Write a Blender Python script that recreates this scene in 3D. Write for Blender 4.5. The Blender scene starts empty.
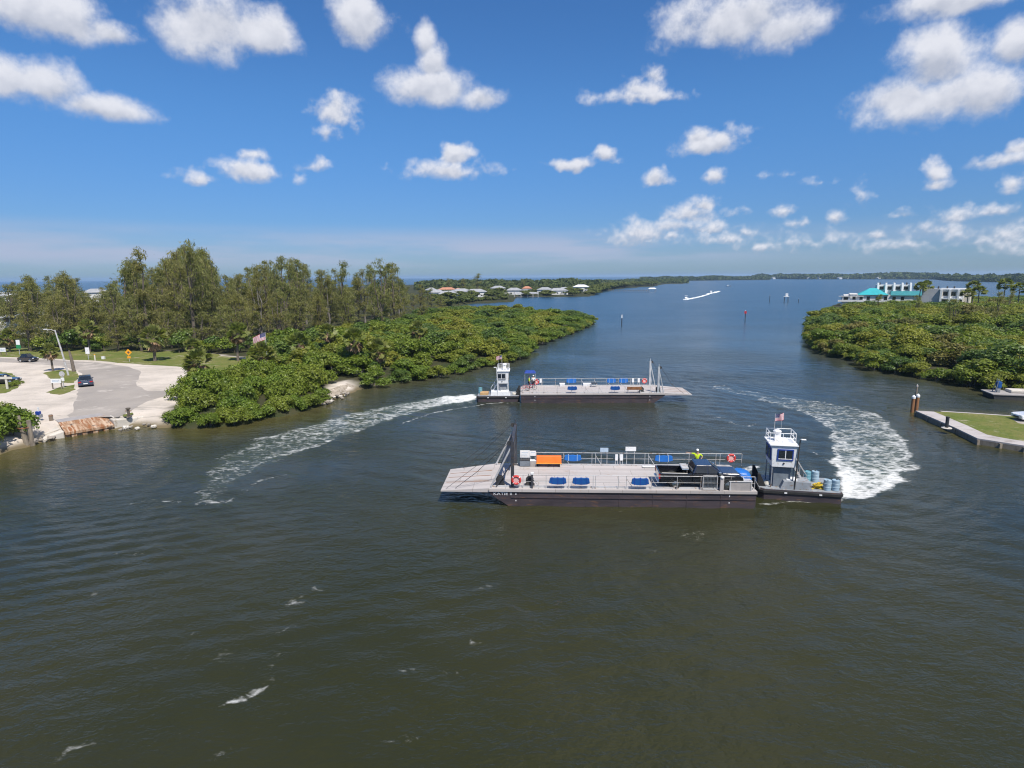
# Two small car ferries crossing a channel, seen from a drone
EXPO = 0.52
SUN_E, SKY_S = 3.8, 0.090
SKY_H, SKY_SAT, SKY_V = 0.505, 1.13, 1.0
SKY_LOW, SKY_HIGH = (0.30, 0.44, 0.73), (0.49, 0.77, 0.97)
BAND_C = (3.6, 4.0, 5.3)
CLOUD_LIT, CLOUD_SHADE = (6.3, 6.4, 6.9), (3.7, 4.0, 4.8)
WATER_A, WATER_B = (0.0245, 0.0265, 0.0095), (0.034, 0.0335, 0.013)
WATER_SHAL, WATER_CHURN = (0.085, 0.072, 0.018), (0.075, 0.10, 0.065)
WATER_ROUGH, WATER_BUMP = 0.06, 0.6
HAZE, HAZE_C = 0.00010, (0.58, 0.78, 1.0)
import bpy, bmesh, math, random
import numpy as np
from mathutils import Vector, Matrix
R = math.radians
PI = math.pi
random.seed(7)
rng = np.random.default_rng(7)
scene = bpy.context.scene
COL = scene.collection

# ------------------------------------------------------------------ camera
F, CX, CY = 592.0, 512.0, 384.0
CAM_H, PITCH, ROLL = 16.4, 10.25, -0.42
RM = Matrix.Rotation(R(90 - PITCH), 4, 'X') @ Matrix.Rotation(R(ROLL), 4, 'Z')
CM = Matrix.Translation((0, 0, CAM_H)) @ RM
cam_data = bpy.data.cameras.new('camera')
cam_data.sensor_width = 36.0
cam_data.lens = 36.0 * F / 1024.0
cam_data.clip_start, cam_data.clip_end = 0.5, 60000
cam = bpy.data.objects.new('camera', cam_data)
COL.objects.link(cam)
cam.matrix_world = CM
scene.camera = cam


def ray(px, py):
    return (RM.to_3x3() @ Vector(((px - CX) / F, -(py - CY) / F, -1))).normalized()


def at(px, py, z=0.0):
    """the ground point (height z) seen at photo position px, py"""
    d = ray(px, py)
    t = (z - CAM_H) / d.z
    return Vector((d.x * t, d.y * t, z))


def at2(px, py, z=0.0):
    p = at(px, py, z)
    return (p.x, p.y)


def atd(px, dist):
    """point at horizontal distance dist in photo column px, near the horizon"""
    d = ray(px, 290)
    k = dist / math.hypot(d.x, d.y)
    return Vector((d.x * k, d.y * k, 0))


# ------------------------------------------------------------------ node helper
class NT:
    def __init__(self, tree):
        self.t = tree
        self.n = tree.nodes
        self.l = tree.links

    def new(self, typ, **kw):
        nd = self.n.new(typ)
        for k, v in kw.items():
            setattr(nd, k, v)
        return nd

    def put(self, sock, v):
        if v is None:
            return
        if isinstance(v, bpy.types.NodeSocket):
            self.l.new(v, sock)
        else:
            if isinstance(v, (tuple, list)) and sock.type == 'RGBA' and len(v) == 3:
                v = (*v, 1)
            sock.default_value = v

    def math(self, op, a, b=None, c=None, clamp=False):
        nd = self.new('ShaderNodeMath', operation=op, use_clamp=clamp)
        self.put(nd.inputs[0], a)
        self.put(nd.inputs[1], b)
        self.put(nd.inputs[2], c)
        return nd.outputs[0]

    def vmath(self, op, a, b=None, scale=None):
        nd = self.new('ShaderNodeVectorMath', operation=op)
        self.put(nd.inputs[0], a)
        if b is not None:
            self.put(nd.inputs[1], b)
        if scale is not None:
            self.put(nd.inputs['Scale'], scale)
        return nd.outputs['Value'] if op in ('LENGTH', 'DOT_PRODUCT', 'DISTANCE') else nd.outputs[0]

    def noise(self, vec, scale, detail=4, rough=0.55, dist=0.0, color=False):
        nd = self.new('ShaderNodeTexNoise')
        if vec is not None:
            self.l.new(vec, nd.inputs['Vector'])
        self.put(nd.inputs['Scale'], scale)
        nd.inputs['Detail'].default_value = detail
        nd.inputs['Roughness'].default_value = rough
        nd.inputs['Distortion'].default_value = dist
        return nd.outputs['Color' if color else 'Fac']

    def mix(self, fac, a, b, blend='MIX'):
        nd = self.new('ShaderNodeMix', data_type='RGBA', blend_type=blend)
        self.put(nd.inputs[0], fac)
        self.put(nd.inputs[6], a)
        self.put(nd.inputs[7], b)
        return nd.outputs[2]

    def rng(self, v, a, b, c=0.0, d=1.0, smooth=True):
        nd = self.new('ShaderNodeMapRange', interpolation_type='SMOOTHSTEP' if smooth else 'LINEAR')
        self.put(nd.inputs[0], v)
        for i, x in enumerate((a, b, c, d)):
            self.put(nd.inputs[i + 1], x)
        return nd.outputs[0]

    def attr(self, name):
        return self.new('ShaderNodeAttribute', attribute_name=name).outputs['Fac']

    def coord(self, which='Object'):
        return self.new('ShaderNodeTexCoord').outputs[which]

    def scalev(self, v, s):
        return self.vmath('MULTIPLY', v, s)


MATS = {}


def new_mat(name):
    m = bpy.data.materials.new(name)
    m.use_nodes = True
    m.node_tree.nodes.clear()
    nt = NT(m.node_tree)
    out = nt.new('ShaderNodeOutputMaterial')
    MATS[name] = m
    return m, nt, out


def pmat(name, c, c2=None, rough=0.6, metal=0.0, scale=1.5, stretch=(1, 1, 1), bump=0.0, bscale=20, spec=0.5, lo=0.35, hi=0.7, c3=None, s3=6, coat=0):
    """procedural paint / metal / wood: two or three colours broken up by noise"""
    m, nt, out = new_mat(name)
    bs = nt.new('ShaderNodeBsdfPrincipled')
    nt.l.new(bs.outputs[0], out.inputs[0])
    co = nt.scalev(nt.coord(), stretch)
    c2 = c2 or tuple(x * 0.8 for x in c)
    n = nt.noise(co, scale, 5, 0.6)
    col = nt.mix(nt.rng(n, lo, hi), c, c2)
    if c3:
        n3 = nt.noise(co, s3, 6, 0.65)
        col = nt.mix(nt.rng(n3, 0.55, 0.66), col, c3)
    nt.l.new(col, bs.inputs['Base Color'])
    rr = nt.rng(nt.noise(co, scale * 3, 3), 0.3, 0.7, max(0.02, rough - 0.08), min(1, rough + 0.08))
    nt.l.new(rr, bs.inputs['Roughness'])
    bs.inputs['Metallic'].default_value = metal
    bs.inputs['Specular IOR Level'].default_value = spec
    bs.inputs['Coat Weight'].default_value = coat
    if bump:
        b = nt.new('ShaderNodeBump')
        b.inputs['Strength'].default_value = bump
        b.inputs['Distance'].default_value = 0.03
        nt.l.new(nt.noise(co, bscale, 4), b.inputs['Height'])
        nt.l.new(b.outputs[0], bs.inputs['Normal'])
    return m


def leaf_mat(name, ca, cb, cc, trans=0.3, spec=0.3, rough=0.5):
    """foliage: leaf to leaf, clump to clump and tree to tree variation"""
    m, nt, out = new_mat(name)
    oi = nt.new('ShaderNodeObjectInfo')
    geo = nt.new('ShaderNodeNewGeometry')
    n = nt.noise(nt.vmath('ADD', nt.coord(), nt.vmath('SCALE', oi.outputs['Location'], scale=1.0)), 0.55, 3)
    col = nt.mix(nt.rng(n, 0.35, 0.68), ca, cb)
    col = nt.mix(nt.rng(oi.outputs['Random'], 0.0, 1.0, 0.0, 0.75, False), col, cc)
    br = nt.rng(geo.outputs['Random Per Island'], 0, 1, 0.6, 1.4, False)
    col = nt.vmath('SCALE', col, scale=br)
    d = nt.new('ShaderNodeBsdfPrincipled')
    nt.l.new(col, d.inputs['Base Color'])
    d.inputs['Roughness'].default_value = rough
    d.inputs['Specular IOR Level'].default_value = spec
    t = nt.new('ShaderNodeBsdfTranslucent')
    nt.l.new(nt.vmath('MULTIPLY', col, (1.3, 1.45, 0.6)), t.inputs['Color'])
    mx = nt.new('ShaderNodeMixShader')
    mx.inputs[0].default_value = trans
    nt.l.new(d.outputs[0], mx.inputs[1])
    nt.l.new(t.outputs[0], mx.inputs[2])
    nt.l.new(mx.outputs[0], out.inputs[0])
    return m


# ------------------------------------------------------------------ objects
def tag(o, label=None, cat=None, group=None, kind=None):
    if label:
        o['label'] = label
    if cat:
        o['category'] = cat
    if group:
        o['group'] = group
    if kind:
        o['kind'] = kind
    return o


def thing(name, label, cat, loc=(0, 0, 0), rz=0.0, group=None):
    o = bpy.data.objects.new(name, None)
    o.empty_display_size = 0.3
    COL.objects.link(o)
    o.location = loc
    o.rotation_euler = (0, 0, rz)
    return tag(o, label, cat, group)


def children(o):
    return [c for c in COL.objects if c.parent == o]


KIDS = {}


def link(o, parent=None):
    COL.objects.link(o)
    if parent is not None:
        o.parent = parent
        KIDS.setdefault(parent.name, []).append(o)
    return o


def copy_tree(o, parent=None):
    c = o.copy()
    link(c, parent)
    for ch in KIDS.get(o.name, []):
        copy_tree(ch, c)
    return c


def np_mesh(name, verts, quads, mat=None, smooth=False):
    """fast mesh from numpy arrays of vertices and quads (or triangles)"""
    me = bpy.data.meshes.new(name)
    verts = np.asarray(verts, dtype=np.float32)
    quads = np.asarray(quads, dtype=np.int32)
    nf, k = quads.shape
    me.vertices.add(len(verts))
    me.vertices.foreach_set('co', verts.ravel())
    me.loops.add(nf * k)
    me.loops.foreach_set('vertex_index', quads.ravel())
    me.polygons.add(nf)
    me.polygons.foreach_set('loop_start', np.arange(0, nf * k, k, dtype=np.int32))
    me.polygons.foreach_set('loop_total', np.full(nf, k, dtype=np.int32))
    if smooth:
        me.polygons.foreach_set('use_smooth', np.ones(nf, dtype=bool))
    me.update(calc_edges=True)
    if mat:
        me.materials.append(mat)
    return me


class MB:
    """collects simple solids into one mesh"""
    def __init__(self):
        self.v, self.f = [], []

    def add(self, vs, fs):
        o = len(self.v)
        self.v += [tuple(p) for p in vs]
        self.f += [tuple(i + o for i in f) for f in fs]
        return self

    def hexa(self, p):
        return self.add(p, [(0, 3, 2, 1), (4, 5, 6, 7), (0, 1, 5, 4), (1, 2, 6, 5), (2, 3, 7, 6), (3, 0, 4, 7)])

    def box(self, x0, x1, y0, y1, z0, z1):
        return self.hexa([(x0, y0, z0), (x1, y0, z0), (x1, y1, z0), (x0, y1, z0), (x0, y0, z1), (x1, y0, z1), (x1, y1, z1), (x0, y1, z1)])

    def frust(self, b, z0, t, z1):
        return self.hexa([(b[0], b[2], z0), (b[1], b[2], z0), (b[1], b[3], z0), (b[0], b[3], z0), (t[0], t[2], z1), (t[1], t[2], z1), (t[1], t[3], z1), (t[0], t[3], z1)])

    def tube(self, p, q, r, r2=None, n=8):
        p, q = Vector(p), Vector(q)
        r2 = r if r2 is None else r2
        d = (q - p).normalized()
        u = d.orthogonal().normalized()
        w = d.cross(u)
        vs, fs = [], []
        for c, rr in ((p, r), (q, r2)):
            for i in range(n):
                a = 2 * PI * i / n
                vs.append(c + (u * math.cos(a) + w * math.sin(a)) * rr)
        for i in range(n):
            j = (i + 1) % n
            fs.append((i, j, n + j, n + i))
        fs += [tuple(range(n))[::-1], tuple(range(n, 2 * n))]
        return self.add(vs, fs)

    def path(self, pts, r, n=6):
        for a, b in zip(pts[:-1], pts[1:]):
            self.tube(a, b, r, None, n)
        return self

    def lathe(self, prof, n=16, c=(0, 0, 0), axis='z'):
        """prof: list of (radius, height)"""
        vs, fs = [], []
        for r, h in prof:
            for i in range(n):
                a = 2 * PI * i / n
                x, y = r * math.cos(a), r * math.sin(a)
                p = (x, y, h) if axis == 'z' else (x, h, y) if axis == 'y' else (h, x, y)
                vs.append((p[0] + c[0], p[1] + c[1], p[2] + c[2]))
        for k in range(len(prof) - 1):
            for i in range(n):
                j = (i + 1) % n
                fs.append((k * n + i, k * n + j, (k + 1) * n + j, (k + 1) * n + i))
        fs += [tuple(range(n))[::-1], tuple(range((len(prof) - 1) * n, len(prof) * n))]
        return self.add(vs, fs)

    def torus(self, c, ra, rb, n=20, m=8, axis='y', a0=0, a1=2 * PI):
        full = abs(a1 - a0 - 2 * PI) < 1e-4
        vs, fs = [], []
        cnt = n if full else n + 1
        for i in range(cnt):
            a = a0 + (a1 - a0) * i / n
            for j in range(m):
                b = 2 * PI * j / m
                rr = ra + rb * math.cos(b)
                p = (rr * math.cos(a), rb * math.sin(b), rr * math.sin(a)) if axis == 'y' else (rr * math.cos(a), rr * math.sin(a), rb * math.sin(b))
                vs.append((p[0] + c[0], p[1] + c[1], p[2] + c[2]))
        for i in range(n):
            i2 = (i + 1) % cnt
            for j in range(m):
                j2 = (j + 1) % m
                fs.append((i * m + j, i2 * m + j, i2 * m + j2, i * m + j2))
        if not full:
            fs += [tuple(range(m)), tuple(range(n * m, n * m + m))[::-1]]
        return self.add(vs, fs)

    def prism(self, poly, y0, y1):
        """poly in x,z; extruded along y"""
        n = len(poly)
        vs = [(x, y0, z) for x, z in poly] + [(x, y1, z) for x, z in poly]
        fs = [tuple(range(n)), tuple(range(n, 2 * n))[::-1]] + [(i, i + n, (i + 1) % n + n, (i + 1) % n) for i in range(n)]
        return self.add(vs, fs)

    def slab(self, poly, z0, z1):
        """poly in x,y; extruded along z"""
        n = len(poly)
        vs = [(x, y, z0) for x, y in poly] + [(x, y, z1) for x, y in poly]
        fs = [tuple(range(n))[::-1], tuple(range(n, 2 * n))] + [(i, (i + 1) % n, (i + 1) % n + n, i + n) for i in range(n)]
        return self.add(vs, fs)

    def mesh(self, name, mat, bevel=0.0, smooth=False):
        bm = bmesh.new()
        vs = [bm.verts.new(p) for p in self.v]
        for f in self.f:
            try:
                bm.faces.new([vs[i] for i in f])
            except ValueError:
                pass
        bmesh.ops.recalc_face_normals(bm, faces=bm.faces)
        if bevel:
            es = [e for e in bm.edges if len(e.link_faces) == 2 and e.calc_face_angle(0) > 0.35]
            bmesh.ops.bevel(bm, geom=es, offset=bevel, segments=2, profile=0.5, affect='EDGES', clamp_overlap=True)
        me = bpy.data.meshes.new(name)
        bm.to_mesh(me)
        bm.free()
        if smooth:
            for p in me.polygons:
                p.use_smooth = True
        me.materials.append(mat)
        return me

    def build(self, name, mat, parent=None, bevel=0.0, smooth=False, loc=None, rz=0.0):
        o = bpy.data.objects.new(name, self.mesh(name, mat, bevel, smooth))
        link(o, parent)
        if loc is not None:
            o.location = loc
            o.rotation_euler = (0, 0, rz)
        return o


def text_obj(s, size, mat, parent, loc, rot, name='lettering', ext=0.004, label=None, sx=1.0):
    cu = bpy.data.curves.new(name, 'FONT')
    cu.body = s
    cu.size = size
    cu.extrude = ext
    cu.align_x, cu.align_y = 'CENTER', 'CENTER'
    cu.resolution_u = 3
    tmp = bpy.data.objects.new('tmp', cu)
    COL.objects.link(tmp)
    bpy.context.view_layer.update()
    dg = bpy.context.evaluated_depsgraph_get()
    me = bpy.data.meshes.new_from_object(tmp.evaluated_get(dg))
    bpy.data.objects.remove(tmp)
    me.materials.clear()
    me.materials.append(mat)
    o = bpy.data.objects.new(name, me)
    link(o, parent)
    o.location = loc
    o.rotation_euler = rot
    o.scale = (sx, 1, 1)
    return o


# ------------------------------------------------------------------ geometry of outlines
def seg_dist(P, poly, closed=True):
    P = np.asarray(P, float)
    A = np.asarray(poly, float)
    B = np.roll(A, -1, axis=0)
    if not closed:
        A, B = A[:-1], B[:-1]
    best = np.full(len(P), 1e9)
    for a, b in zip(A, B):
        ab = b - a
        t = np.clip(((P - a) @ ab) / max(1e-9, ab @ ab), 0, 1)
        d = np.hypot(*(P - (a + t[:, None] * ab)).T)
        best = np.minimum(best, d)
    return best


def inside(P, poly):
    P = np.asarray(P, float)
    A = np.asarray(poly, float)
    B = np.roll(A, -1, axis=0)
    c = np.zeros(len(P), bool)
    x, y = P[:, 0], P[:, 1]
    for (x1, y1), (x2, y2) in zip(A, B):
        if y1 == y2:
            continue
        m = ((y1 > y) != (y2 > y)) & (x < (x2 - x1) * (y - y1) / (y2 - y1) + x1)
        c ^= m
    return c


def sdist(P, poly):
    d = seg_dist(P, poly)
    return np.where(inside(P, poly), d, -d)


def sstep(x, a, b):
    t = np.clip((x - a) / (b - a), 0, 1)
    return t * t * (3 - 2 * t)


def rough_line(poly, step, amp, seed=1, closed=True):
    """resample an outline and give it natural irregularity"""
    r = np.random.default_rng(seed)
    pts = []
    n = len(poly)
    for i in range(n if closed else n - 1):
        a, b = np.array(poly[i]), np.array(poly[(i + 1) % n])
        k = max(1, int(np.hypot(*(b - a)) / step))
        for j in range(k):
            pts.append(a + (b - a) * j / k + r.normal(0, amp, 2) * (1 if j else 0.4))
    if not closed:
        pts.append(np.array(poly[-1]))
    return [tuple(p) for p in pts]


def sheet(name, poly, z, mat, parent=None):
    """a flat polygon laid on the ground"""
    bm = bmesh.new()
    vs = [bm.verts.new((x, y, z)) for x, y in poly]
    es = [bm.edges.new((vs[i], vs[(i + 1) % len(vs)])) for i in range(len(vs))]
    bmesh.ops.triangle_fill(bm, edges=es, use_beauty=True)
    bmesh.ops.recalc_face_normals(bm, faces=bm.faces)
    for f in bm.faces:
        if f.normal.z < 0:
            f.normal_flip()
    me = bpy.data.meshes.new(name)
    bm.to_mesh(me)
    bm.free()
    me.materials.append(mat)
    return link(bpy.data.objects.new(name, me), parent)


def axis_grid(lo, hi, step, far_lo, far_hi, g=1.22):
    a = list(np.arange(lo, hi + 1e-6, step))
    s, x = step, a[-1]
    up = []
    while x < far_hi:
        s *= g
        x += s
        up.append(x)
    s, x = step, a[0]
    dn = []
    while x > far_lo:
        s *= g
        x -= s
        dn.append(x)
    return np.array(dn[::-1] + a + up)


def grid_mesh(xs, ys, zf):
    X, Y = np.meshgrid(xs, ys)
    nx, ny = len(xs), len(ys)
    idx = np.arange(nx * ny).reshape(ny, nx)
    q = np.stack([idx[:-1, :-1], idx[:-1, 1:], idx[1:, 1:], idx[1:, :-1]], -1).reshape(-1, 4)
    P = np.stack([X.ravel(), Y.ravel()], 1)
    return P, q
# ------------------------------------------------------------------ render settings
scene.view_settings.view_transform = 'Standard'
scene.view_settings.look = 'None'
scene.view_settings.gamma = 1.0
scene.view_settings.exposure = EXPO
scene.cycles.use_denoising = True
scene.cycles.filter_width = 1.15
scene.cycles.max_bounces = 6
scene.cycles.diffuse_bounces = 4
scene.cycles.glossy_bounces = 3
scene.cycles.transmission_bounces = 3
scene.cycles.transparent_max_bounces = 6
scene.cycles.volume_bounces = 1
scene.cycles.sample_clamp_indirect = 6.0
scene.cycles.sample_clamp_direct = 30.0
scene.cycles.caustics_reflective = False
scene.cycles.caustics_refractive = False

# ------------------------------------------------------------------ sun and sky
SUN_EL, SUN_AZ = 57.0, 152.0          # high late-morning sun, over the right shoulder
sd = bpy.data.lights.new('sun', 'SUN')
sd.energy = SUN_E
sd.angle = R(0.6)
sd.color = (1.0, 0.945, 0.86)
so = link(bpy.data.objects.new('sun', sd))
sdir = Vector((math.sin(R(SUN_AZ)) * math.cos(R(SUN_EL)), math.cos(R(SUN_AZ)) * math.cos(R(SUN_EL)), math.sin(R(SUN_EL))))
so.rotation_euler = sdir.to_track_quat('Z', 'Y').to_euler()
so.location = (0, 0, 60)

world = bpy.data.worlds.new('World')
scene.world = world
world.use_nodes = True
wn = NT(world.node_tree)
wn.n.clear()
world.cycles.sampling_method = 'MANUAL'
world.cycles.sample_map_resolution = 256
wout = wn.new('ShaderNodeOutputWorld')
bg = wn.new('ShaderNodeBackground')
bg.inputs['Strength'].default_value = SKY_S
wn.l.new(bg.outputs[0], wout.inputs[0])
sky = wn.new('ShaderNodeTexSky', sky_type='NISHITA', sun_disc=False)
sky.sun_elevation, sky.sun_rotation = R(SUN_EL), R(SUN_AZ)
sky.altitude, sky.air_density, sky.dust_density, sky.ozone_density = 0, 1.0, 0.25, 3.0
gdir = wn.coord('Generated')
sep = wn.new('ShaderNodeSeparateXYZ')
wn.l.new(gdir, sep.inputs[0])
elev = wn.math('ARCSINE', sep.outputs[2])
azim = wn.math('ARCTAN2', sep.outputs[0], sep.outputs[1])
# the deep polarised blue of the day
hs = wn.new('ShaderNodeHueSaturation')
hs.inputs['Hue'].default_value, hs.inputs['Saturation'].default_value, hs.inputs['Value'].default_value = SKY_H, SKY_SAT, SKY_V
wn.l.new(sky.outputs[0], hs.inputs['Color'])
skycol = wn.mix(wn.rng(elev, 0.0, 0.29), wn.vmath('MULTIPLY', hs.outputs[0], SKY_LOW), wn.vmath('MULTIPLY', hs.outputs[0], SKY_HIGH))


def azel(px, py):
    d = ray(px, py)
    return math.atan2(d.x, d.y), math.asin(d.z)


BIG = [(40, 15, 88, 40), (110, 35, 40, 22), (205, 25, 75, 45), (255, 30, 55, 36), (40, 85, 52, 34), (95, 106, 60, 17, .9), (10, 80, 40, 34),
       (365, 20, 38, 36), (434, 88, 50, 28), (424, 40, 12, 26, .75), (434, 64, 18, 24, .9), (482, 98, 32, 16, .9), (735, 22, 88, 40), (780, 28, 52, 30),
       (935, 100, 92, 36), (935, 72, 55, 40), (985, 98, 55, 36), (900, 98, 55, 30), (1018, 48, 26, 30), (955, -2, 85, 26)]
MED = [(334, 110, 28, 22), (330, 132, 14, 12, .7), (252, 174, 42, 15), (200, 177, 26, 7, .6), (252, 155, 18, 10, .7), (305, 165, 20, 6, .5),
       (452, 171, 46, 15), (457, 156, 20, 14), (640, 88, 26, 20, .9), (640, 96, 52, 10, .7), (648, 75, 16, 12, .8), (568, 164, 28, 9),
       (608, 155, 11, 10, .9), (712, 144, 42, 14), (700, 138, 20, 12), (655, 181, 16, 10), (714, 176, 17, 12), (938, 172, 14, 18, .9), (936, 185, 16, 10, .9),
       (1000, 160, 42, 12, .9), (1015, 148, 20, 12), (690, 214, 34, 14), (705, 206, 18, 10), (640, 232, 34, 15, .6), (680, 226, 45, 10, .6), (1012, 184, 18, 14)]
SML = [(783, 211, 12, 8), (797, 223, 13, 7), (835, 218, 11, 8), (862, 197, 11, 12, .6), (903, 215, 16, 6, .9), (875, 236, 14, 6), (735, 212, 15, 7, .7),
       (955, 217, 30, 13), (940, 228, 50, 10, .8), (1000, 211, 32, 11), (985, 236, 75, 17, .55), (720, 238, 60, 9, .6), (745, 233, 16, 8, .8), (800, 242, 70, 10, .45),
       (650, 240, 24, 7, .7), (672, 236, 10, 6, .8), (760, 246, 14, 6, .8), (900, 246, 60, 9, .5), (1015, 232, 30, 14, .7), (775, 174, 18, 4, .4), (820, 184, 10, 5, .35),
       (585, 235, 10, 4, .5), (1000, 250, 40, 10, .5)]
# thin milky band low over the sea, with streaks
st = wn.noise(wn.scalev(gdir, (1.0, 1.0, 9.0)), 3.2, 4, 0.55)
band = wn.math('MULTIPLY', wn.rng(elev, 0.005, 0.035), wn.rng(elev, 0.045, 0.088, 1.0, 0.0))
band = wn.math('MULTIPLY', band, wn.rng(st, 0.36, 0.62, 0.2, 1.0))
band = wn.math('MULTIPLY', band, wn.rng(azim, 0.05, 0.5, 1.0, 0.35))
base_col = wn.mix(wn.math('MULTIPLY', band, 0.80), skycol, BAND_C)
# scattered cumulus over the rest of the sky, outside the part listed above
nf = wn.noise(wn.scalev(gdir, (1, 1, 1.6)), 3.4, 5, 0.58)
outf = wn.math('MAXIMUM', wn.rng(elev, 0.47, 0.62), wn.rng(wn.math('ABSOLUTE', azim), 0.78, 0.95))
outf = wn.math('MULTIPLY', outf, wn.rng(elev, 0.03, 0.12))
cov = wn.rng(azim, -0.4, 0.5, 0.60, 0.48)
aa = wn.math('MULTIPLY', wn.rng(wn.math('SUBTRACT', nf, cov), 0.0, 0.10), outf)
out_col = wn.mix(wn.math('MULTIPLY', aa, 0.9), base_col, wn.mix(wn.rng(nf, 0.52, 0.72), CLOUD_LIT, CLOUD_SHADE))
wn.l.new(out_col, bg.inputs['Color'])


# ------------------------------------------------------------------ fair weather cumulus: a patch of sky dome far beyond the haze
def vnoise(x, y, seed):
    """smooth lattice noise"""
    r = np.random.default_rng(seed)
    T = r.uniform(0, 1, (256, 256))
    xi, yi = np.floor(x).astype(int), np.floor(y).astype(int)
    fx, fy = x - xi, y - yi
    fx, fy = fx * fx * fx * (fx * (fx * 6 - 15) + 10), fy * fy * fy * (fy * (fy * 6 - 15) + 10)
    g = lambda i, j: T[(xi + i) % 256, (yi + j) % 256]
    return (g(0, 0) * (1 - fx) + g(1, 0) * fx) * (1 - fy) + (g(0, 1) * (1 - fx) + g(1, 1) * fx) * fy


def fbm(x, y, seed, octaves=5, gain=0.52):
    o, amp, tot = 0, 1.0, 0
    for k in range(octaves):
        c_, s_ = math.cos(0.6 * k), math.sin(0.6 * k)
        o = o + amp * vnoise((x * c_ - y * s_) * 2 ** k + 17.3 * k, (x * s_ + y * c_) * 2 ** k + 9.1 * k, seed + k)
        tot += amp
        amp *= gain
    return o / tot


az = np.arange(-0.90, 0.90, 0.0019)
el = np.arange(0.004, 0.60, 0.0019)
AZ, EL = [q.ravel() for q in np.meshgrid(az, el)]
DENS = np.full(AZ.shape, -9.0)
LIGHT = np.zeros(AZ.shape)
for clouds, ws, wa, ns, namt, edge, sd_ in ((SML, 55, 0.005, 62, 1.05, 1.45, 300), (MED, 30, 0.010, 34, 1.05, 1.0, 200), (BIG, 14, 0.012, 17, 1.0, 0.78, 100)):
    U = AZ + (fbm(AZ * ws, EL * ws, sd_, 4) - 0.5) * 2 * wa
    V = EL + (fbm(AZ * ws, EL * ws, sd_ + 20, 4) - 0.5) * 1.6 * wa
    N1 = fbm(AZ * ns, EL * ns * 1.2, sd_ + 40, 5, 0.55) - 0.5
    N2 = fbm(AZ * ns, (EL + 0.35 / ns) * ns * 1.2, sd_ + 40, 5, 0.55) - 0.5
    best, vert = np.full(AZ.shape, -9.0), np.zeros(AZ.shape)
    for cl in clouds:
        px, py, rx, ry = cl[:4]
        wgt = cl[4] if len(cl) > 4 else 1.0
        a0, e0 = azel(px, py)
        a1, _ = azel(px + rx, py)
        _, e1 = azel(px, py - ry)
        qx, qy = (U - a0) / (a1 - a0), (V - e0) / (e1 - e0)
        qy = np.where(qy < 0, qy * 1.35, qy)          # flatter bases
        val = wgt * (1 - np.hypot(qx, qy))
        f = sstep(val - best, -0.25, 0.25)
        vert = vert * (1 - f) + qy * f
        best = np.maximum(best, val)
    dens = (best + 0.17 + N1 * namt * (1.5 if ns > 20 else 1.15)) / edge
    light = sstep(0.80 * vert + (N1 - N2) * 1.5 + N1 * 0.5 - 0.16 * np.clip(dens, 0, 2), -1.0, 0.42)
    up = dens > DENS
    LIGHT = np.where(up, light, LIGHT)
    DENS = np.maximum(DENS, dens)
RD = 32000.0
dv = np.column_stack([np.sin(AZ) * np.cos(EL), np.cos(AZ) * np.cos(EL), np.sin(EL)]) * RD
nx_, ny_ = len(az), len(el)
ix = np.arange(nx_ * ny_).reshape(ny_, nx_)
dq = np.stack([ix[:-1, :-1], ix[1:, :-1], ix[1:, 1:], ix[:-1, 1:]], -1).reshape(-1, 4)
keepq = (DENS[dq] > -0.6).any(1)
usedv = np.unique(dq[keepq])
rem = np.full(len(dv), -1)
rem[usedv] = np.arange(len(usedv))
dme = np_mesh('sky', dv[usedv], rem[dq[keepq]], None, True)
for nm, arr in (('dens', DENS), ('light', LIGHT)):
    at_ = dme.attributes.new(nm, 'FLOAT', 'POINT')
    at_.data.foreach_set('value', np.clip(arr[usedv], -3, 3).astype(np.float32))
m, nt, out = new_mat('cumulus')
co = nt.scalev(nt.coord(), (1 / RD, 1 / RD, 1 / RD))
fine = nt.math('SUBTRACT', nt.noise(co, 170, 4, 0.65), 0.5)
al = nt.rng(nt.math('MULTIPLY_ADD', fine, 0.42, nt.attr('dens')), 0.0, 1.0)
em = nt.new('ShaderNodeEmission')
nt.l.new(nt.mix(nt.math('MULTIPLY_ADD', fine, 0.25, nt.attr('light'), clamp=True), CLOUD_SHADE, CLOUD_LIT), em.inputs['Color'])
em.inputs['Strength'].default_value = SKY_S
tr_ = nt.new('ShaderNodeBsdfTransparent')
ms = nt.new('ShaderNodeMixShader')
nt.l.new(nt.math('MULTIPLY', al, 0.96), ms.inputs[0])
nt.l.new(tr_.outputs[0], ms.inputs[1])
nt.l.new(em.outputs[0], ms.inputs[2])
nt.l.new(ms.outputs[0], out.inputs[0])
m.cycles.emission_sampling = 'NONE'
dme.materials.append(m)
tag(link(bpy.data.objects.new('sky', dme)), kind='structure')

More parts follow.
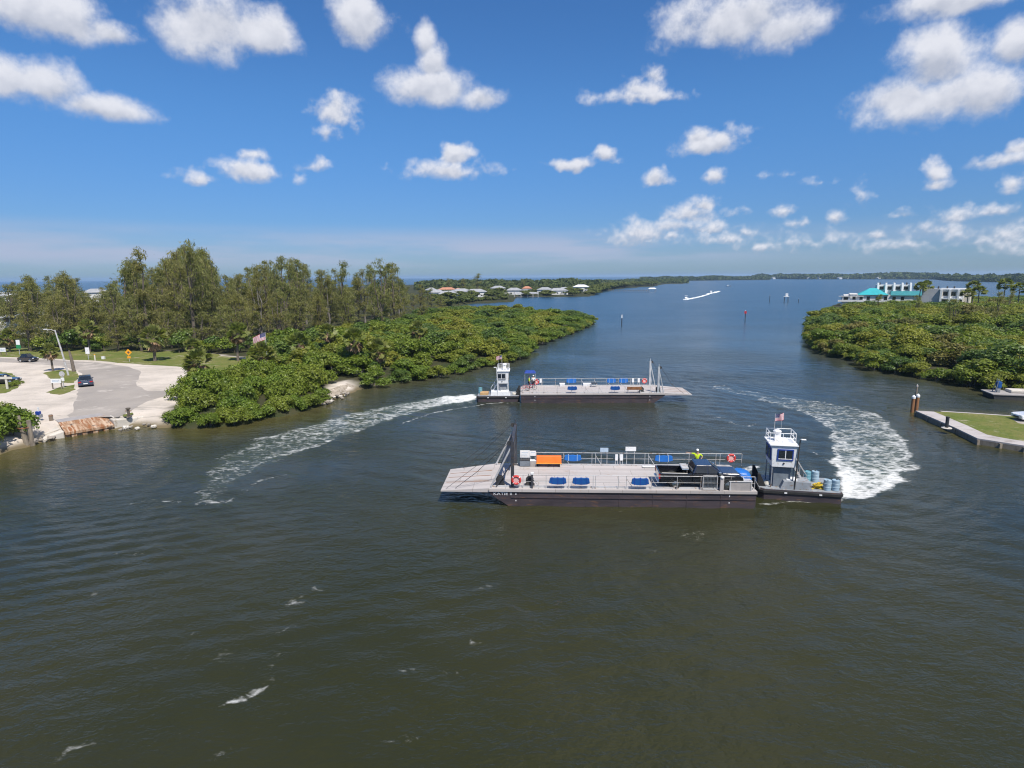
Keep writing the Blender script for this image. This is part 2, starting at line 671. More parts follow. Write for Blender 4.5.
# ------------------------------------------------------------------ outlines of the land
LEFT_PX = [(-80, 475), (-30, 466), (0, 455), (25, 448), (45, 441), (66, 437), (113, 430), (160, 427), (200, 429), (230, 427), (270, 419), (322, 407),
           (340, 397), (362, 390), (423, 379.5), (473, 370), (514, 362), (524, 357), (531, 347), (568, 335.5), (592, 326.5), (596, 322.5), (588, 319),
           (560, 315), (520, 312), (470, 311), (440, 309), (470, 304), (513, 302), (517, 296.6), (537, 297), (570, 296.8), (594, 295.8), (598, 292.6),
           (608, 290), (625, 287.8), (656, 286.3), (658, 284.3), (690, 283.5), (688, 281.8), (640, 281.6)]
LEFT = [at2(*p) for p in LEFT_PX] + [(-200, 1500), (-300, 950), (-380, 700), (-420, 550), (-440, 400), (-420, 200), (-300, 40), (-150, 34)]
RIGHT_PX = [(815, 314), (808, 320.5), (805.5, 325), (808, 345), (818, 355), (855, 361.5), (881, 372), (930, 378.5), (985, 389.5), (1030, 397), (1100, 408), (1250, 425)]
RIGHT = [at2(*p) for p in RIGHT_PX] + [(420, 130), (430, 330), (330, 372), (190, 345), at2(828, 308)]
STRIP = [at2(*p) for p in [(916, 411.5), (977, 440), (1030, 449.5), (1200, 478)]] + [at2(*p) for p in [(1250, 430), (1100, 421), (1024, 416.8), (975, 413.4)]]
ISLE_PX = [(640, 281.2), (700, 280.6), (771, 279.8), (765, 279.0), (640, 279.4)]
FAR_PX = [(750, 278.6), (800, 279.3), (860, 279.2), (938, 279.4), (948, 280.7), (985, 281.8), (1030, 282.6), (1150, 284)]
ISLE = [at2(*p) for p in ISLE_PX]
FARS = [at2(*p) for p in FAR_PX] + [(7000, 1500), (9000, 5000), (2500, 7500)]
CLUMP = None

# ------------------------------------------------------------------ ferries: frames used by water and boats
DECK = 1.3
fa, fb = at(489, 488.6, DECK), at(757, 491.2, DECK)
F1_RZ = math.atan2(fb.y - fa.y, fb.x - fa.x)
F1_L, F1_W = (fb - fa).length, 5.9
F1_LOC = Vector((fa.x, fa.y, 0))
ga, gb = at(520.5, 393.6, DECK), at(665, 393.2, DECK)
F2_RZ = math.atan2(gb.y - ga.y, gb.x - ga.x)
F2_L, F2_W = (gb - ga).length, 5.9
F2_LOC = Vector((ga.x, ga.y, 0))

# ------------------------------------------------------------------ water
wx = axis_grid(-78, 98, 0.42, -9000, 9000, 1.17)
wy = axis_grid(9, 114, 0.42, -120, 22000, 1.17)
P, quads = grid_mesh(wx, wy, None)
foam = np.zeros(len(P))
churn = np.zeros(len(P))
near = (P[:, 0] > -80) & (P[:, 0] < 100) & (P[:, 1] > 8) & (P[:, 1] < 116)
Q = P[near]


def pxl(pts):
    return np.array([at2(*p) for p in pts])


def curl_noise(Pq, s, seed):
    r = np.random.default_rng(seed)
    o = np.zeros(len(Pq))
    for k in range(18):
        th, f = r.uniform(0, 2 * PI), s * r.uniform(0.5, 2.2)
        o += np.sin(Pq[:, 0] * math.cos(th) * f + Pq[:, 1] * math.sin(th) * f + r.uniform(0, 7)) / math.sqrt(18)
    return o


def poly_foam(poly, inner, rim, rim_w, edge):
    d = sdist(Q, poly) + 0.45 * curl_noise(Q, 1.1, 5)
    return sstep(d, -0.15, edge) * inner + np.exp(-((d - rim_w * 0.6) / rim_w) ** 2) * rim


# the wake of the nearer ferry, swinging round behind its tug
W1 = pxl([(840, 499), (862, 498), (885, 493), (905, 482), (918, 466), (917, 452), (905, 434), (885, 418), (862, 408), (835, 403), (800, 399), (760, 392), (722, 385), (704, 386),
          (722, 391), (752, 398), (778, 407), (800, 413), (815, 420), (826, 432), (829, 446), (827, 458), (831, 472), (838, 484)])
c1 = np.array(at2(862, 484))
dist1 = np.hypot(*(Q - c1).T)
f1 = poly_foam(W1, np.clip(0.60 - 0.005 * dist1, 0.42, 0.60) + 0.14 * np.exp(-(dist1 / 3.4) ** 2), 0.26 * np.exp(-dist1 / 30), 0.8, 0.8)
ch1 = sstep(sdist(Q, W1), -0.5, 2.0) * np.clip(1 - dist1 / 45, 0.25, 1)
# the wake of the farther ferry, trailing back along the shore
W2 = pxl([(482, 392.5), (440, 396), (400, 403), (350, 413), (300, 427), (252, 441), (217, 458), (203, 478), (193, 500), (197, 504), (213, 500), (228, 488), (244, 478), (262, 468),
          (287, 457), (320, 445), (360, 431), (400, 417), (440, 407), (482, 400.5)])
c2 = np.array(at2(478, 396))
dist2 = np.hypot(*(Q - c2).T)
f2 = poly_foam(W2, np.clip(0.60 - 0.0045 * dist2, 0.37, 0.60) + 0.42 * np.exp(-(dist2 / 5) ** 2), 0.26, 0.55, 1.2)
ch2 = sstep(sdist(Q, W2), -0.5, 1.2) * np.clip(1 - dist2 / 50, 0.15, 1)
fo = np.maximum(f1, f2)
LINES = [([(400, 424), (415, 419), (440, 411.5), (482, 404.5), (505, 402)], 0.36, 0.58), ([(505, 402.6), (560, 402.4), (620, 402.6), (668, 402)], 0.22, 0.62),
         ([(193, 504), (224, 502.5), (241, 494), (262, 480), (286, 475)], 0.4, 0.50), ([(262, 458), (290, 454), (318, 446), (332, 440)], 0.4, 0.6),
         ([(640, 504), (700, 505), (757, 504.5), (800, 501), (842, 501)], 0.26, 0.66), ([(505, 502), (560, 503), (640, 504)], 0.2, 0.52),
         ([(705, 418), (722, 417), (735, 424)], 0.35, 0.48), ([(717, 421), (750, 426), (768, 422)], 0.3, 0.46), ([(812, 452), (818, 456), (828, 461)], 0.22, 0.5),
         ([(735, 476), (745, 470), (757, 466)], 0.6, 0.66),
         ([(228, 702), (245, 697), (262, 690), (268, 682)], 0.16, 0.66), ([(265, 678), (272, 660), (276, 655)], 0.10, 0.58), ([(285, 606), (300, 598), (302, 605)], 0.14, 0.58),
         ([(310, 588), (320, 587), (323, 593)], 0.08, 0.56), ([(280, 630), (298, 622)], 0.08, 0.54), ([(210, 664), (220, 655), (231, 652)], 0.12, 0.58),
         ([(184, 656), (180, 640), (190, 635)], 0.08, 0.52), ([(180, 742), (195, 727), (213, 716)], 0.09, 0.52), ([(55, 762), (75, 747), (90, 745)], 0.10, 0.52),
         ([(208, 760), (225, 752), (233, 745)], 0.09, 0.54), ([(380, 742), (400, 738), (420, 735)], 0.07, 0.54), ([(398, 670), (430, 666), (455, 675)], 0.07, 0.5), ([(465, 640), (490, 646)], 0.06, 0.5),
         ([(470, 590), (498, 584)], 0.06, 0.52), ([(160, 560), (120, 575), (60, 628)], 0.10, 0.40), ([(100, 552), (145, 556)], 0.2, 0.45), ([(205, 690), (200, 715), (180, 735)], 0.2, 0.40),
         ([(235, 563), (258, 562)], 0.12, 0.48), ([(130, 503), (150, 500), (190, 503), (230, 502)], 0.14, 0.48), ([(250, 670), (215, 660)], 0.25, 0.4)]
for px_ in ((622, 512), (628, 520), (634, 531), (640, 541), (645, 553), (637, 565), (630, 580), (612, 508), (655, 545)):  # sun glints below the near ferry, painted as pale specks in the foam mask
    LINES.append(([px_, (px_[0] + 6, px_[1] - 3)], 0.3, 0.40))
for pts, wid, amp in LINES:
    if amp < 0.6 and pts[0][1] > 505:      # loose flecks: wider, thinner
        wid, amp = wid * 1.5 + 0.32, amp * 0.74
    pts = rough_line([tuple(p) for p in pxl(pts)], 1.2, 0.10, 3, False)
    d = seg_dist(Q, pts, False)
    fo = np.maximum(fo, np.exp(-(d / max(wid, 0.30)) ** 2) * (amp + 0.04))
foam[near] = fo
churn[near] = np.maximum(ch1, ch2)
# shallow water along the banks
shal = np.zeros(len(P))
reg = (np.abs(P[:, 0]) < 420) & (P[:, 1] > 0) & (P[:, 1] < 500)
for poly, wdt in ((LEFT, 9.0), (RIGHT, 9.0), (STRIP, 3.5)):
    d = -sdist(P[reg], poly)
    shal[reg] = np.maximum(shal[reg], 1 - sstep(d, 0.0, wdt))
# low real swell in the near water: wash from the ferries and wind chop
z = np.zeros(len(P))
r2 = np.random.default_rng(11)
zq = np.zeros(len(Q))
for k in range(14):
    th, lam = r2.normal(0.9, 0.45), r2.uniform(1.6, 4.5)
    zq += 0.0042 * lam ** 0.6 * np.sin(2 * PI / lam * (Q[:, 0] * math.cos(th) + Q[:, 1] * math.sin(th)) + r2.uniform(0, 7) + 0.6 * curl_noise(Q, 0.12, 20 + k))
# diverging wash trains at the left, and rings round the right wake
wl = np.array(at2(215, 500))
dl = np.hypot(*(Q - wl).T)
g_left = np.exp(-((Q[:, 0] + 26) / 13) ** 2 - ((Q[:, 1] - 32) / 11) ** 2)
zq += 0.050 * g_left * np.sin(2 * PI / 1.55 * (Q[:, 0] * 0.35 - Q[:, 1] * 0.94) + 1.2 * curl_noise(Q, 0.14, 77))
dw = -sdist(Q, W1)
g_r = np.exp(-(np.clip(dw, 0, None) / 7) ** 2) * (dw > 0)
zq += 0.030 * g_r * np.sin(2 * PI / 1.5 * dw + 0.8 * curl_noise(Q, 0.2, 78))
df = np.abs((Q - np.array(F1_LOC[:2])) @ np.array([-math.sin(F1_RZ), math.cos(F1_RZ)]))
g_f = np.exp(-((df - 14) / 9) ** 2) * np.exp(-((Q[:, 0] - 4) / 20) ** 2)
zq += 0.032 * g_f * np.sin(2 * PI / 1.7 * (df * 0.9 + Q[:, 0] * 0.35) + 0.9 * curl_noise(Q, 0.15, 79))
zq += 0.05 * np.maximum(ch1, ch2) * curl_noise(Q, 2.2, 80)
fade = sstep(np.minimum.reduce([Q[:, 0] + 80, 100 - Q[:, 0], 116 - Q[:, 1]]), 0, 14)
z[near] = zq * fade
me = np_mesh('water', np.column_stack([P, z]), quads, None, True)
for nm, arr in (('foam', foam), ('churn', churn), ('shallow', shal)):
    a = me.attributes.new(nm, 'FLOAT', 'POINT')
    a.data.foreach_set('value', arr.astype(np.float32))
m, nt, out = new_mat('water')
co = nt.coord()
bs = nt.new('ShaderNodeBsdfPrincipled')
big = nt.noise(co, 0.035, 4)
body = nt.mix(nt.rng(big, 0.35, 0.65), WATER_A, WATER_B)
body = nt.mix(nt.math('MULTIPLY', nt.attr('shallow'), 0.8), body, WATER_SHAL)
body = nt.mix(nt.math('MULTIPLY', nt.attr('churn'), 0.75), body, WATER_CHURN)
bs.inputs['IOR'].default_value = 1.33
# open bay: bluer water, sky reflection painted in, wind chop too fine to see
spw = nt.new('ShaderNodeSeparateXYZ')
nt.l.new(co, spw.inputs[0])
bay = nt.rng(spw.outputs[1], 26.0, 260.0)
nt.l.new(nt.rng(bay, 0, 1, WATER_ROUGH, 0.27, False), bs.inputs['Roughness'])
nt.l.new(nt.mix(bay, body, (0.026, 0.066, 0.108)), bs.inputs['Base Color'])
# ripples
v1 = nt.scalev(co, (1.0, 1.5, 1.0))
rp = nt.noise(v1, 4.2, 3, 0.55, 0.3)
rp2 = nt.noise(nt.scalev(co, (0.8, 1.35, 1)), 1.35, 3, 0.55, 0.4)
rp3 = nt.noise(nt.scalev(co, (0.6, 1.3, 1)), 0.33, 3, 0.5)
patch = nt.rng(nt.noise(nt.scalev(co, (0.7, 1.3, 1)), 0.035, 4), 0.36, 0.64, 0.35, 1.45)
h = nt.math('ADD', nt.math('MULTIPLY', rp, 0.060), nt.math('ADD', nt.math('MULTIPLY', rp2, 0.17), nt.math('MULTIPLY', rp3, 0.26)))
bp = nt.new('ShaderNodeBump')
nt.l.new(nt.math('MULTIPLY', patch, WATER_BUMP), bp.inputs['Strength'])
bp.inputs['Distance'].default_value = 1.0
nt.l.new(h, bp.inputs['Height'])
nt.l.new(bp.outputs[0], bs.inputs['Normal'])
# foam: lace in the wake, broken bits elsewhere, painted glint specks too
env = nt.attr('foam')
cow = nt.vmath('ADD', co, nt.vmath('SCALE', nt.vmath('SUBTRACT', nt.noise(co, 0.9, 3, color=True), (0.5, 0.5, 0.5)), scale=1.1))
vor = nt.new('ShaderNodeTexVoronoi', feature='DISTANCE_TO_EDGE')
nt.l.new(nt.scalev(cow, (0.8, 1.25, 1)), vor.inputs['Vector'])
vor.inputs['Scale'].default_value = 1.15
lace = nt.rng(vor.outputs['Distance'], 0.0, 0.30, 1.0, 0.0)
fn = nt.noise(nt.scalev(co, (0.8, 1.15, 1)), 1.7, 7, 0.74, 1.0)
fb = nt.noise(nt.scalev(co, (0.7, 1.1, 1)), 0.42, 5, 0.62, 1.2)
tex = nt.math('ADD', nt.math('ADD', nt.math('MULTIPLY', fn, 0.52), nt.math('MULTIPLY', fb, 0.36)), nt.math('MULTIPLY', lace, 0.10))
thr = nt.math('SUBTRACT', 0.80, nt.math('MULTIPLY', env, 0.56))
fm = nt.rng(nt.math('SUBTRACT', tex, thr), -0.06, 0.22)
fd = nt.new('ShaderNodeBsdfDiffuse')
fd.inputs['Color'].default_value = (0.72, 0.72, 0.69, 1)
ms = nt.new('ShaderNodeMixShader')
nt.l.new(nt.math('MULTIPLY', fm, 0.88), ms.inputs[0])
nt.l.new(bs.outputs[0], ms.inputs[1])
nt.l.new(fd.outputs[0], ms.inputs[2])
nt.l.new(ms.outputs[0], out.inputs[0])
me.materials.append(m)
tag(link(bpy.data.objects.new('water', me)), kind='structure')

# ------------------------------------------------------------------ land
m, nt, out = new_mat('sand')
bs = nt.new('ShaderNodeBsdfPrincipled')
nt.l.new(bs.outputs[0], out.inputs[0])
co = nt.coord()
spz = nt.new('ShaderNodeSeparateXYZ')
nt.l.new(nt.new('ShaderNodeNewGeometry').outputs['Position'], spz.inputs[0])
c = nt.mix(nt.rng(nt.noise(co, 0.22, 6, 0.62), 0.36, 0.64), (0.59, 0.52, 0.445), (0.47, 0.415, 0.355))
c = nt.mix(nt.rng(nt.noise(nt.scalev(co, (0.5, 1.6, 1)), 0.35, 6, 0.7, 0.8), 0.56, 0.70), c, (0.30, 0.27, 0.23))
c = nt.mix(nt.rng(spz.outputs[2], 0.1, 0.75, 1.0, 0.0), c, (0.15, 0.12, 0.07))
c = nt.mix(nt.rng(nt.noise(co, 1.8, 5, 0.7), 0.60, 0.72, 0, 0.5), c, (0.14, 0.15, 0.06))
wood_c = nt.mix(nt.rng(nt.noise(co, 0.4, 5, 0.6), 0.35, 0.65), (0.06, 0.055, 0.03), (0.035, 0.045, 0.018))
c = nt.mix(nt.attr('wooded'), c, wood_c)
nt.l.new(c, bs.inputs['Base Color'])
bs.inputs['Roughness'].default_value = 0.95
bs.inputs['Specular IOR Level'].default_value = 0.1
b = nt.new('ShaderNodeBump')
b.inputs['Strength'].default_value = 0.5
b.inputs['Distance'].default_value = 0.08
nt.l.new(nt.noise(co, 1.2, 7, 0.65), b.inputs['Height'])
nt.l.new(b.outputs[0], bs.inputs['Normal'])


def land(name, poly, xs, ys, mat, wooded, top=1.2, slope=0.55, amp=0.5, seed=2):
    P, q = grid_mesh(xs, ys, None)
    d = sdist(P, poly) + amp * curl_noise(P, 0.9, seed)
    zz = np.clip(d * slope - 0.15, -0.5, top)
    keep = (d[q] > -1.6).any(1) | inside(P[q].mean(1), poly)
    used = np.unique(q[keep])
    remap = np.full(len(P), -1)
    remap[used] = np.arange(len(used))
    me = np_mesh(name, np.column_stack([P, zz])[used], remap[q[keep]], mat, True)
    wd = np.zeros(len(P))
    for wp in wooded:
        wd = np.maximum(wd, sstep(sdist(P, wp) + 0.5 * curl_noise(P, 0.7, 8), -0.6, 1.0))
    at_ = me.attributes.new('wooded', 'FLOAT', 'POINT')
    at_.data.foreach_set('value', wd[used].astype(np.float32))
    return tag(link(bpy.data.objects.new(name, me)), kind='structure')



m, nt, out = new_mat('grass')
bs = nt.new('ShaderNodeBsdfPrincipled')
nt.l.new(bs.outputs[0], out.inputs[0])
co = nt.coord()
c = nt.mix(nt.rng(nt.noise(co, 0.25, 6, 0.65), 0.35, 0.65), (0.125, 0.155, 0.036), (0.19, 0.18, 0.06))
c = nt.mix(nt.rng(nt.noise(co, 2.2, 6, 0.7), 0.45, 0.75), c, (0.08, 0.12, 0.025))
c = nt.mix(nt.rng(nt.noise(nt.vmath('ADD', co, (9, 4, 0)), 0.5, 6, 0.7), 0.56, 0.70), c, (0.36, 0.31, 0.22))
nt.l.new(c, bs.inputs['Base Color'])
bs.inputs['Roughness'].default_value = 0.95
bs.inputs['Specular IOR Level'].default_value = 0.1
b = nt.new('ShaderNodeBump')
b.inputs['Strength'].default_value = 0.8
b.inputs['Distance'].default_value = 0.15
nt.l.new(nt.noise(co, 3.0, 6, 0.7), b.inputs['Height'])
nt.l.new(b.outputs[0], bs.inputs['Normal'])
pmat('forest_floor', (0.06, 0.055, 0.03), (0.035, 0.045, 0.018), 0.95, scale=0.4, spec=0.1)
pmat('asphalt', (0.36, 0.32, 0.28), (0.29, 0.26, 0.23), 0.9, scale=0.14, c3=(0.46, 0.41, 0.36), s3=0.22, bump=0.3, bscale=6, spec=0.2)
G = 1.2


def gpoly(pts, zz=G):
    return [at2(x, y, zz) for x, y in pts]


road = gpoly([(69, 418), (76, 398), (83, 380), (82, 374), (76, 369.5), (60, 366), (30, 363.5), (0, 362), (-90, 360), (-90, 356.5), (0, 358), (60, 360.2), (100, 362.8), (124, 366.0),
              (140, 371), (139, 379), (136, 386), (148, 391), (176, 390), (182, 393), (160, 397.5), (140, 405), (131, 411), (118, 417)])
tag(sheet('road', rough_line(road, 1.6, 0.13, 6), G + 0.004, MATS['asphalt']), kind='structure')
lawn = gpoly([(-120, 355.5), (0, 356.8), (60, 359), (110, 361.8), (160, 365.5), (190, 368), (225, 372), (258, 377), (262, 370), (250, 360), (200, 352), (100, 349), (0, 348), (-120, 348)])
tag(sheet('lawn', rough_line(lawn, 3.0, 0.25, 8), G + 0.008, MATS['grass']), kind='structure')
W1_ = [at2(*p, 0.6) for p in [(-140, 350), (0, 351), (100, 352.5), (200, 355), (248, 361), (262, 375), (258, 381), (238, 384.5), (222, 389.5), (208, 393.5), (196, 398), (184, 405), (172, 412), (170, 432), (230, 434), (270, 424),
        (322, 410), (328, 398), (330, 387), (345, 384), (364, 386), (366, 394), (425, 384), (476, 374), (520, 366), (534, 350), (572, 339), (600, 328), (600, 320), (586, 316), (440, 312), (470, 307), (516, 305), (521, 299), (540, 299.5), (600, 298.5),
        (604, 294), (612, 292), (627, 290), (662, 288), (702, 285), (700, 281.2), (640, 281.2)]] + [(-205, 1520), (-310, 950), (-390, 700), (-430, 550), (-450, 400), (-430, 200), (-330, 130)]
W2_ = [at2(*p, 0.6) for p in [(790, 312), (790, 330), (800, 350), (815, 358), (850, 365), (880, 376), (930, 383), (985, 394), (1030, 402), (1300, 440)]] + [(440, 120), (460, 400), (150, 420)]
land('terrain', LEFT, axis_grid(-110, 45, 1.0, -470, 420, 1.12), axis_grid(48, 240, 1.0, 20, 1700, 1.10), MATS['sand'], [W1_])
land('terrain', RIGHT, axis_grid(58, 150, 1.0, 56, 450, 1.12), axis_grid(78, 260, 1.2, 70, 400, 1.12), MATS['sand'], [W2_], seed=4)
for k, pts in enumerate(([(44, 372.5), (60, 370), (76, 371), (80, 376), (73, 383), (58, 382), (49, 378)], [(46, 392.5), (58, 387.5), (75, 384.5), (75, 390), (60, 395)],
                         [(0, 371.5), (12, 373.5), (20, 380), (18, 388), (6, 393), (-30, 396), (-40, 376)], [(122, 415), (132, 412.5), (134, 414), (124, 417)])):
    tag(sheet('grass', rough_line(gpoly(pts), 0.7, 0.12, 30 + k), G + 0.010, MATS['grass']), kind='structure')
# far shores: low land
for nm, poly in (('terrain', ISLE), ('terrain', FARS)):
    b = MB()
    b.slab(poly, -0.5, 1.0)
    tag(b.build(nm, MATS['forest_floor']), kind='structure')
# ------------------------------------------------------------------ paints
pmat('hull_paint', (0.066, 0.050, 0.055), (0.042, 0.034, 0.039), 0.55, scale=0.8, stretch=(0.5, 1, 2), c3=(0.125, 0.07, 0.045), s3=2.2, bump=0.35, bscale=2)
pmat('deck_steel', (0.47, 0.43, 0.41), (0.385, 0.355, 0.34), 0.85, scale=0.5, stretch=(0.35, 1.4, 1), c3=(0.30, 0.26, 0.235), s3=1.3, bump=0.2, bscale=18, spec=0.25)
m, nt, out = new_mat('deck_plate')          # welded plates, tyre tracks and rust
bs = nt.new('ShaderNodeBsdfPrincipled')
nt.l.new(bs.outputs[0], out.inputs[0])
co = nt.coord()
br = nt.new('ShaderNodeTexBrick')
nt.l.new(co, br.inputs['Vector'])
for k_, v_ in (('Color1', (0.48, 0.44, 0.42, 1)), ('Color2', (0.425, 0.39, 0.37, 1)), ('Mortar', (0.27, 0.235, 0.21, 1)), ('Scale', 1.0), ('Mortar Size', 0.018), ('Brick Width', 2.4), ('Row Height', 1.48)):
    br.inputs[k_].default_value = v_
c = nt.mix(nt.rng(nt.noise(nt.scalev(co, (0.05, 1.9, 1)), 1.0, 5, 0.65), 0.46, 0.68, 0, 0.7), br.outputs['Color'], (0.29, 0.265, 0.25))
c = nt.mix(nt.rng(nt.noise(nt.scalev(co, (0.6, 1, 1)), 0.9, 7, 0.7), 0.57, 0.70, 0, 0.8), c, (0.33, 0.235, 0.17))
nt.l.new(c, bs.inputs['Base Color'])
bs.inputs['Roughness'].default_value = 0.85
bs.inputs['Specular IOR Level'].default_value = 0.25
pmat('rail_grey', (0.50, 0.50, 0.50), (0.40, 0.39, 0.38), 0.5, c3=(0.30, 0.2, 0.13), s3=5)
pmat('mast_dark', (0.055, 0.058, 0.07), (0.035, 0.036, 0.042), 0.5, c3=(0.12, 0.08, 0.055), s3=4)
pmat('mast_silver', (0.55, 0.57, 0.58), (0.42, 0.44, 0.45), 0.45, metal=0.2)
pmat('cable_steel', (0.06, 0.06, 0.065), (0.1, 0.1, 0.1), 0.5, metal=0.5)
pmat('white_paint', (0.80, 0.80, 0.79), (0.72, 0.72, 0.72), 0.42, scale=1.2, c3=(0.62, 0.58, 0.52), s3=5)
pmat('roof_white', (0.82, 0.82, 0.81), (0.76, 0.76, 0.75), 0.5)
pmat('trim_blue', (0.02, 0.055, 0.30), (0.02, 0.05, 0.24), 0.4)
pmat('tarp_blue', (0.012, 0.095, 0.33), (0.012, 0.075, 0.26), 0.45, scale=3, bump=0.5, bscale=5)
pmat('tarp_bright', (0.012, 0.15, 0.50), (0.012, 0.115, 0.42), 0.4, scale=2, bump=0.6, bscale=4)
pmat('strap', (0.45, 0.55, 0.65), (0.3, 0.38, 0.48), 0.7)
pmat('orange', (0.80, 0.17, 0.012), (0.72, 0.15, 0.012), 0.45)
pmat('orange_edge', (0.95, 0.36, 0.05), (0.85, 0.3, 0.04), 0.5)
pmat('ring_red', (0.62, 0.05, 0.04), (0.5, 0.04, 0.04), 0.5)
pmat('ring_pale', (0.78, 0.45, 0.42), (0.7, 0.4, 0.38), 0.6)
pmat('dark_gear', (0.03, 0.032, 0.036), (0.06, 0.055, 0.05), 0.6)
pmat('panel_grey', (0.36, 0.33, 0.31), (0.29, 0.27, 0.26), 0.8, scale=2, bump=0.3, bscale=9)
pmat('tug_grey', (0.30, 0.32, 0.34), (0.22, 0.24, 0.26), 0.6, c3=(0.2, 0.14, 0.1), s3=4)
pmat('tug_blue_grey', (0.19, 0.22, 0.25), (0.14, 0.16, 0.185), 0.6)
pmat('rust', (0.30, 0.13, 0.05), (0.16, 0.07, 0.035), 0.9, scale=2.0)
pmat('rubber', (0.018, 0.018, 0.018), (0.03, 0.03, 0.03), 0.85)
pmat('barrel_teal', (0.16, 0.36, 0.42), (0.12, 0.28, 0.34), 0.5, scale=3)
pmat('barrel_pale', (0.33, 0.44, 0.52), (0.26, 0.36, 0.43), 0.5, scale=3)
pmat('yellow_rope', (0.62, 0.44, 0.03), (0.5, 0.35, 0.03), 0.8)
pmat('tan_wood', (0.52, 0.33, 0.15), (0.42, 0.26, 0.12), 0.8, stretch=(1, 6, 1))
pmat('car_black', (0.010, 0.011, 0.014), (0.012, 0.013, 0.018), 0.22, coat=1.0)
pmat('car_navy', (0.008, 0.012, 0.035), (0.008, 0.012, 0.03), 0.2, coat=1.0)
pmat('car_blue', (0.035, 0.05, 0.085), (0.03, 0.045, 0.075), 0.25, coat=1.0)
pmat('car_white', (0.78, 0.78, 0.78), (0.74, 0.74, 0.75), 0.25, coat=1.0)
pmat('chrome', (0.75, 0.75, 0.76), (0.7, 0.7, 0.7), 0.15, metal=1.0)
pmat('bed_liner', (0.02, 0.02, 0.02), (0.03, 0.03, 0.03), 0.9)
pmat('board_white', (0.66, 0.62, 0.54), (0.58, 0.54, 0.46), 0.7)
pmat('lamp_red', (0.45, 0.015, 0.015), (0.38, 0.015, 0.015), 0.25)
pmat('lamp_clear', (0.75, 0.76, 0.78), (0.7, 0.7, 0.72), 0.12)
pmat('hi_vis', (0.55, 0.72, 0.015), (0.48, 0.65, 0.02), 0.8, scale=6, bump=0.6, bscale=10)
pmat('skin', (0.45, 0.27, 0.19), (0.40, 0.23, 0.16), 0.55)
pmat('cloth_dark', (0.03, 0.035, 0.05), (0.04, 0.045, 0.06), 0.9)
pmat('cloth_white', (0.75, 0.75, 0.73), (0.66, 0.66, 0.66), 0.9)
pmat('cloth_red', (0.50, 0.035, 0.05), (0.42, 0.03, 0.05), 0.85)
pmat('hair', (0.03, 0.02, 0.015), (0.05, 0.03, 0.02), 0.7)
pmat('flag_red', (0.42, 0.03, 0.05), (0.38, 0.03, 0.05), 0.8)
pmat('flag_white', (0.72, 0.70, 0.72), (0.68, 0.66, 0.68), 0.8)
pmat('flag_blue', (0.02, 0.03, 0.13), (0.02, 0.025, 0.11), 0.8)
pmat('letter_white', (0.78, 0.78, 0.78), (0.66, 0.65, 0.65), 0.6)
pmat('letter_dark', (0.05, 0.05, 0.06), (0.08, 0.08, 0.09), 0.7)
pmat('glass', (0.012, 0.016, 0.022), (0.02, 0.025, 0.03), 0.05, spec=0.8)
M = MATS


def make_flag(parent, loc, w, h, rz=0.0, drop=0.25, label=None):
    """striped flag flying from its pole: 13 stripes and a starred canton"""
    nx, nz = 16, 13
    vs, fs, mi = [], [], []
    for j in range(nz + 1):
        for i in range(nx + 1):
            u, v = i / nx, j / nz
            vs.append((u * w * 0.93, 0.13 * w * math.sin(u * 7 + v * 1.2) * u ** 0.6, (v - 1) * h - drop * w * u ** 1.3))
    for j in range(nz):
        for i in range(nx):
            a = j * (nx + 1) + i
            fs.append((a, a + 1, a + nx + 2, a + nx + 1))
            mi.append(2 if (j >= 6 and i < 7) else (0 if j % 2 == 0 else 1))
    base = len(vs)
    for r in range(5):
        for q in range(6):
            u, v = (0.35 + q) / 7 * 7 / nx, 1 - (0.9 + r * 1.25) / nz
            x, y, z = u * w * 0.93, 0.13 * w * math.sin(u * 7 + v * 1.2) * u ** 0.6, (v - 1) * h - drop * w * u ** 1.3
            s = w * 0.012
            for sg in (-1, 1):
                k = len(vs)
                vs += [(x - s, y + sg * 0.006, z), (x, y + sg * 0.006, z - s), (x + s, y + sg * 0.006, z), (x, y + sg * 0.006, z + s)]
                fs.append((k, k + 1, k + 2, k + 3))
                mi.append(1)
    me = bpy.data.meshes.new('flag')
    me.from_pydata(vs, [], fs)
    for mm in ('flag_red', 'flag_white', 'flag_blue'):
        me.materials.append(M[mm])
    me.polygons.foreach_set('material_index', mi)
    o = link(bpy.data.objects.new('flag', me), parent)
    o.location = loc
    o.rotation_euler = (0, 0, rz)
    if label:
        o['label'] = label
    return o


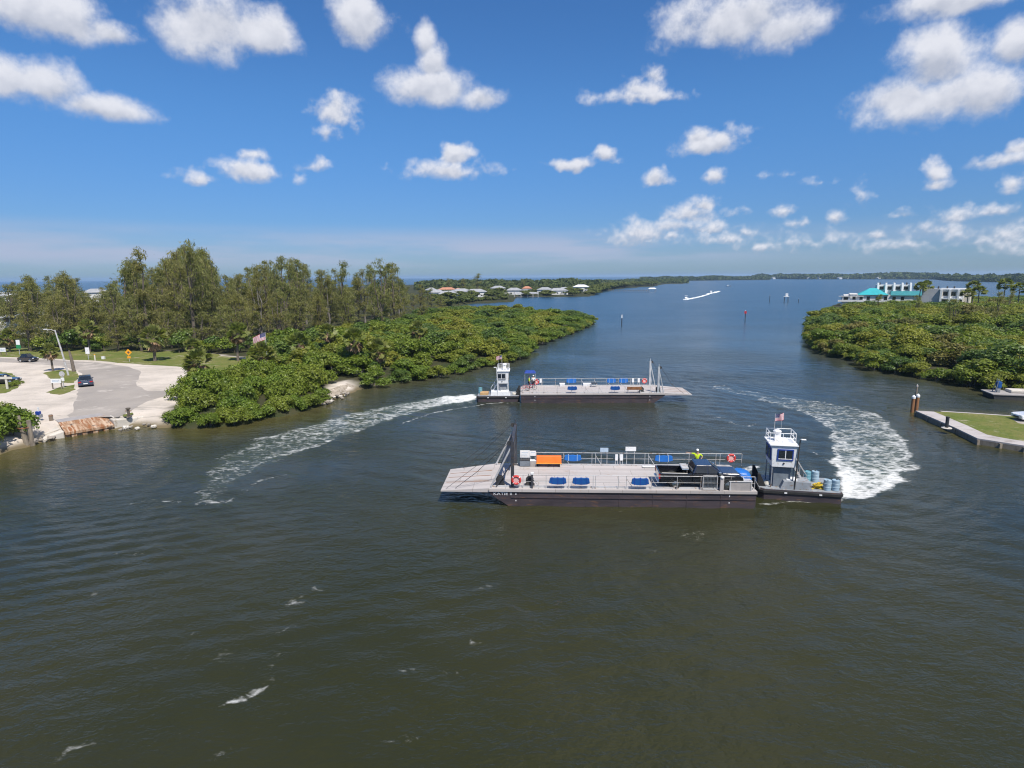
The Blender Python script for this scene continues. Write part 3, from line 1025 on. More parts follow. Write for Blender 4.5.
# ------------------------------------------------------------------ car ferries
def ferry(loc, rz, L, W, mx, mast_mat, label, pxs_near, pxs_far, name_text, mxx):
    X = (lambda x: L - x) if mx else (lambda x: x)
    root = thing('ferry_barge', label, 'ferry', loc, rz, 'car ferries crossing the channel')
    b = MB()
    b.prism([(X(x), z) for x, z in [(0.02, 1.098), (0.02, 0.95), (1.35, 0.02), (1.7, -0.35), (L - 0.35, -0.35), (L - 0.05, 0.2), (L - 0.02, 1.098)]], 0, W)
    hull = b.build('hull', M['hull_paint'], root)
    b = MB()
    for x in np.arange(2.2, L - 0.5, 2.4):
        b.box(X(x) - 0.03, X(x) + 0.03, -0.03, 0.0, 0.02, 1.1)
    b.box(X(1.6), X(L - 0.05), -0.05, 0.0, 0.62, 0.70)
    b.build('rub_rail', M['hull_paint'], root)
    b = MB()
    b.box(X(0), X(L), -0.10, W + 0.10, 1.10, DECK)
    b.build('deck', M['deck_plate'], root)
    b = MB()
    b.box(X(0.2), X(L - 0.2), 0.30, 0.42, DECK, DECK + 0.12)
    b.box(X(0.2), X(L - 0.2), W - 0.42, W - 0.30, DECK, DECK + 0.12)
    b.build('kerb', M['rail_grey'], root)
    # hinged loading ramp, narrower at its lip
    top = [(X(0.0), 0.06, DECK), (X(-3.55), 0.06, 1.10), (X(-3.55), W - 1.0, 1.10), (X(0.0), W - 0.06, DECK)]
    bot = [(X(0.0), 0.06, 1.0), (X(-3.55), 0.06, 1.02), (X(-3.55), W - 1.0, 1.02), (X(0.0), W - 0.06, 1.0)]
    b = MB()
    b.hexa(bot + top)
    ramp = b.build('ramp', M['deck_plate'], root)
    b = MB()
    for y0, y1 in ((1.6, 1.75), (2.9, 2.85), (4.1, 3.75)):
        b.hexa([(X(-0.1), y0, DECK - 0.03), (X(-3.4), y1, 1.08), (X(-3.4), y1 + 0.06, 1.08), (X(-0.1), y0 + 0.06, DECK - 0.03),
                (X(-0.1), y0, DECK + 0.012), (X(-3.4), y1, 1.122), (X(-3.4), y1 + 0.06, 1.122), (X(-0.1), y0 + 0.06, DECK + 0.012)])
    b.build('tread', M['rust'], ramp)
    # railings
    for yy, px_list in ((0.16, pxs_near), (W - 0.16, pxs_far)):
        b = MB()
        x0, x1 = px_list[0], px_list[-1]
        for zz, rr in ((DECK + 1.0, 0.026), (DECK + 0.52, 0.014)):
            b.tube((X(x0), yy, zz), (X(x1), yy, zz), rr, None, 6)
        for x in px_list:
            b.tube((X(x), yy, DECK), (X(x), yy, DECK + 1.0), 0.022, None, 6)
            if (int(x * 7)) % 3 == 0:
                b.tube((X(x), yy, DECK + 0.8), (X(x) + 0.5, yy + (0.28 if yy < 1 else -0.28), DECK + 0.02), 0.022, None, 5)
        b.build('railing', M['rail_grey'], root)
    # mast frame that lifts the ramp
    tops = []
    for yy in (0.28, W - 0.28):
        b = MB()
        b.box(X(mxx) - 0.12, X(mxx) + 0.12, yy - 0.12, yy + 0.12, DECK, DECK + 3.45)
        b.tube((X(mxx), yy, DECK + 3.45), (X(mxx), yy, DECK + 3.8), 0.06, 0.03)
        b.box(X(mxx) - 0.2, X(mxx) + 0.2, yy - 0.2, yy + 0.2, DECK, DECK + 0.08)
        mast = b.build('mast', M[mast_mat], root)
        b = MB()
        b.lathe([(0.14, -0.05), (0.18, -0.05), (0.18, 0.05), (0.14, 0.05)], 12, (X(mxx - 0.2), yy, DECK + 3.35), 'y')
        b.build('pulley', M['dark_gear'], mast)
        for z0, x1, r in ((DECK + 3.2, 0.12, 0.07), (DECK + 1.9, 0.5, 0.045)):
            b = MB()
            b.tube((X(mxx), yy, z0), (X(x1), yy, DECK + 0.05), r, None, 7)
            b.build('strut', M['rail_grey' if mast_mat == 'mast_dark' and z0 > 3.5 else mast_mat], root)
        b = MB()
        yt = yy if yy < 1 else W - 0.95
        b.path([(X(mxx - 0.2), yy, DECK + 3.45), (X(-0.9), yy * 0.7 + yt * 0.3, DECK + 1.15), (X(-2.5), yt, 1.2)], 0.02, 5)
        b.tube((X(mxx - 0.2), yy, DECK + 3.5), (X(-3.2), yt, 1.15), 0.014, None, 5)
        b.build('cable', M['cable_steel'], root)
    b = MB()
    b.box(X(mxx) - 0.1, X(mxx) + 0.1, 0.4, W - 0.4, DECK + 3.2, DECK + 3.4) if mast_mat == 'mast_dark' else None
    if mast_mat == 'mast_dark':
        b.build('crossbeam', M[mast_mat], root)
        b = MB()   # braced screen of bars high between the masts
        b.box(X(mxx) - 0.03, X(mxx) + 0.03, 3.4, W - 0.42, DECK + 1.25, DECK + 3.15)
        for k in range(4):
            y0 = 0.4 + k * (W - 0.8) / 4
            y1 = y0 + (W - 0.8) / 4
            b.tube((X(mxx), y0, DECK + 2.2), (X(mxx), y1, DECK + 3.2), 0.04, None, 5)
            b.tube((X(mxx), y1, DECK + 2.2), (X(mxx), y0, DECK + 3.2), 0.04, None, 5)
        b.tube((X(mxx), 0.4, DECK + 2.2), (X(mxx), W - 0.4, DECK + 2.2), 0.06, None, 6)
        b.build('brace', M[mast_mat], root)
        b = MB()   # dark screen between the far mast and its strut
        b.prism([(X(mxx - 0.13), DECK + 0.25), (X(mxx - 0.13), DECK + 2.75), (X(mxx - 0.75), DECK + 1.75), (X(0.55), DECK + 0.25)], W - 0.30, W - 0.26)
        b.build('screen', M['tug_blue_grey'], root)
    # winch beside each mast
    for x, y in ((0.75, 0.75), (2.95, 0.62)):
        b = MB()
        b.box(X(x) - 0.35, X(x) + 0.35, y - 0.22, y + 0.22, DECK, DECK + 0.14)
        b.lathe([(0.2, -0.16), (0.3, -0.16), (0.3, -0.1), (0.16, -0.1), (0.16, 0.1), (0.3, 0.1), (0.3, 0.16), (0.2, 0.16)], 14, (X(x), y, DECK + 0.44), 'y')
        for s in (-1, 1):
            b.prism([(X(x) - 0.3, DECK + 0.14), (X(x) + 0.3, DECK + 0.14), (X(x) + 0.06, DECK + 0.6), (X(x) - 0.06, DECK + 0.6)], y + s * 0.2 - 0.02, y + s * 0.2 + 0.02)
        b.tube((X(x), y, DECK + 0.4), (X(x) - 0.1, y - 0.1, DECK + 0.95), 0.035)
        b.build('winch', M['dark_gear'], root)
    if name_text:
        text_obj(name_text, 0.31, M['letter_white'], hull, (X(1.0), -0.014, 0.92), (PI / 2, 0, 0), sx=1.3)
    # draught marks
    for x in (1.95, L - 1.9):
        b = MB()
        for k, zz in enumerate((0.85, 0.60, 0.36)):
            b.box(X(x) - 0.035, X(x) + 0.035, -0.012, -0.001, zz, zz + (0.15 if k == 0 else 0.09))
        b.build('draught_mark', M['letter_white'], hull)
    return root


near_x = [(p - 490) / 13.77 for p in (515, 524, 533, 547, 569.5, 593.6, 596, 618.6, 626.4, 651, 676, 699, 718, 728, 751)]
far_x = [(p - 492.5) / 12.2 for p in (519, 534, 561, 589, 592.5, 616, 641, 644.5, 663, 684, 710, 714, 735)]
F1 = ferry(F1_LOC, F1_RZ, F1_L, F1_W, False, 'mast_dark', 'nearer car ferry barge with dark mast frame, carrying a black pickup', near_x, far_x, 'KATIE II', 1.7)
n2 = [1.2, 1.9, 3.5, 5.2, 6.9, 8.6, 10.4, 12.2, 14.0, 15.8, 17.2, 18.6]
F2 = ferry(F2_LOC, F2_RZ, F2_L, F2_W, True, 'mast_silver', 'farther car ferry barge with silver masts and an almost empty deck', n2, n2, None, 0.85)


def on(rootloc, rz, x, y, z):
    c, s = math.cos(rz), math.sin(rz)
    return Vector((rootloc.x + x * c - y * s, rootloc.y + x * s + y * c, z))


def o1(x, y, z=DECK):
    return on(F1_LOC, F1_RZ, x, y, z)


def o2(x, y, z=DECK):
    return on(F2_LOC, F2_RZ, F2_L - x, y, z)


# ---- things fixed to and standing on the ferries
def life_ring(label, loc, rz, tilt=0.0):
    t = thing('life_ring', label, 'life ring', loc, rz, 'red life rings on the ferry railings')
    MB().torus((0, 0, 0), 0.29, 0.085, 24, 8).build('ring', M['ring_red'], t, smooth=True)
    b = MB()
    for k in range(4):
        b.torus((0, 0, 0), 0.29, 0.094, 3, 8, 'y', k * PI / 2 + PI / 4 - 0.08, k * PI / 2 + PI / 4 + 0.08)
    b.build('band', M['letter_white'], t)
    MB().lathe([(0.20, -0.012), (0.20, 0.012)], 18, (0, 0, 0), 'y').build('backing', M['ring_pale'], t)
    return t


def cover(label, loc, rz, w=1.26, straps=3, mat='tarp_blue', h=0.44):
    t = thing('life_jacket_cover', label, 'cover', loc, rz, 'blue vinyl covers tied along the ferry railings')
    b = MB()
    n = 9
    for i in range(n - 1):
        pass
    prof = [(-w / 2, 0.04), (-w / 2 + 0.06, h - 0.03)] + [(-w / 2 + w * k / 6, h + (0.012 if k % 2 else -0.012)) for k in range(1, 6)] + [(w / 2 - 0.06, h - 0.03), (w / 2, 0.04), (w / 4, -0.05), (0, -0.07), (-w / 4, -0.04)]
    b.prism(prof, -0.07, 0.07)
    b.build('fabric', M[mat], t, bevel=0.02)
    for k in range(straps):
        b = MB()
        x = (k - (straps - 1) / 2) * w / straps
        b.box(x - 0.02, x + 0.02, -0.082, 0.082, -0.05, h + 0.05)
        b.build('tie', M['trim_blue' if straps == 3 else 'strap'], t)
    return t


life_ring('red life ring with pale centre on the near railing beside the dark mast', o1(1.98, 0.04, 1.95), F1_RZ)
life_ring('red life ring on the far railing by the front of the pickup', o1(19.0, F1_W - 0.28, 1.98), F1_RZ)
life_ring('pale red life ring behind the near railing next to the grey panel box', o1(16.95, 0.34, 1.82), F1_RZ)
for px, wh in ((558.5, 'blue cover on the near railing, closest to the orange bench'), (581.5, 'blue cover on the near railing, between the closest pair of covers and mid deck'),
               (639.5, 'blue cover on the near railing just behind the pickup')):
    cover(wh, o1((px - 490) / 13.77, 0.04, 1.72), F1_RZ)
cover('pale strapped blue cover on the far railing beside the orange bench', o1((570 - 492.5) / 12.2, F1_W - 0.32, 1.72), F1_RZ, 1.4, 2, 'tarp_bright')
cover('pale strapped blue cover on the far railing behind the pickup bed', o1((659 - 492.5) / 12.2, F1_W - 0.32, 1.72), F1_RZ, 1.45, 2, 'tarp_bright')

t = thing('bench', 'bright orange bench locker by the far railing', 'bench', o1((546.3 - 492.5) / 12.2, F1_W - 0.62), F1_RZ)
MB().frust((-1.0, 1.0, -0.28, 0.25), 0.38, (-1.0, 1.0, -0.12, 0.25), 0.86).build('back_panel', M['orange'], t, bevel=0.03)
MB().box(-1.02, 1.02, -0.36, -0.26, 0.30, 0.38).build('front_lip', M['orange_edge'], t, bevel=0.015)
for x in (-0.85, 0.0, 0.85):
    MB().box(x - 0.05, x + 0.05, -0.2, 0.2, 0, 0.38).build('leg', M['dark_gear'], t)


def board(label, loc, rz, w, h, z0, mat='white_paint', legs=True, lines=2, thick=0.04):
    t = thing('notice_board', label, 'sign', loc, rz, 'white boards along the ferry railings')
    MB().box(-w / 2, w / 2, -thick / 2, thick / 2, z0, z0 + h).build('board', M[mat], t, bevel=0.01)
    if legs:
        for x in (-w * 0.36, w * 0.36):
            MB().tube((x, 0.05, 0), (x, 0.05, z0 + h * 0.6), 0.03, None, 6).build('leg', M['rail_grey'], t)
    if lines:
        b = MB()
        for k in range(lines):
            zz = z0 + h * (0.7 - 0.32 * k)
            b.box(-w * 0.34, w * (0.34 - 0.12 * k), -thick / 2 - 0.006, -thick / 2 - 0.001, zz - 0.02, zz + 0.02)
        b.build('print_line', M['strap'], t)
    return t


X1 = lambda p: (p - 492.5) / 12.2
board('large white notice board over a dark box, next to the dark mast', o1(X1(522.6), F1_W - 0.35), F1_RZ, 0.78, 0.62, 0.62)
board('smaller white notice board between the mast and the orange bench', o1(X1(530.5), F1_W - 0.35), F1_RZ, 0.5, 0.42, 0.78, lines=1)
board('grey sign plate standing above the far railing amidships', o1(X1(601), F1_W - 0.12), F1_RZ, 0.66, 0.34, 1.08, 'strap', lines=0)
board('white sign plate standing highest above the far railing', o1(X1(627), F1_W - 0.12), F1_RZ, 0.85, 0.36, 1.16, lines=0)
board('narrow upright white panel amidships, the one nearer the mast', o1(X1(612.8), F1_W - 0.4), F1_RZ, 0.22, 0.52, 0.45, lines=0)
board('narrow upright white panel amidships, the one nearer the pickup', o1(X1(617.6), F1_W - 0.4), F1_RZ, 0.25, 0.52, 0.45, lines=0)
t = thing('equipment_box', 'dark equipment box below the large white notice board', 'box', o1(X1(522.6), F1_W - 0.62), F1_RZ)
MB().box(-0.4, 0.4, -0.2, 0.18, 0.02, 0.52).build('body', M['tug_blue_grey'], t, bevel=0.03)
MB().box(-0.43, 0.43, -0.23, 0.2, 0.52, 0.57).build('lid', M['dark_gear'], t, bevel=0.01)
t = thing('locker', 'low grey locker beside the orange bench', 'box', o1(X1(531), F1_W - 0.6), F1_RZ)
MB().box(-0.26, 0.26, -0.2, 0.2, 0.0, 0.46).build('body', M['panel_grey'], t, bevel=0.02)
MB().box(-0.28, 0.28, -0.22, 0.22, 0.46, 0.5).build('lid', M['white_paint'], t, bevel=0.01)
t = thing('mast_lamp', 'white capped lamp post on the near railing near the life ring', 'lamp', o1((533 - 490) / 13.77, 0.16), F1_RZ)
MB().box(-0.06, 0.06, -0.06, 0.06, 0, 1.05).build('post', M['mast_dark'], t)
MB().box(-0.11, 0.11, -0.11, 0.11, 1.05, 1.2).build('cap', M['white_paint'], t, bevel=0.02)
t = thing('plank', 'long white plank lying along the far kerb behind the pickup', 'plank', o1(X1(649), F1_W - 0.75), F1_RZ)
MB().box(-0.95, 0.95, -0.14, 0.14, 0.0, 0.12).build('board', M['white_paint'], t, bevel=0.01)
MB().box(-0.95, 0.95, -0.16, -0.145, 0.0, 0.05).build('edge', M['dark_gear'], t)
# gate and box at the tug end
t = thing('gate', 'grey framed mesh gate in the near railing beside the pickup', 'gate', o1((707.5 - 490) / 13.77, 0.05), F1_RZ)
b = MB()
for a, c in (((-0.5, 0, 0.1), (0.5, 0, 0.1)), ((-0.5, 0, 1.08), (0.5, 0, 1.08)), ((-0.5, 0, 0.1), (-0.5, 0, 1.08)), ((0.5, 0, 0.1), (0.5, 0, 1.08))):
    b.tube(a, c, 0.035, None, 6)
b.build('frame', M['rail_grey'], t)
b = MB()
for k in range(9):
    b.tube((-0.4 + k * 0.1, 0, 0.1), (-0.4 + k * 0.1, 0, 1.08), 0.008, None, 4)
    b.tube((-0.5, 0, 0.2 + k * 0.095), (0.5, 0, 0.2 + k * 0.095), 0.008, None, 4)
b.build('mesh', M['tug_blue_grey'], t)
t = thing('pillar', 'thick white pillar post between the mesh gate and a life ring', 'post', o1((718.8 - 490) / 13.77, 0.04), F1_RZ)
MB().box(-0.13, 0.13, -0.08, 0.08, 0, 0.95).build('post', M['deck_steel'], t, bevel=0.015)
MB().lathe([(0.15, 0.95), (0.15, 1.02), (0.1, 1.08)], 10).build('cap', M['white_paint'], t)
t = thing('storage_box', 'grey panelled storage box at the tug end of the near ferry', 'box', o1((740 - 490) / 13.77 - 0.2, 0.42), F1_RZ)
MB().box(-0.78, 0.78, -0.36, 0.3, 0.0, 0.64).build('body', M['panel_grey'], t, bevel=0.015)
MB().box(-0.82, 0.82, -0.4, 0.34, 0.64, 0.70).build('lid', M['rail_grey'], t, bevel=0.01)
for x in (-0.74, 0.74):
    MB().box(x - 0.04, x + 0.04, -0.39, -0.362, 0.0, 0.64).build('batten', M['rail_grey'], t)
t = thing('tarp_bin', 'big bin under a bright blue tarpaulin behind the storage box', 'bin', o1((741.5 - 490) / 13.3 - 0.75, 1.3), F1_RZ)
MB().frust((-0.55, 0.6, -0.45, 0.5), 0.0, (-0.66, 0.7, -0.55, 0.6), 0.85).build('bin', M['tarp_blue'], t, bevel=0.05)
b = MB()
vs, fs = [], []
for j in range(7):
    for i in range(9):
        u, v = i / 8 * 2 - 1, j / 6 * 2 - 1
        vs.append((u * 0.74, v * 0.64, 1.20 - 0.22 * (abs(u) ** 3) - 0.20 * abs(v) ** 3 + 0.04 * math.sin(i * 2.1 + j)))
for j in range(6):
    for i in range(8):
        a = j * 9 + i
        fs.append((a, a + 1, a + 10, a + 9))
ring = [i for i in range(9)] + [9 * j + 8 for j in range(1, 7)] + [54 + i for i in range(7, -1, -1)] + [9 * j for j in range(5, 0, -1)]
k0 = len(vs)
for q, i in enumerate(ring):
    x, y, zz = vs[i]
    vs.append((x * 1.03, y * 1.03, 0.62 + 0.10 * math.sin(q * 1.3)))
for q in range(len(ring)):
    q2 = (q + 1) % len(ring)
    fs.append((ring[q], ring[q2], k0 + q2, k0 + q))
b.add(vs, fs)
b.build('tarpaulin', M['tarp_bright'], t, smooth=True)


# ------------------------------------------------------------------ vehicles
def wheels(t, xs, half, r=0.36, w=0.22):
    for x in xs:
        for s in (-1, 1):
            wh = MB().lathe([(r * 0.62, -w / 2), (r * 0.94, -w / 2), (r, -w / 2 + 0.04), (r, w / 2 - 0.04), (r * 0.94, w / 2), (r * 0.62, w / 2)], 22, (x, s * (half - w / 2 + 0.01), r), 'y').build('wheel', M['rubber'], t, smooth=False)
            MB().lathe([(r * 0.1, -0.02), (r * 0.6, 0.0), (r * 0.6, 0.03)], 14, (x, s * (half + 0.012) - (0.02 if s > 0 else 0.0), r), 'y').build('rim', M['chrome'], wh)


def quad_panel(b, pts, d=0.012):
    """thin panel with real thickness"""
    p = [Vector(q) for q in pts]
    n = (p[1] - p[0]).cross(p[3] - p[0]).normalized() * d
    b.hexa([q for q in p] + [q + n for q in p])


def pickup(label, loc, rz):
    t = thing('pickup_truck', label, 'pickup', loc, rz)
    t.scale = (1, 1, 0.93)
    hw = 0.98
    b = MB()
    # front and cab lower body
    prof = [(-0.62, 0.42), (2.9, 0.42), (2.98, 0.62), (2.94, 0.98), (2.72, 1.14), (1.45, 1.26), (-0.62, 1.22)]
    b.prism(prof, -hw, hw)
    b.build('body', M['car_black'], t, bevel=0.06, smooth=False)
    b = MB()
    for s in (-1, 1):
        y0, y1 = sorted((s * hw, s * (hw - 0.1)))
        b.box(-2.86, -0.63, y0, y1, 0.45, 1.22)
    b.box(-2.86, -0.63, -hw + 0.1, hw - 0.1, 0.45, 0.66)
    bed = b.build('cargo_bed', M['car_black'], t, bevel=0.02)
    b = MB()
    b.box(-2.96, -2.87, -hw, hw, 0.5, 1.22)
    tg = b.build('tailgate', M['car_black'], t, bevel=0.03)
    b = MB()
    b.box(-2.8, -0.66, -hw + 0.11, hw - 0.11, 0.665, 0.70)
    b.build('bed_floor', M['bed_liner'], t)
    b = MB()
    b.frust((-0.6, 1.5, -0.93, 0.93), 1.23, (-0.35, 0.72, -0.76, 0.76), 1.88)
    b.build('cab', M['car_navy'], t, bevel=0.05)
    # bonnet
    b = MB()
    b.frust((1.42, 2.86, -0.88, 0.88), 1.16, (1.5, 2.6, -0.78, 0.78), 1.30)
    b.build('bonnet', M['car_navy'], t, bevel=0.05)
    # glass
    b = MB()
    quad_panel(b, [(1.49, -0.83, 1.27), (1.49, 0.83, 1.27), (0.80, 0.70, 1.835), (0.80, -0.70, 1.835)], 0.02)
    b.build('windscreen', M['glass'], t)
    b = MB()
    quad_panel(b, [(-0.60, 0.78, 1.30), (-0.60, -0.78, 1.30), (-0.40, -0.68, 1.80), (-0.40, 0.68, 1.80)], 0.02)
    b.build('rear_window', M['glass'], t)
    for s in (-1, 1):
        for xa, xb, xc, xd in ((-0.42, 0.42, 0.38, -0.26), (0.50, 1.28, 0.74, 0.46)):
            b = MB()
            pts = [(xa, s * 0.925, 1.29), (xb, s * 0.925, 1.29), (xc, s * 0.785, 1.80), (xd, s * 0.785, 1.80)]
            quad_panel(b, pts if s < 0 else pts[::-1], 0.015)
            b.build('side_window', M['glass'], t)
        for xa, xb in ((-0.52, 0.44), (0.48, 1.42)):
            b = MB()
            b.box(xa, xb, s * hw - 0.006 if s > 0 else s * hw - 0.008, s * hw + 0.008 if s > 0 else s * hw + 0.006, 0.55, 1.2)
            d = b.build('door', M['car_black'], t)
            MB().box(xa + 0.08, xa + 0.26, s * (hw + 0.012) - 0.012, s * (hw + 0.012) + 0.012, 1.03, 1.07).build('handle', M['chrome'], d)
        for x in (-1.78, 1.92):
            MB().torus((x, s * hw, 0.40), 0.46, 0.05, 14, 6, 'y', 0.0, PI).build('wheel_arch', M['bed_liner'], t)
        MB().box(1.15, 1.35, min(s * 0.97, s * 1.22), max(s * 0.97, s * 1.22), 1.28, 1.46).build('wing_mirror', M['chrome'], t, bevel=0.03)
        MB().box(-2.985, -2.88, min(s * 0.78, s * 0.99), max(s * 0.78, s * 0.99), 0.78, 1.16).build('tail_light', M['lamp_red'], t, bevel=0.01)
        MB().box(2.86, 3.0, min(s * 0.55, s * 0.95), max(s * 0.55, s * 0.95), 0.78, 0.96).build('headlight', M['lamp_clear'], t, bevel=0.02)
    MB().box(2.95, 3.02, -0.5, 0.5, 0.62, 0.95).build('grille', M['dark_gear'], t)
    MB().box(2.88, 3.06, -0.96, 0.96, 0.42, 0.58).build('bumper', M['chrome'], t, bevel=0.03)
    MB().box(-3.06, -2.95, -0.96, 0.96, 0.42, 0.55).build('bumper', M['chrome'], t, bevel=0.03)
    wheels(t, (-1.78, 1.92), 0.99, 0.40, 0.26)
    return t


pk = at(696, 477.5, DECK)
pk_l = ((pk - F1_LOC).to_2d() @ Vector((math.cos(F1_RZ), math.sin(F1_RZ))))
PKX = (696.5 - 490) / 13.15 + 0.05
PK = o1(PKX - 0.5, 1.22)
pickup('black crew cab pickup parked on the near ferry, boards in its bed', PK, F1_RZ - R(2.5))
t = thing('lumber', 'pale boards lying in the bed of the black pickup', 'boards', on(PK, F1_RZ, -1.75, 0.05, DECK + 0.655), F1_RZ - R(2.5), None)
for k, (y, z0, l) in enumerate(((-0.5, 0.0, 0.98), (-0.28, 0.0, 0.95), (-0.4, 0.07, 0.9), (-0.05, 0.0, 0.92))):
    MB().box(-l, l, y - 0.1, y + 0.1, z0 + 0.2 * (k < 3), z0 + 0.06 + 0.2 * (k < 3)).build('board', M['board_white'], t)
MB().box(-0.9, 0.9, -0.6, 0.1, 0.0, 0.2).build('crate', M['bed_liner'], t)
t = thing('toolbox', 'pale grey toolbox across the pickup bed behind its cab', 'toolbox', on(PK, F1_RZ, -0.95, 0.12, DECK + 1.145), F1_RZ - R(2.5))
MB().box(-0.24, 0.24, -0.2, 1.0 - 0.1, 0.0, 0.12).build('body', M['strap'], t, bevel=0.03)
MB().frust((-0.26, 0.26, -0.22, 0.92), 0.125, (-0.2, 0.2, -0.18, 0.88), 0.16).build('lid', M['rail_grey'], t, bevel=0.01)


def car(label, loc, rz, paint, L=4.4, W=1.8, H=1.45, group=None):
    t = thing('car', label, 'car', loc, rz, group)
    h, w = L / 2, W / 2
    zb = H * 0.60
    b = MB()
    b.prism([(-h, 0.34), (-h + 0.12, 0.22), (h - 0.15, 0.22), (h, 0.38), (h - 0.02, zb * 0.78), (h - 0.25, zb * 0.9), (h * 0.42, zb), (-h * 0.72, zb * 1.02), (-h + 0.04, zb * 0.93)], -w, w)
    b.build('body', M[paint], t, bevel=0.07)
    c0, c1, r0, r1 = -h * 0.72, h * 0.42, -h * 0.42, h * 0.10
    wt = w * 0.74
    b = MB()
    b.frust((c0, c1, -w * 0.92, w * 0.92), zb, (r0, r1, -wt, wt), H)
    b.build('cabin', M[paint], t, bevel=0.05)

    def onslope(x0, z0, x1, z1, f):
        return x0 + (x1 - x0) * f, z0 + (z1 - z0) * f
    for nm, xa, xb, sgn in (('windscreen', c1, r1, 1), ('rear_window', c0, r0, -1)):
        xl, zl = onslope(xa, zb, xb, H, 0.08)
        xh, zh = onslope(xa, zb, xb, H, 0.88)
        pts = [(xl + sgn * 0.005, -w * 0.82, zl), (xl + sgn * 0.005, w * 0.82, zl), (xh + sgn * 0.005, wt * 0.9, zh), (xh + sgn * 0.005, -wt * 0.9, zh)]
        b = MB()
        quad_panel(b, pts if sgn > 0 else pts[::-1], 0.015)
        b.build(nm, M['glass'], t)
    for s in (-1, 1):
        mid = (c0 + c1) / 2
        for a0, a1, b0, b1 in ((c0 + 0.28, mid - 0.05, r0 + 0.08, mid - 0.05), (mid + 0.05, c1 - 0.32, mid + 0.05, r1 - 0.05)):
            yl, yh = w * 0.92 + (wt - w * 0.92) * 0.1, w * 0.92 + (wt - w * 0.92) * 0.86
            pts = [(a0, s * (yl + 0.003), zb + (H - zb) * 0.1), (a1, s * (yl + 0.003), zb + (H - zb) * 0.1), (b1, s * (yh + 0.003), zb + (H - zb) * 0.86), (b0, s * (yh + 0.003), zb + (H - zb) * 0.86)]
            b = MB()
            quad_panel(b, pts if s < 0 else pts[::-1], 0.012)
            b.build('side_window', M['glass'], t)
        MB().box(h - 0.14, h + 0.01, min(s * w * 0.5, s * w * 0.92), max(s * w * 0.5, s * w * 0.92), zb * 0.66, zb * 0.84).build('headlight', M['lamp_clear'], t, bevel=0.02)
        MB().box(-h - 0.01, -h + 0.1, min(s * w * 0.55, s * w * 0.95), max(s * w * 0.55, s * w * 0.95), zb * 0.72, zb * 0.92).build('tail_light', M['lamp_red'], t, bevel=0.02)
        MB().box(c1 - 0.55, c1 - 0.4, min(s * w * 0.95, s * w * 1.12), max(s * w * 0.95, s * w * 1.12), zb + 0.02, zb + 0.14).build('wing_mirror', M[paint], t, bevel=0.02)
    MB().box(-h - 0.012, -h + 0.02, -0.26, 0.26, zb * 0.5, zb * 0.64).build('number_plate', M['letter_white'], t)
    MB().box(h - 0.06, h + 0.015, -w * 0.45, w * 0.45, 0.34, zb * 0.62).build('grille', M['dark_gear'], t)
    wheels(t, (-h * 0.6, h * 0.6), w, 0.33, 0.2)
    return t


# ------------------------------------------------------------------ people
def skin_mesh(name, nodes, edges, mat, root=0, sub=1):
    me = bpy.data.meshes.new(name)
    keys = list(nodes)
    me.from_pydata([nodes[k][0] for k in keys], [(keys.index(a), keys.index(b)) for a, b in edges], [])
    o = bpy.data.objects.new('tmp', me)
    COL.objects.link(o)
    sk = o.modifiers.new('s', 'SKIN')
    sk.use_smooth_shade = True
    for i, k in enumerate(keys):
        r = nodes[k][1]
        me.skin_vertices[0].data[i].radius = r if isinstance(r, tuple) else (r, r)
        me.skin_vertices[0].data[i].use_root = (i == root)
    ss = o.modifiers.new('d', 'SUBSURF')
    ss.levels = ss.render_levels = sub
    bpy.context.view_layer.update()
    dg = bpy.context.evaluated_depsgraph_get()
    m2 = bpy.data.meshes.new_from_object(o.evaluated_get(dg))
    m2.name = name
    bpy.data.objects.remove(o)
    m2.materials.clear()
    m2.materials.append(mat)
    for p in m2.polygons:
        p.use_smooth = True
    return m2


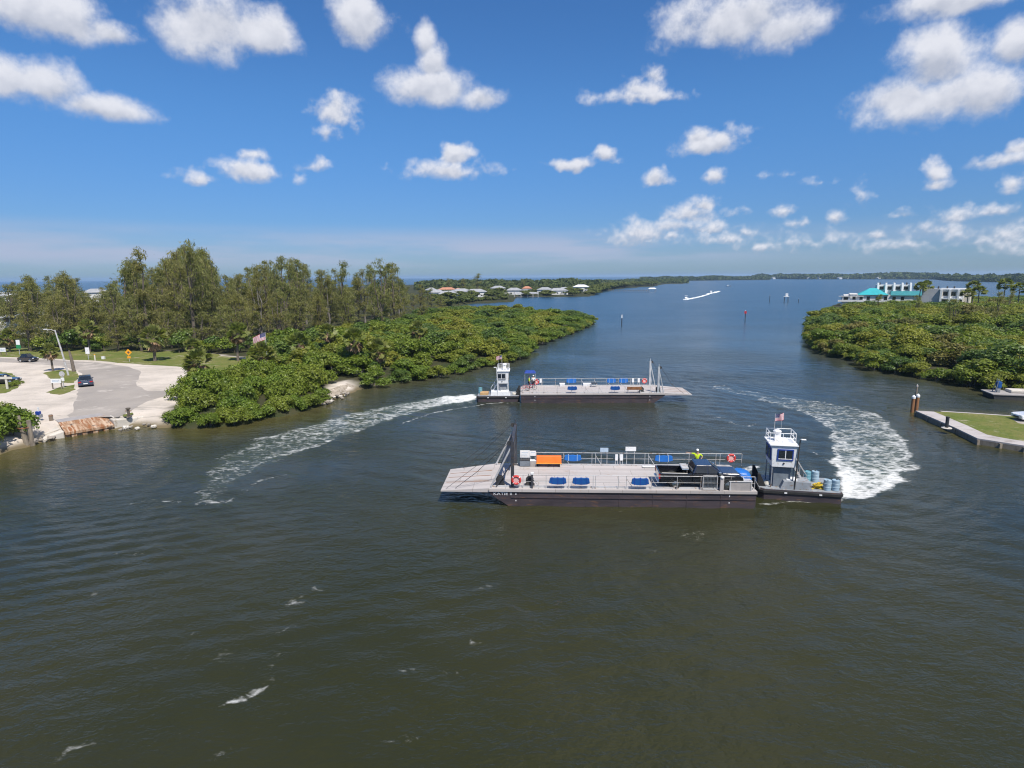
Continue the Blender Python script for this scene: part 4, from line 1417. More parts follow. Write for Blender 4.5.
def person(label, loc, rz, top, legs_mat, hat=None, armL=None, armR=None, bend=0.0, group=None, scale=1.0, seated=False):
    """standing figure facing +x: body, shirt, trousers, hair or cap"""
    t = thing('person', label, 'person', loc, rz, group)
    t.scale = (scale,) * 3
    N, E = {}, []

    def nd(k, p, r, par=None):
        N[k] = (tuple(p), r)
        if par:
            E.append((par, k))
    lean = bend
    nd('pelvis', (0, 0, 0.98), (0.12, 0.15))
    nd('waist', (0.02 + lean * 0.1, 0, 1.12), (0.105, 0.14), 'pelvis')
    nd('chest', (0.03 + lean * 0.25, 0, 1.34), (0.12, 0.17), 'waist')
    nd('neck', (0.02 + lean * 0.36, 0, 1.52), 0.058, 'chest')
    nd('jaw', (0.045 + lean * 0.40, 0, 1.60), 0.07, 'neck')
    nd('skull', (0.025 + lean * 0.44, 0, 1.70), 0.095, 'jaw')
    nd('nose', (0.125 + lean * 0.44, 0, 1.665), 0.018, 'skull')
    H = {}
    for s, arm in ((1, armL), (-1, armR)):
        S = 'L' if s > 0 else 'R'
        nd('hip' + S, (0, s * 0.10, 0.92), 0.095, 'pelvis')
        kx = 0.42 if seated else 0.03
        nd('knee' + S, (kx, s * 0.11, 0.5 if not seated else 0.92), 0.062, 'hip' + S)
        nd('ankle' + S, (kx - 0.02, s * 0.115, 0.09 if not seated else 0.5), 0.042, 'knee' + S)
        nd('toe' + S, (kx + 0.16, s * 0.125, 0.035 if not seated else 0.44), 0.035, 'ankle' + S)
        sh = Vector((0.02 + lean * 0.3, s * 0.20, 1.43))
        el, wr = arm if arm else ((0.02, s * 0.28, 1.14), (0.12, s * 0.27, 0.90))
        nd('sh' + S, sh, 0.062, 'chest')
        nd('el' + S, el, 0.044, 'sh' + S)
        nd('wr' + S, wr, 0.030, 'el' + S)
        d = (Vector(wr) - Vector(el)).normalized()
        palm = Vector(wr) + d * 0.08
        nd('palm' + S, palm, (0.02, 0.04), 'wr' + S)
        side = d.cross(Vector((0, 0, 1)))
        side = side.normalized() if side.length > 0.1 else Vector((0, 1, 0))
        for f in range(4):
            o = side * (f - 1.5) * 0.021
            ln = (0.07, 0.082, 0.078, 0.06)[f]
            a = palm + o + d * 0.045
            nd('f%d%s' % (f, S), a, 0.010, 'palm' + S)
            nd('g%d%s' % (f, S), a + d * ln * 0.6 - Vector((0, 0, 0.012)), 0.009, 'f%d%s' % (f, S))
        th = palm + side * 0.055 + d * 0.02
        nd('th' + S, th, 0.011, 'palm' + S)
    bo = link(bpy.data.objects.new('body', skin_mesh('body', N, E, M['skin'])), t)

    def shell(nm, keys, grow, mat):
        n2 = {k: (N[k][0], tuple(x * grow for x in N[k][1]) if isinstance(N[k][1], tuple) else N[k][1] * grow) for k in keys}
        e2 = [(a, b_) for a, b_ in E if a in n2 and b_ in n2]
        return link(bpy.data.objects.new(nm, skin_mesh(nm, n2, e2, mat)), t)
    shell('shirt', ['pelvis', 'waist', 'chest', 'shL', 'elL', 'shR', 'elR'], 1.22, top)
    shell('trousers', ['pelvis', 'hipL', 'kneeL', 'ankleL', 'hipR', 'kneeR', 'ankleR'], 1.2, legs_mat)
    hx, hz = 0.018 + lean * 0.44, 1.715
    b = MB()
    b.lathe([(0.108, 0.0), (0.112, 0.03), (0.095, 0.075), (0.055, 0.105), (0.01, 0.112)], 12, (hx - 0.01, 0, hz))
    if hat:
        b.box(hx + 0.06, hx + 0.19, -0.07, 0.07, hz + 0.0, hz + 0.015)
    b.build('cap' if hat else 'hair', hat or M['hair'], t, smooth=True)
    return t


pp = o1(15.95, 4.3)
person('deckhand in a yellow green high visibility shirt and white cap behind the pickup', pp, F1_RZ - PI / 2 - 0.2, M['hi_vis'], M['cloth_dark'], M['cloth_white'],
       armR=((0.05, -0.47, 1.45), (0.08, -0.72, 1.50)), armL=((0.04, 0.40, 1.24), (0.16, 0.28, 1.05)))


# ------------------------------------------------------------------ tugs that push the barges
def tug(name, label, loc, rz, mx, dark=True):
    L, W, D = 6.0, 3.4, 0.78
    X = (lambda x: -x) if mx else (lambda x: x)
    root = thing(name, label, 'tugboat', loc, rz, 'small tugboats pushing the ferry barges')
    root.scale = (0.95, 1, 1)
    plan = [(0, 0.25), (0.35, 0.0), (L - 0.2, 0.0), (L, 0.25), (L, W - 0.25), (L - 0.2, W), (0.35, W), (0, W - 0.25)]
    b = MB()
    b.slab([(X(x), y) for x, y in plan], -0.3, D)
    hull = b.build('hull', M['hull_paint'], root)
    b = MB()
    big = [(x + (0.08 if x > L / 2 else -0.05), y + (-0.09 if y < W / 2 else 0.09)) for x, y in plan]
    b.slab([(X(x), y) for x, y in big], D - 0.28, D - 0.06)
    b.build('fender', M['rubber'], root, bevel=0.03)
    b = MB()
    for x in (1.9, 4.4):
        b.box(X(x) - 0.1, X(x) + 0.1, -0.13, -0.095, D - 0.22, D - 0.12)
    b.build('fender_bracket', M['letter_white'], hull)
    b = MB()
    b.slab([(X(x * 0.98 + 0.06), 0.06 + y * (W - 0.12) / W) for x, y in plan], D + 0.002, D + 0.03)
    b.build('deck', M['tug_grey'], root)
    # raised wheelhouse on a trunk
    x0, x1, y0, y1, z0, z1 = (0.86, 2.56, 0.38, 2.4, 2.42, 4.05)
    if mx:
        x0, x1 = 1.6, 3.0
    b = MB()
    b.box(X(x0 + 0.25), X(x1 - 0.2), y0 + 0.3, y1 - 0.3, D + 0.03, z0)
    b.build('trunk', M['tug_blue_grey' if not mx else 'tug_grey'], root)
    b = MB()
    for x in (x0 + 0.05, x1 - 0.08):
        for y in (y0 + 0.08, y1 - 0.08):
            b.tube((X(x), y, D), (X(x), y, z0), 0.045, None, 6)
    b.build('stilt', M['tug_grey' if not mx else 'white_paint'], root)
    b = MB()
    b.frust((*sorted((X(x0), X(x1))), y0, y1), z0, (*sorted((X(x0 - 0.08), X(x1 + 0.05))), y0 - 0.05, y1 + 0.05), z1)
    cab = b.build('wheelhouse', M['white_paint'], root, bevel=0.02)
    b = MB()
    b.box(X(x0 - 0.25), X(x1 + 0.15), y0 - 0.16, y1 + 0.14, z1, z1 + 0.10)
    b.build('roof', M['roof_white'], root, bevel=0.03)

    def window(face, a0, a1, za, zb_, frame):
        # face: 'near','far' run along x; 'bow','stern' along y; leaning with the wall
        fr, gl, bars = MB(), MB(), MB()
        for bb, g, d0, d1 in ((fr, 0.09, 0.0, 0.05), (gl, 0.0, 0.052, 0.06)):
            if face in ('near', 'far'):
                yy = y0 - 0.03 if face == 'near' else y1 + 0.03
                s = -1 if face == 'near' else 1
                bb.box(X(a0 - g), X(a1 + g), min(yy + s * d0, yy + s * d1), max(yy + s * d0, yy + s * d1), za - g, zb_ + g)
            else:
                xx = x0 - 0.06 if face == 'bow' else x1 + 0.04
                s = -1 if face == 'bow' else 1
                bb.box(X(xx + s * d0), X(xx + s * d1), a0 - g, a1 + g, za - g, zb_ + g)
        w = fr.build('window', M[frame], root)
        gl.build('pane', M['glass'], w)
        if face in ('near', 'far'):
            yy = (y0 - 0.03) if face == 'near' else (y1 + 0.03)
            s = -1 if face == 'near' else 1
            am = (a0 + a1) / 2
            bars.box(X(am - 0.03), X(am + 0.03), min(yy + s * 0.061, yy + s * 0.07), max(yy + s * 0.061, yy + s * 0.07), za, zb_)
            bars.box(X(a0), X(a1), min(yy + s * 0.061, yy + s * 0.068), max(yy + s * 0.061, yy + s * 0.068), za, za + 0.06)
            bars.build('glazing_bar', M['white_paint'], w)
    fm = 'trim_blue' if not mx else 'tug_grey'
    window('near', x0 + 0.42, x0 + 1.42, 3.05, 3.72, fm)
    window('far', x0 + 0.42, x0 + 1.42, 3.05, 3.72, fm)
    window('bow', y0 + 0.3, y0 + 0.9, 2.95, 3.72, fm)
    window('bow', y0 + 1.15, y0 + 1.75, 2.95, 3.72, fm)
    window('stern', y0 + 0.4, y0 + 1.0, 3.0, 3.7, fm)
    MB().lathe([(0.03, 0), (0.07, 0), (0.07, -0.05), (0.03, -0.05)], 10, (X(x0 + 0.85), y0 - 0.01, 2.72), 'y').build('vent', M['dark_gear'], cab)
    # railing on the roof, mast, radar
    b = MB()
    rx0, rx1, ry0, ry1 = x0 - 0.12, x1 + 0.05, y0 + 0.55, y1 + 0.02
    pts = [(X(rx0), ry0), (X(rx1), ry0), (X(rx1), ry1), (X(rx0), ry1)]
    for zz in (z1 + 0.42, z1 + 0.8):
        for a, c in zip(pts, pts[1:] + pts[:1]):
            b.tube((*a, zz), (*c, zz), 0.028, None, 6)
    for a, c in zip(pts, pts[1:] + pts[:1]):
        for f in (0.0, 0.5):
            b.tube((a[0] + (c[0] - a[0]) * f, a[1] + (c[1] - a[1]) * f, z1 + 0.08), (a[0] + (c[0] - a[0]) * f, a[1] + (c[1] - a[1]) * f, z1 + 0.8), 0.026, None, 6)
    b.build('roof_railing', M['white_paint'], root)
    b = MB()
    b.box(X(x0 + 0.3), X(x0 + 0.75), ry0 + 0.4, ry0 + 0.8, z1 + 0.1, z1 + 0.75)
    b.lathe([(0.3, 0), (0.32, 0.08), (0.2, 0.16)], 12, (X(x0 + 0.5), ry0 + 0.6, z1 + 0.75))
    b.build('radar', M['white_paint'], root)
    pole = MB()
    fx, fy = x0 + (0.35 if not mx else 0.9), y1 - 0.5
    pole.tube((X(fx), fy, z1), (X(fx), fy, z1 + 2.05), 0.03, 0.018, 6)
    pole.tube((X(fx + 0.5), fy, z1), (X(fx + 0.5), fy, z1 + 1.6), 0.014, 0.01, 5)
    pl = pole.build('flagpole', M['rail_grey'], root)
    make_flag(pl, (X(fx), fy, z1 + 2.0), 0.85, 0.52, 0.3 if not mx else PI - 0.2, 0.25 if mx else -0.1, 'small striped flag flying above the wheelhouse')
    # post with a lamp
    b = MB()
    lx = x1 + 0.02
    b.tube((X(lx), 0.22, D), (X(lx + 0.16), 0.25, z1 + 0.55), 0.06, 0.045, 8)
    post = b.build('lamp_post', M['dark_gear'] if not mx else M['white_paint'], root)
    MB().tube((X(lx + 0.16), 0.25, z1 + 0.55), (X(lx + 0.5), 0.2, z1 + 0.58), 0.03).build('arm', M['rail_grey'], post)
    MB().box(X(lx + 0.2), X(lx + 0.55), 0.1, 0.28, z1 + 0.55, z1 + 0.62).build('lamp', M['roof_white'], post, bevel=0.02)
    # engine box, stairs
    bw = 'tug_grey' if not mx else 'white_paint'
    b = MB()
    ex0, ex1 = (1.55, 3.85) if not mx else (1.3, 4.1)
    b.frust((*sorted((X(ex0), X(ex1))), 0.2, 1.55), D + 0.03, (*sorted((X(ex0 + 0.25), X(ex1 - 0.1))), 0.24, 1.5), D + 0.62)
    eb = b.build('engine_box', M[bw], root, bevel=0.02)
    MB().box(X(ex0 + 0.5), X(ex0 + 1.3), 0.5, 1.2, D + 0.622, D + 0.68).build('hatch', M['white_paint'], eb)
    b = MB()
    for s in (0.75, 1.35):
        b.hexa([(X(x1), y0 + s - 0.03, z0), (X(x1 + 0.14), y0 + s - 0.03, z0), (X(x1 + 0.14), y0 + s + 0.03, z0), (X(x1), y0 + s + 0.03, z0)][::1] + [(X(x1 + 1.0), y0 + s - 0.03, D + 0.05), (X(x1 + 1.14), y0 + s - 0.03, D + 0.05), (X(x1 + 1.14), y0 + s + 0.03, D + 0.05), (X(x1 + 1.0), y0 + s + 0.03, D + 0.05)])
        b.tube((X(x1 + 0.05), y0 + s, z0 + 0.8), (X(x1 + 1.1), y0 + s, D + 0.85), 0.022, None, 6)
        for f in (0, 0.5, 1):
            b.tube((X(x1 + 0.05 + f), y0 + s, z0 - (z0 - D) * f), (X(x1 + 0.05 + f), y0 + s, z0 + 0.8 - (z0 - D) * f), 0.018, None, 5)
    for k in range(7):
        f = (k + 0.5) / 7
        b.box(X(x1 + f), X(x1 + 0.16 + f), y0 + 0.75, y0 + 1.35, z0 - (z0 - D) * f - 0.02, z0 - (z0 - D) * f + 0.02)
    b.build('stairs', M['rail_grey' if not mx else 'white_paint'], root)
    # pushing knees at the bow
    b = MB()
    for y in (0.7, W - 0.7):
        b.prism([(X(-0.05), D - 0.2), (X(-0.05), D + 0.95), (X(0.12), D + 0.95), (X(0.6), D), (X(0.6), D - 0.2)], y - 0.16, y + 0.16)
    b.build('push_knee', M['rubber'], root)
    b = MB()
    for k in range(4):
        b.torus((X(0.75 + 0.02 * k), 1.2, D + 0.06 + 0.06 * k), 0.25 - 0.02 * k, 0.04, 16, 5, 'z')
    b.build('rope_coil', M['board_white'], root)
    return root


ta, tb = at(759.5, 488.8, 0.78), at(842, 493.8, 0.78)
T1_RZ = math.atan2(tb.y - ta.y, tb.x - ta.x)
T1_LOC = Vector((ta.x, ta.y, 0))
tug('tugboat', 'white tugboat with blue window frames pushing the nearer ferry', T1_LOC, T1_RZ, False)
tc = at(519.5, 396.2, 0.78)
T2_RZ = F2_RZ
T2_LOC = Vector((tc.x, tc.y, 0))
tug('tugboat', 'white tugboat with a tan stern deck pushing the farther ferry', T2_LOC, T2_RZ, True)
t = thing('deck_board', 'tan wooden hatch cover on the stern of the farther tug', 'hatch cover', on(T2_LOC, T2_RZ, -4.75, 1.3, 0.81), T2_RZ)
MB().box(-0.55, 0.55, -0.7, 0.7, 0.0, 0.3).build('cover', M['tan_wood'], t, bevel=0.02)
MB().box(-0.58, 0.58, -0.05, 0.05, 0.3, 0.34).build('batten', M['tan_wood'], t)


def barrel(label, loc, mat, group='steel drums on the tug sterns', h=0.80):
    t = thing('drum', label, 'drum', loc, random.uniform(0, 6), group)
    r = 0.265
    MB().lathe([(r - 0.03, 0.0), (r, 0.02), (r, h * 0.3), (r + 0.02, h * 0.33), (r, h * 0.36), (r, h * 0.63), (r + 0.02, h * 0.66), (r, h * 0.69), (r, h - 0.02), (r - 0.02, h), (r - 0.02, h - 0.03), (0.02, h - 0.03)], 22).build('shell', M[mat], t, smooth=False)
    MB().lathe([(0.05, h - 0.03), (0.05, h + 0.005)], 8, (0.15, 0.05, 0)).build('bung', M['dark_gear'], t)


def ot(x, y, z=0.812):
    return on(T1_LOC, T1_RZ, x * 0.95, y, z)


barrel('teal drum at the far side of the near tug stern', ot(4.05, 2.35), 'barrel_teal')
barrel('pale grey blue drum standing against the teal drum', ot(4.68, 2.45), 'barrel_pale')
barrel('pale blue drum on the near tug, between yellow rope and the stern corner', ot(5.02, 0.55), 'barrel_pale')
barrel('pale blue drum at the very stern corner of the near tug', ot(5.62, 0.6), 'barrel_pale')
barrel('blue drum on the stern of the farther tug', on(T2_LOC, T2_RZ, -5.35, 1.9, 0.812), 'barrel_teal')
t = thing('rope_pile', 'tangled yellow rope on the near tug beside the drums', 'rope', ot(4.45, 0.8), T1_RZ)
b = MB()
for k in range(9):
    a = k * 0.7
    b.torus((0.14 * math.cos(a), 0.14 * math.sin(a), 0.05 + 0.045 * k), 0.22 + 0.05 * math.sin(k * 2.3), 0.035, 14, 5, 'z')
b.build('coil', M['yellow_rope'], t)
b = MB()
b.tube((-0.55, -0.35, 0.04), (0.4, 0.42, 0.05), 0.04)
b.tube((-0.5, 0.4, 0.04), (0.5, -0.45, 0.05), 0.04)
b.build('loose_end', M['yellow_rope'], t)

# ---- on the farther ferry
for k, (x, w, lab) in enumerate(((4.5, 1.25, 'blue cover on the farther ferry, nearest its masts'), (6.2, 1.25, 'blue cover on the farther ferry, second from its masts'),
                                 (11.8, 1.4, 'blue cover by itself on the far railing of the farther ferry'))):
    cover(lab, o2(x, F2_W - 0.3, 1.75), F2_RZ, w, 2, 'tarp_bright', 0.55)
for x, lab in ((6.5, 'blue cover on the near railing of the farther ferry, closer to the red barrier'), (12.1, 'blue cover on the near railing of the farther ferry, closer to the tug')):
    cover(lab, o2(x, 0.05, 1.78), F2_RZ, 1.3, 3)
t = thing('barrier', 'rusty red barrier on the near railing close to the silver masts', 'barrier', o2(4.0, 0.05), F2_RZ)
MB().box(-0.95, 0.95, -0.04, 0.04, 0.45, 0.85).build('board', M['rust'], t, bevel=0.02)
for x in (-0.8, 0.8):
    MB().box(x - 0.04, x + 0.04, 0.05, 0.12, 0, 0.9).build('leg', M['rail_grey'], t)
for x, w, lab in ((13.1, 0.7, 'low white box alone near the tug end of the farther ferry'), (9.6, 1.15, 'long low white box amidships on the farther ferry')):
    t = thing('locker', lab, 'box', o2(x, F2_W - 0.6), F2_RZ)
    MB().box(-w / 2, w / 2, -0.25, 0.25, 0, 0.36).build('body', M['white_paint'], t, bevel=0.02)
    MB().box(-w / 2 - 0.03, w / 2 + 0.03, -0.28, 0.28, 0.36, 0.42).build('lid', M['roof_white'], t, bevel=0.01)
t = thing('table', 'small dark topped table amidships on the farther ferry', 'table', o2(8.7, F2_W - 1.2), F2_RZ)
MB().box(-0.4, 0.4, -0.25, 0.25, 0.5, 0.56).build('table_top', M['dark_gear'], t)
for sx in (-1, 1):
    for sy in (-1, 1):
        MB().box(sx * 0.36 - 0.025, sx * 0.36 + 0.025, sy * 0.2 - 0.025, sy * 0.2 + 0.025, 0, 0.5).build('leg', M['rail_grey'], t)
life_ring('red life ring on the farther ferry beside the silver masts', o2(1.6, F2_W - 0.3, 1.95), F2_RZ)
life_ring('red life ring at the tug end of the farther ferry', o2(16.7, F2_W - 0.3, 1.85), F2_RZ)
for x, lab in ((2.4, 'white upright panel next to a life ring on the farther ferry'), (3.2, 'white upright panel second from the silver masts'), (16.1, 'white upright panel over a dark box at the tug end')):
    board(lab, o2(x, F2_W - 0.35), F2_RZ, 0.3, 0.6, 0.45, lines=0)
person('deckhand in a yellow shirt standing under the dark blue awning', o2(17.75, 3.4), F2_RZ, M['hi_vis'], M['cloth_dark'], None)
person('person in a white shirt standing by the dark blue awning', o2(17.15, 3.8), F2_RZ + 1.4, M['cloth_white'], M['cloth_dark'], M['cloth_white'])
t = thing('awning', 'dark blue awning on posts at the tug end of the farther ferry', 'awning', o2(17.6, F2_W - 1.0), F2_RZ)
MB().frust((-0.8, 0.8, -0.7, 0.7), 2.0, (-0.6, 0.6, -0.3, 0.3), 2.3).build('canopy', M['trim_blue'], t, bevel=0.02)
for sx in (-1, 1):
    for sy in (-1, 1):
        MB().tube((sx * 0.72, sy * 0.62, 0), (sx * 0.72, sy * 0.62, 2.0), 0.025, None, 6).build('post', M['rail_grey'], t)


def bicycle(label, loc, rz):
    t = thing('bicycle', label, 'bicycle', loc, rz, 'bicycles leaning at the tug end of the farther ferry')
    for x in (-0.52, 0.52):
        w = MB().torus((x, 0, 0.34), 0.32, 0.024, 22, 6).build('wheel', M['rubber'], t)
        b = MB()
        for k in range(8):
            a = k * PI / 4
            b.tube((x, 0, 0.34), (x + 0.31 * math.cos(a), 0, 0.34 + 0.31 * math.sin(a)), 0.005, None, 4)
        b.build('spoke', M['rail_grey'], w)
    b = MB()
    for p, q in (((-0.52, 0, 0.34), (-0.08, 0, 0.32)), ((-0.52, 0, 0.34), (-0.2, 0, 0.82)), ((-0.08, 0, 0.32), (-0.2, 0, 0.82)), ((-0.18, 0, 0.76), (0.36, 0, 0.80)), ((-0.08, 0, 0.32), (0.38, 0, 0.72)), ((0.34, 0, 0.9), (0.52, 0, 0.34))):
        b.tube(p, q, 0.022, None, 6)
    b.build('frame', M['cloth_red'], t)
    MB().box(-0.32, -0.08, -0.06, 0.06, 0.84, 0.89).build('saddle', M['dark_gear'], t, bevel=0.02)
    MB().path([(0.3, -0.28, 0.98), (0.36, -0.1, 0.95), (0.36, 0.1, 0.95), (0.3, 0.28, 0.98)], 0.018, 6).build('handlebar', M['dark_gear'], t)


bicycle('red bicycle in front of the person in the yellow shirt', o2(17.5, 2.4), F2_RZ + 0.3)
bicycle('red bicycle closest to the push tug, on the near side of the deck', o2(18.35, 1.7), F2_RZ + 0.5)
# ------------------------------------------------------------------ vegetation
leaf_mat('mangrove_leaf', (0.160, 0.225, 0.026), (0.105, 0.165, 0.021), (0.215, 0.240, 0.034), 0.32, 0.35, 0.45)
leaf_mat('mangrove_olive', (0.215, 0.240, 0.032), (0.145, 0.180, 0.026), (0.260, 0.250, 0.038), 0.32, 0.3, 0.5)
leaf_mat('mangrove_dark', (0.105, 0.165, 0.028), (0.068, 0.118, 0.022), (0.125, 0.175, 0.032), 0.25, 0.35, 0.45)
leaf_mat('mangrove_rusty', (0.185, 0.165, 0.042), (0.12, 0.135, 0.032), (0.20, 0.175, 0.048), 0.3, 0.3, 0.5)
leaf_mat('casuarina_leaf', (0.265, 0.262, 0.105), (0.205, 0.212, 0.085), (0.265, 0.232, 0.092), 0.5, 0.2, 0.7)
leaf_mat('palm_leaf', (0.21, 0.235, 0.065), (0.15, 0.185, 0.05), (0.23, 0.23, 0.07), 0.4, 0.35, 0.45)
leaf_mat('dead_leaf', (0.34, 0.23, 0.14), (0.24, 0.16, 0.09), (0.40, 0.27, 0.18), 0.2, 0.2, 0.8)
leaf_mat('far_leaf', (0.125, 0.150, 0.038), (0.082, 0.110, 0.030), (0.15, 0.16, 0.045), 0.25, 0.2, 0.6)
leaf_mat('shore_leaf', (0.075, 0.10, 0.035), (0.055, 0.075, 0.03), (0.08, 0.10, 0.03), 0.2, 0.1, 0.7)
pmat('bark', (0.14, 0.115, 0.09), (0.08, 0.065, 0.05), 0.95, stretch=(1, 1, 0.3), scale=5, bump=0.5)
pmat('bark_grey', (0.22, 0.20, 0.175), (0.13, 0.115, 0.10), 0.95, stretch=(1, 1, 0.3), scale=5, bump=0.5)
pmat('palm_bark', (0.20, 0.165, 0.13), (0.11, 0.085, 0.065), 0.95, stretch=(0.6, 0.6, 3), scale=4, bump=0.6)


def leaves(C, Nrm, size, aspect=1.0, r=None, up=None, droop=0.0):
    """one diamond-shaped leaf cluster per centre, facing Nrm (numpy)"""
    r = r or rng
    n = len(C)
    Nrm = Nrm / (np.linalg.norm(Nrm, axis=1, keepdims=True) + 1e-9)
    if up is None:
        t = r.normal(size=(n, 3))
    else:
        t = up
    u = t - (t * Nrm).sum(1, keepdims=True) * Nrm
    u /= np.linalg.norm(u, axis=1, keepdims=True) + 1e-9
    v = np.cross(Nrm, u)
    s = size * r.uniform(0.6, 1.35, (n, 1))
    a, b = u * s * aspect, v * s
    k = r.uniform(-0.25, 0.25, (n, 1))
    V = np.stack([C - a, C - b * 0.8 + a * k, C + a + Nrm * s * 0.25 * r.uniform(-1, 1, (n, 1)), C + b * 0.8 + a * k], 1).reshape(-1, 3)
    q = np.arange(n * 4).reshape(n, 4)
    return V, q


def crown_points(lobes, per, r, shell=(0.55, 1.05), flat_bottom=-0.35):
    Cs, Ns = [], []
    tot = sum(l[3] ** 2 for l in lobes)
    for x, y, z0, rad, sq in lobes:
        k = max(20, int(per * rad ** 2 / tot))
        d = r.normal(size=(k, 3))
        d /= np.linalg.norm(d, axis=1, keepdims=True)
        d[:, 2] = np.where(d[:, 2] < flat_bottom, -d[:, 2] * 0.6, d[:, 2])
        rr = rad * (shell[0] + (shell[1] - shell[0]) * r.uniform(0, 1, (k, 1)) ** 0.45)
        bump = 1 + 0.16 * np.sin(d[:, :1] * 7 + x) * np.sin(d[:, 1:2] * 6 + y) + 0.10 * np.sin(d[:, 2:3] * 11 + d[:, :1] * 9)
        p = d * rr * bump
        p[:, 2] *= sq
        Cs.append(p + np.array([x, y, z0]))
        Ns.append(d + r.normal(size=(k, 3)) * 0.55 + np.array([0, 0, 0.35]))
    return np.concatenate(Cs), np.concatenate(Ns)


def tree_obj(name, trunk_mb, bark, crown_me, label=None, cat='tree'):
    t = thing(name, label, cat)
    trunk_mb.build('trunk', M[bark], t)
    link(bpy.data.objects.new('crown', crown_me), t)
    return t


def bush_variant(seed, n, size, w=2.6, h=3.6, mat='mangrove_leaf', name='mangrove_bush'):
    r = np.random.default_rng(seed)
    lobes = []
    tr = MB()
    for k in range(r.integers(8, 12)):
        a, d = r.uniform(0, 2 * PI), w * 0.75 * math.sqrt(r.uniform(0, 1))
        rad = r.uniform(0.75, 1.35) * w / 2.6
        zc = h * r.uniform(0.45, 0.78) * (1 - 0.25 * (d / w) ** 2) if k > 3 else h * r.uniform(0.22, 0.4)
        x, y = d * math.cos(a), d * math.sin(a)
        if k <= 3:
            x, y = w * 0.72 * math.cos(k * 1.6 + seed), w * 0.72 * math.sin(k * 1.6 + seed)
        lobes.append((x, y, zc, rad, r.uniform(0.75, 0.95)))
        tr.tube((x * 0.25, y * 0.25, -0.3), (x * 0.5, y * 0.5, zc * 0.6), 0.07, 0.05, 5)
        tr.tube((x * 0.5, y * 0.5, zc * 0.6), (x, y, zc), 0.05, 0.02, 5)
        if k < 5:
            tr.tube((x * 0.75, y * 0.75, -0.3), (x * 0.45, y * 0.45, zc * 0.45), 0.035, 0.03, 5)
    C, Nn = crown_points(lobes, n, r)
    V, q = leaves(C, Nn, size, 1.35, r)
    return tr, np_mesh('crown', V, q, M[mat])


def casuarina_variant(seed, n, H=18.0, spread=3.4, gaps=0.35, mat='casuarina_leaf', bare=0.0):
    """Australian pine: one or two leaders, ascending limbs, wispy drooping plumes"""
    r = np.random.default_rng(seed)
    tr = MB()
    Cs, Us = [], []
    leaders = [(0, 0, H)]
    for k in range(r.integers(1, 4)):
        a = r.uniform(0, 2 * PI)
        leaders.append((math.cos(a) * spread * 0.5, math.sin(a) * spread * 0.5, H * r.uniform(0.72, 0.94)))
    limbs = []
    for li, (lx, ly, lh) in enumerate(leaders):
        z_b = 0 if li == 0 else H * r.uniform(0.12, 0.3)
        pts = [Vector((0, 0, -0.3 if li == 0 else z_b))]
        for k in range(1, 6):
            f = k / 5
            pts.append(Vector((lx * f ** 0.7 + r.normal(0, 0.18), ly * f ** 0.7 + r.normal(0, 0.18), z_b + (lh - z_b) * f)))
        for k in range(5):
            f = k / 5
            tr.tube(pts[k], pts[k + 1], 0.28 * (1 - f) ** 0.8 * (1 if li == 0 else 0.7) + 0.03, 0.28 * (1 - (k + 1) / 5) ** 0.8 * (1 if li == 0 else 0.7) + 0.03, 6)
        nl = 15 if li == 0 else 10
        for k in range(nl):
            f = r.uniform(0.07, 0.99)
            i = min(4, int(f * 5))
            p = pts[i].lerp(pts[i + 1], f * 5 - i)
            a = r.uniform(0, 2 * PI)
            ln = spread * (0.35 + 0.85 * (1 - f)) * r.uniform(0.6, 1.25) * (0.55 if f > 0.9 else 1)
            up = r.uniform(0.25, 1.0)
            q = p + Vector((math.cos(a), math.sin(a), up)) * ln * 0.75
            tr.tube(p, q, 0.06 * (1 - f) + 0.03, 0.015, 4)
            limbs.append((p, q))
        limbs.append((pts[4], pts[5] + Vector((0, 0, 0.5))))
    live = [l for l in limbs if r.uniform() > bare]
    per = max(10, n // max(1, len(live)))
    for p, q in live:
        m_ = max(2, per // 14)
        for _ in range(m_):
            f = 0.25 + 0.8 * r.uniform() ** 0.8
            c = np.array(p.lerp(q, f)) + r.normal(0, 0.34, 3)
            rad = r.uniform(0.35, 0.85)
            kk = 14
            d = r.normal(size=(kk, 3)) * np.array([rad, rad, rad * 0.75]) * 0.6
            Cs.append(c + d)
            Us.append(np.array([0, 0, -0.8]) + d * 0.9 + r.normal(0, 0.35, (kk, 3)))
    C, U = np.concatenate(Cs), np.concatenate(Us)
    V, q = leaves(C, r.normal(size=C.shape), 0.085, 4.2, r, U)
    return tr, np_mesh('crown', V, q, M[mat])


def broad_variant(seed, n, size, H=8.0, w=3.6, mat='far_leaf'):
    r = np.random.default_rng(seed)
    tr = MB()
    tr.tube((0, 0, -0.3), (0.1, 0, H * 0.45), 0.24, 0.16, 6)
    lobes = []
    for k in range(9):
        a, d = r.uniform(0, 2 * PI), w * 0.62 * math.sqrt(r.uniform(0, 1))
        rad = r.uniform(0.32, 0.55) * w
        zc = H * r.uniform(0.42, 0.8)
        x, y = d * math.cos(a), d * math.sin(a)
        lobes.append((x, y, zc, rad, 0.85))
        tr.tube((0.1, 0, H * 0.4), (x, y, zc), 0.09, 0.03, 4)
    C, Nn = crown_points(lobes, n, r, (0.5, 1.1))
    V, q = leaves(C, Nn, size, 1.3, r)
    return tr, np_mesh('crown', V, q, M[mat])


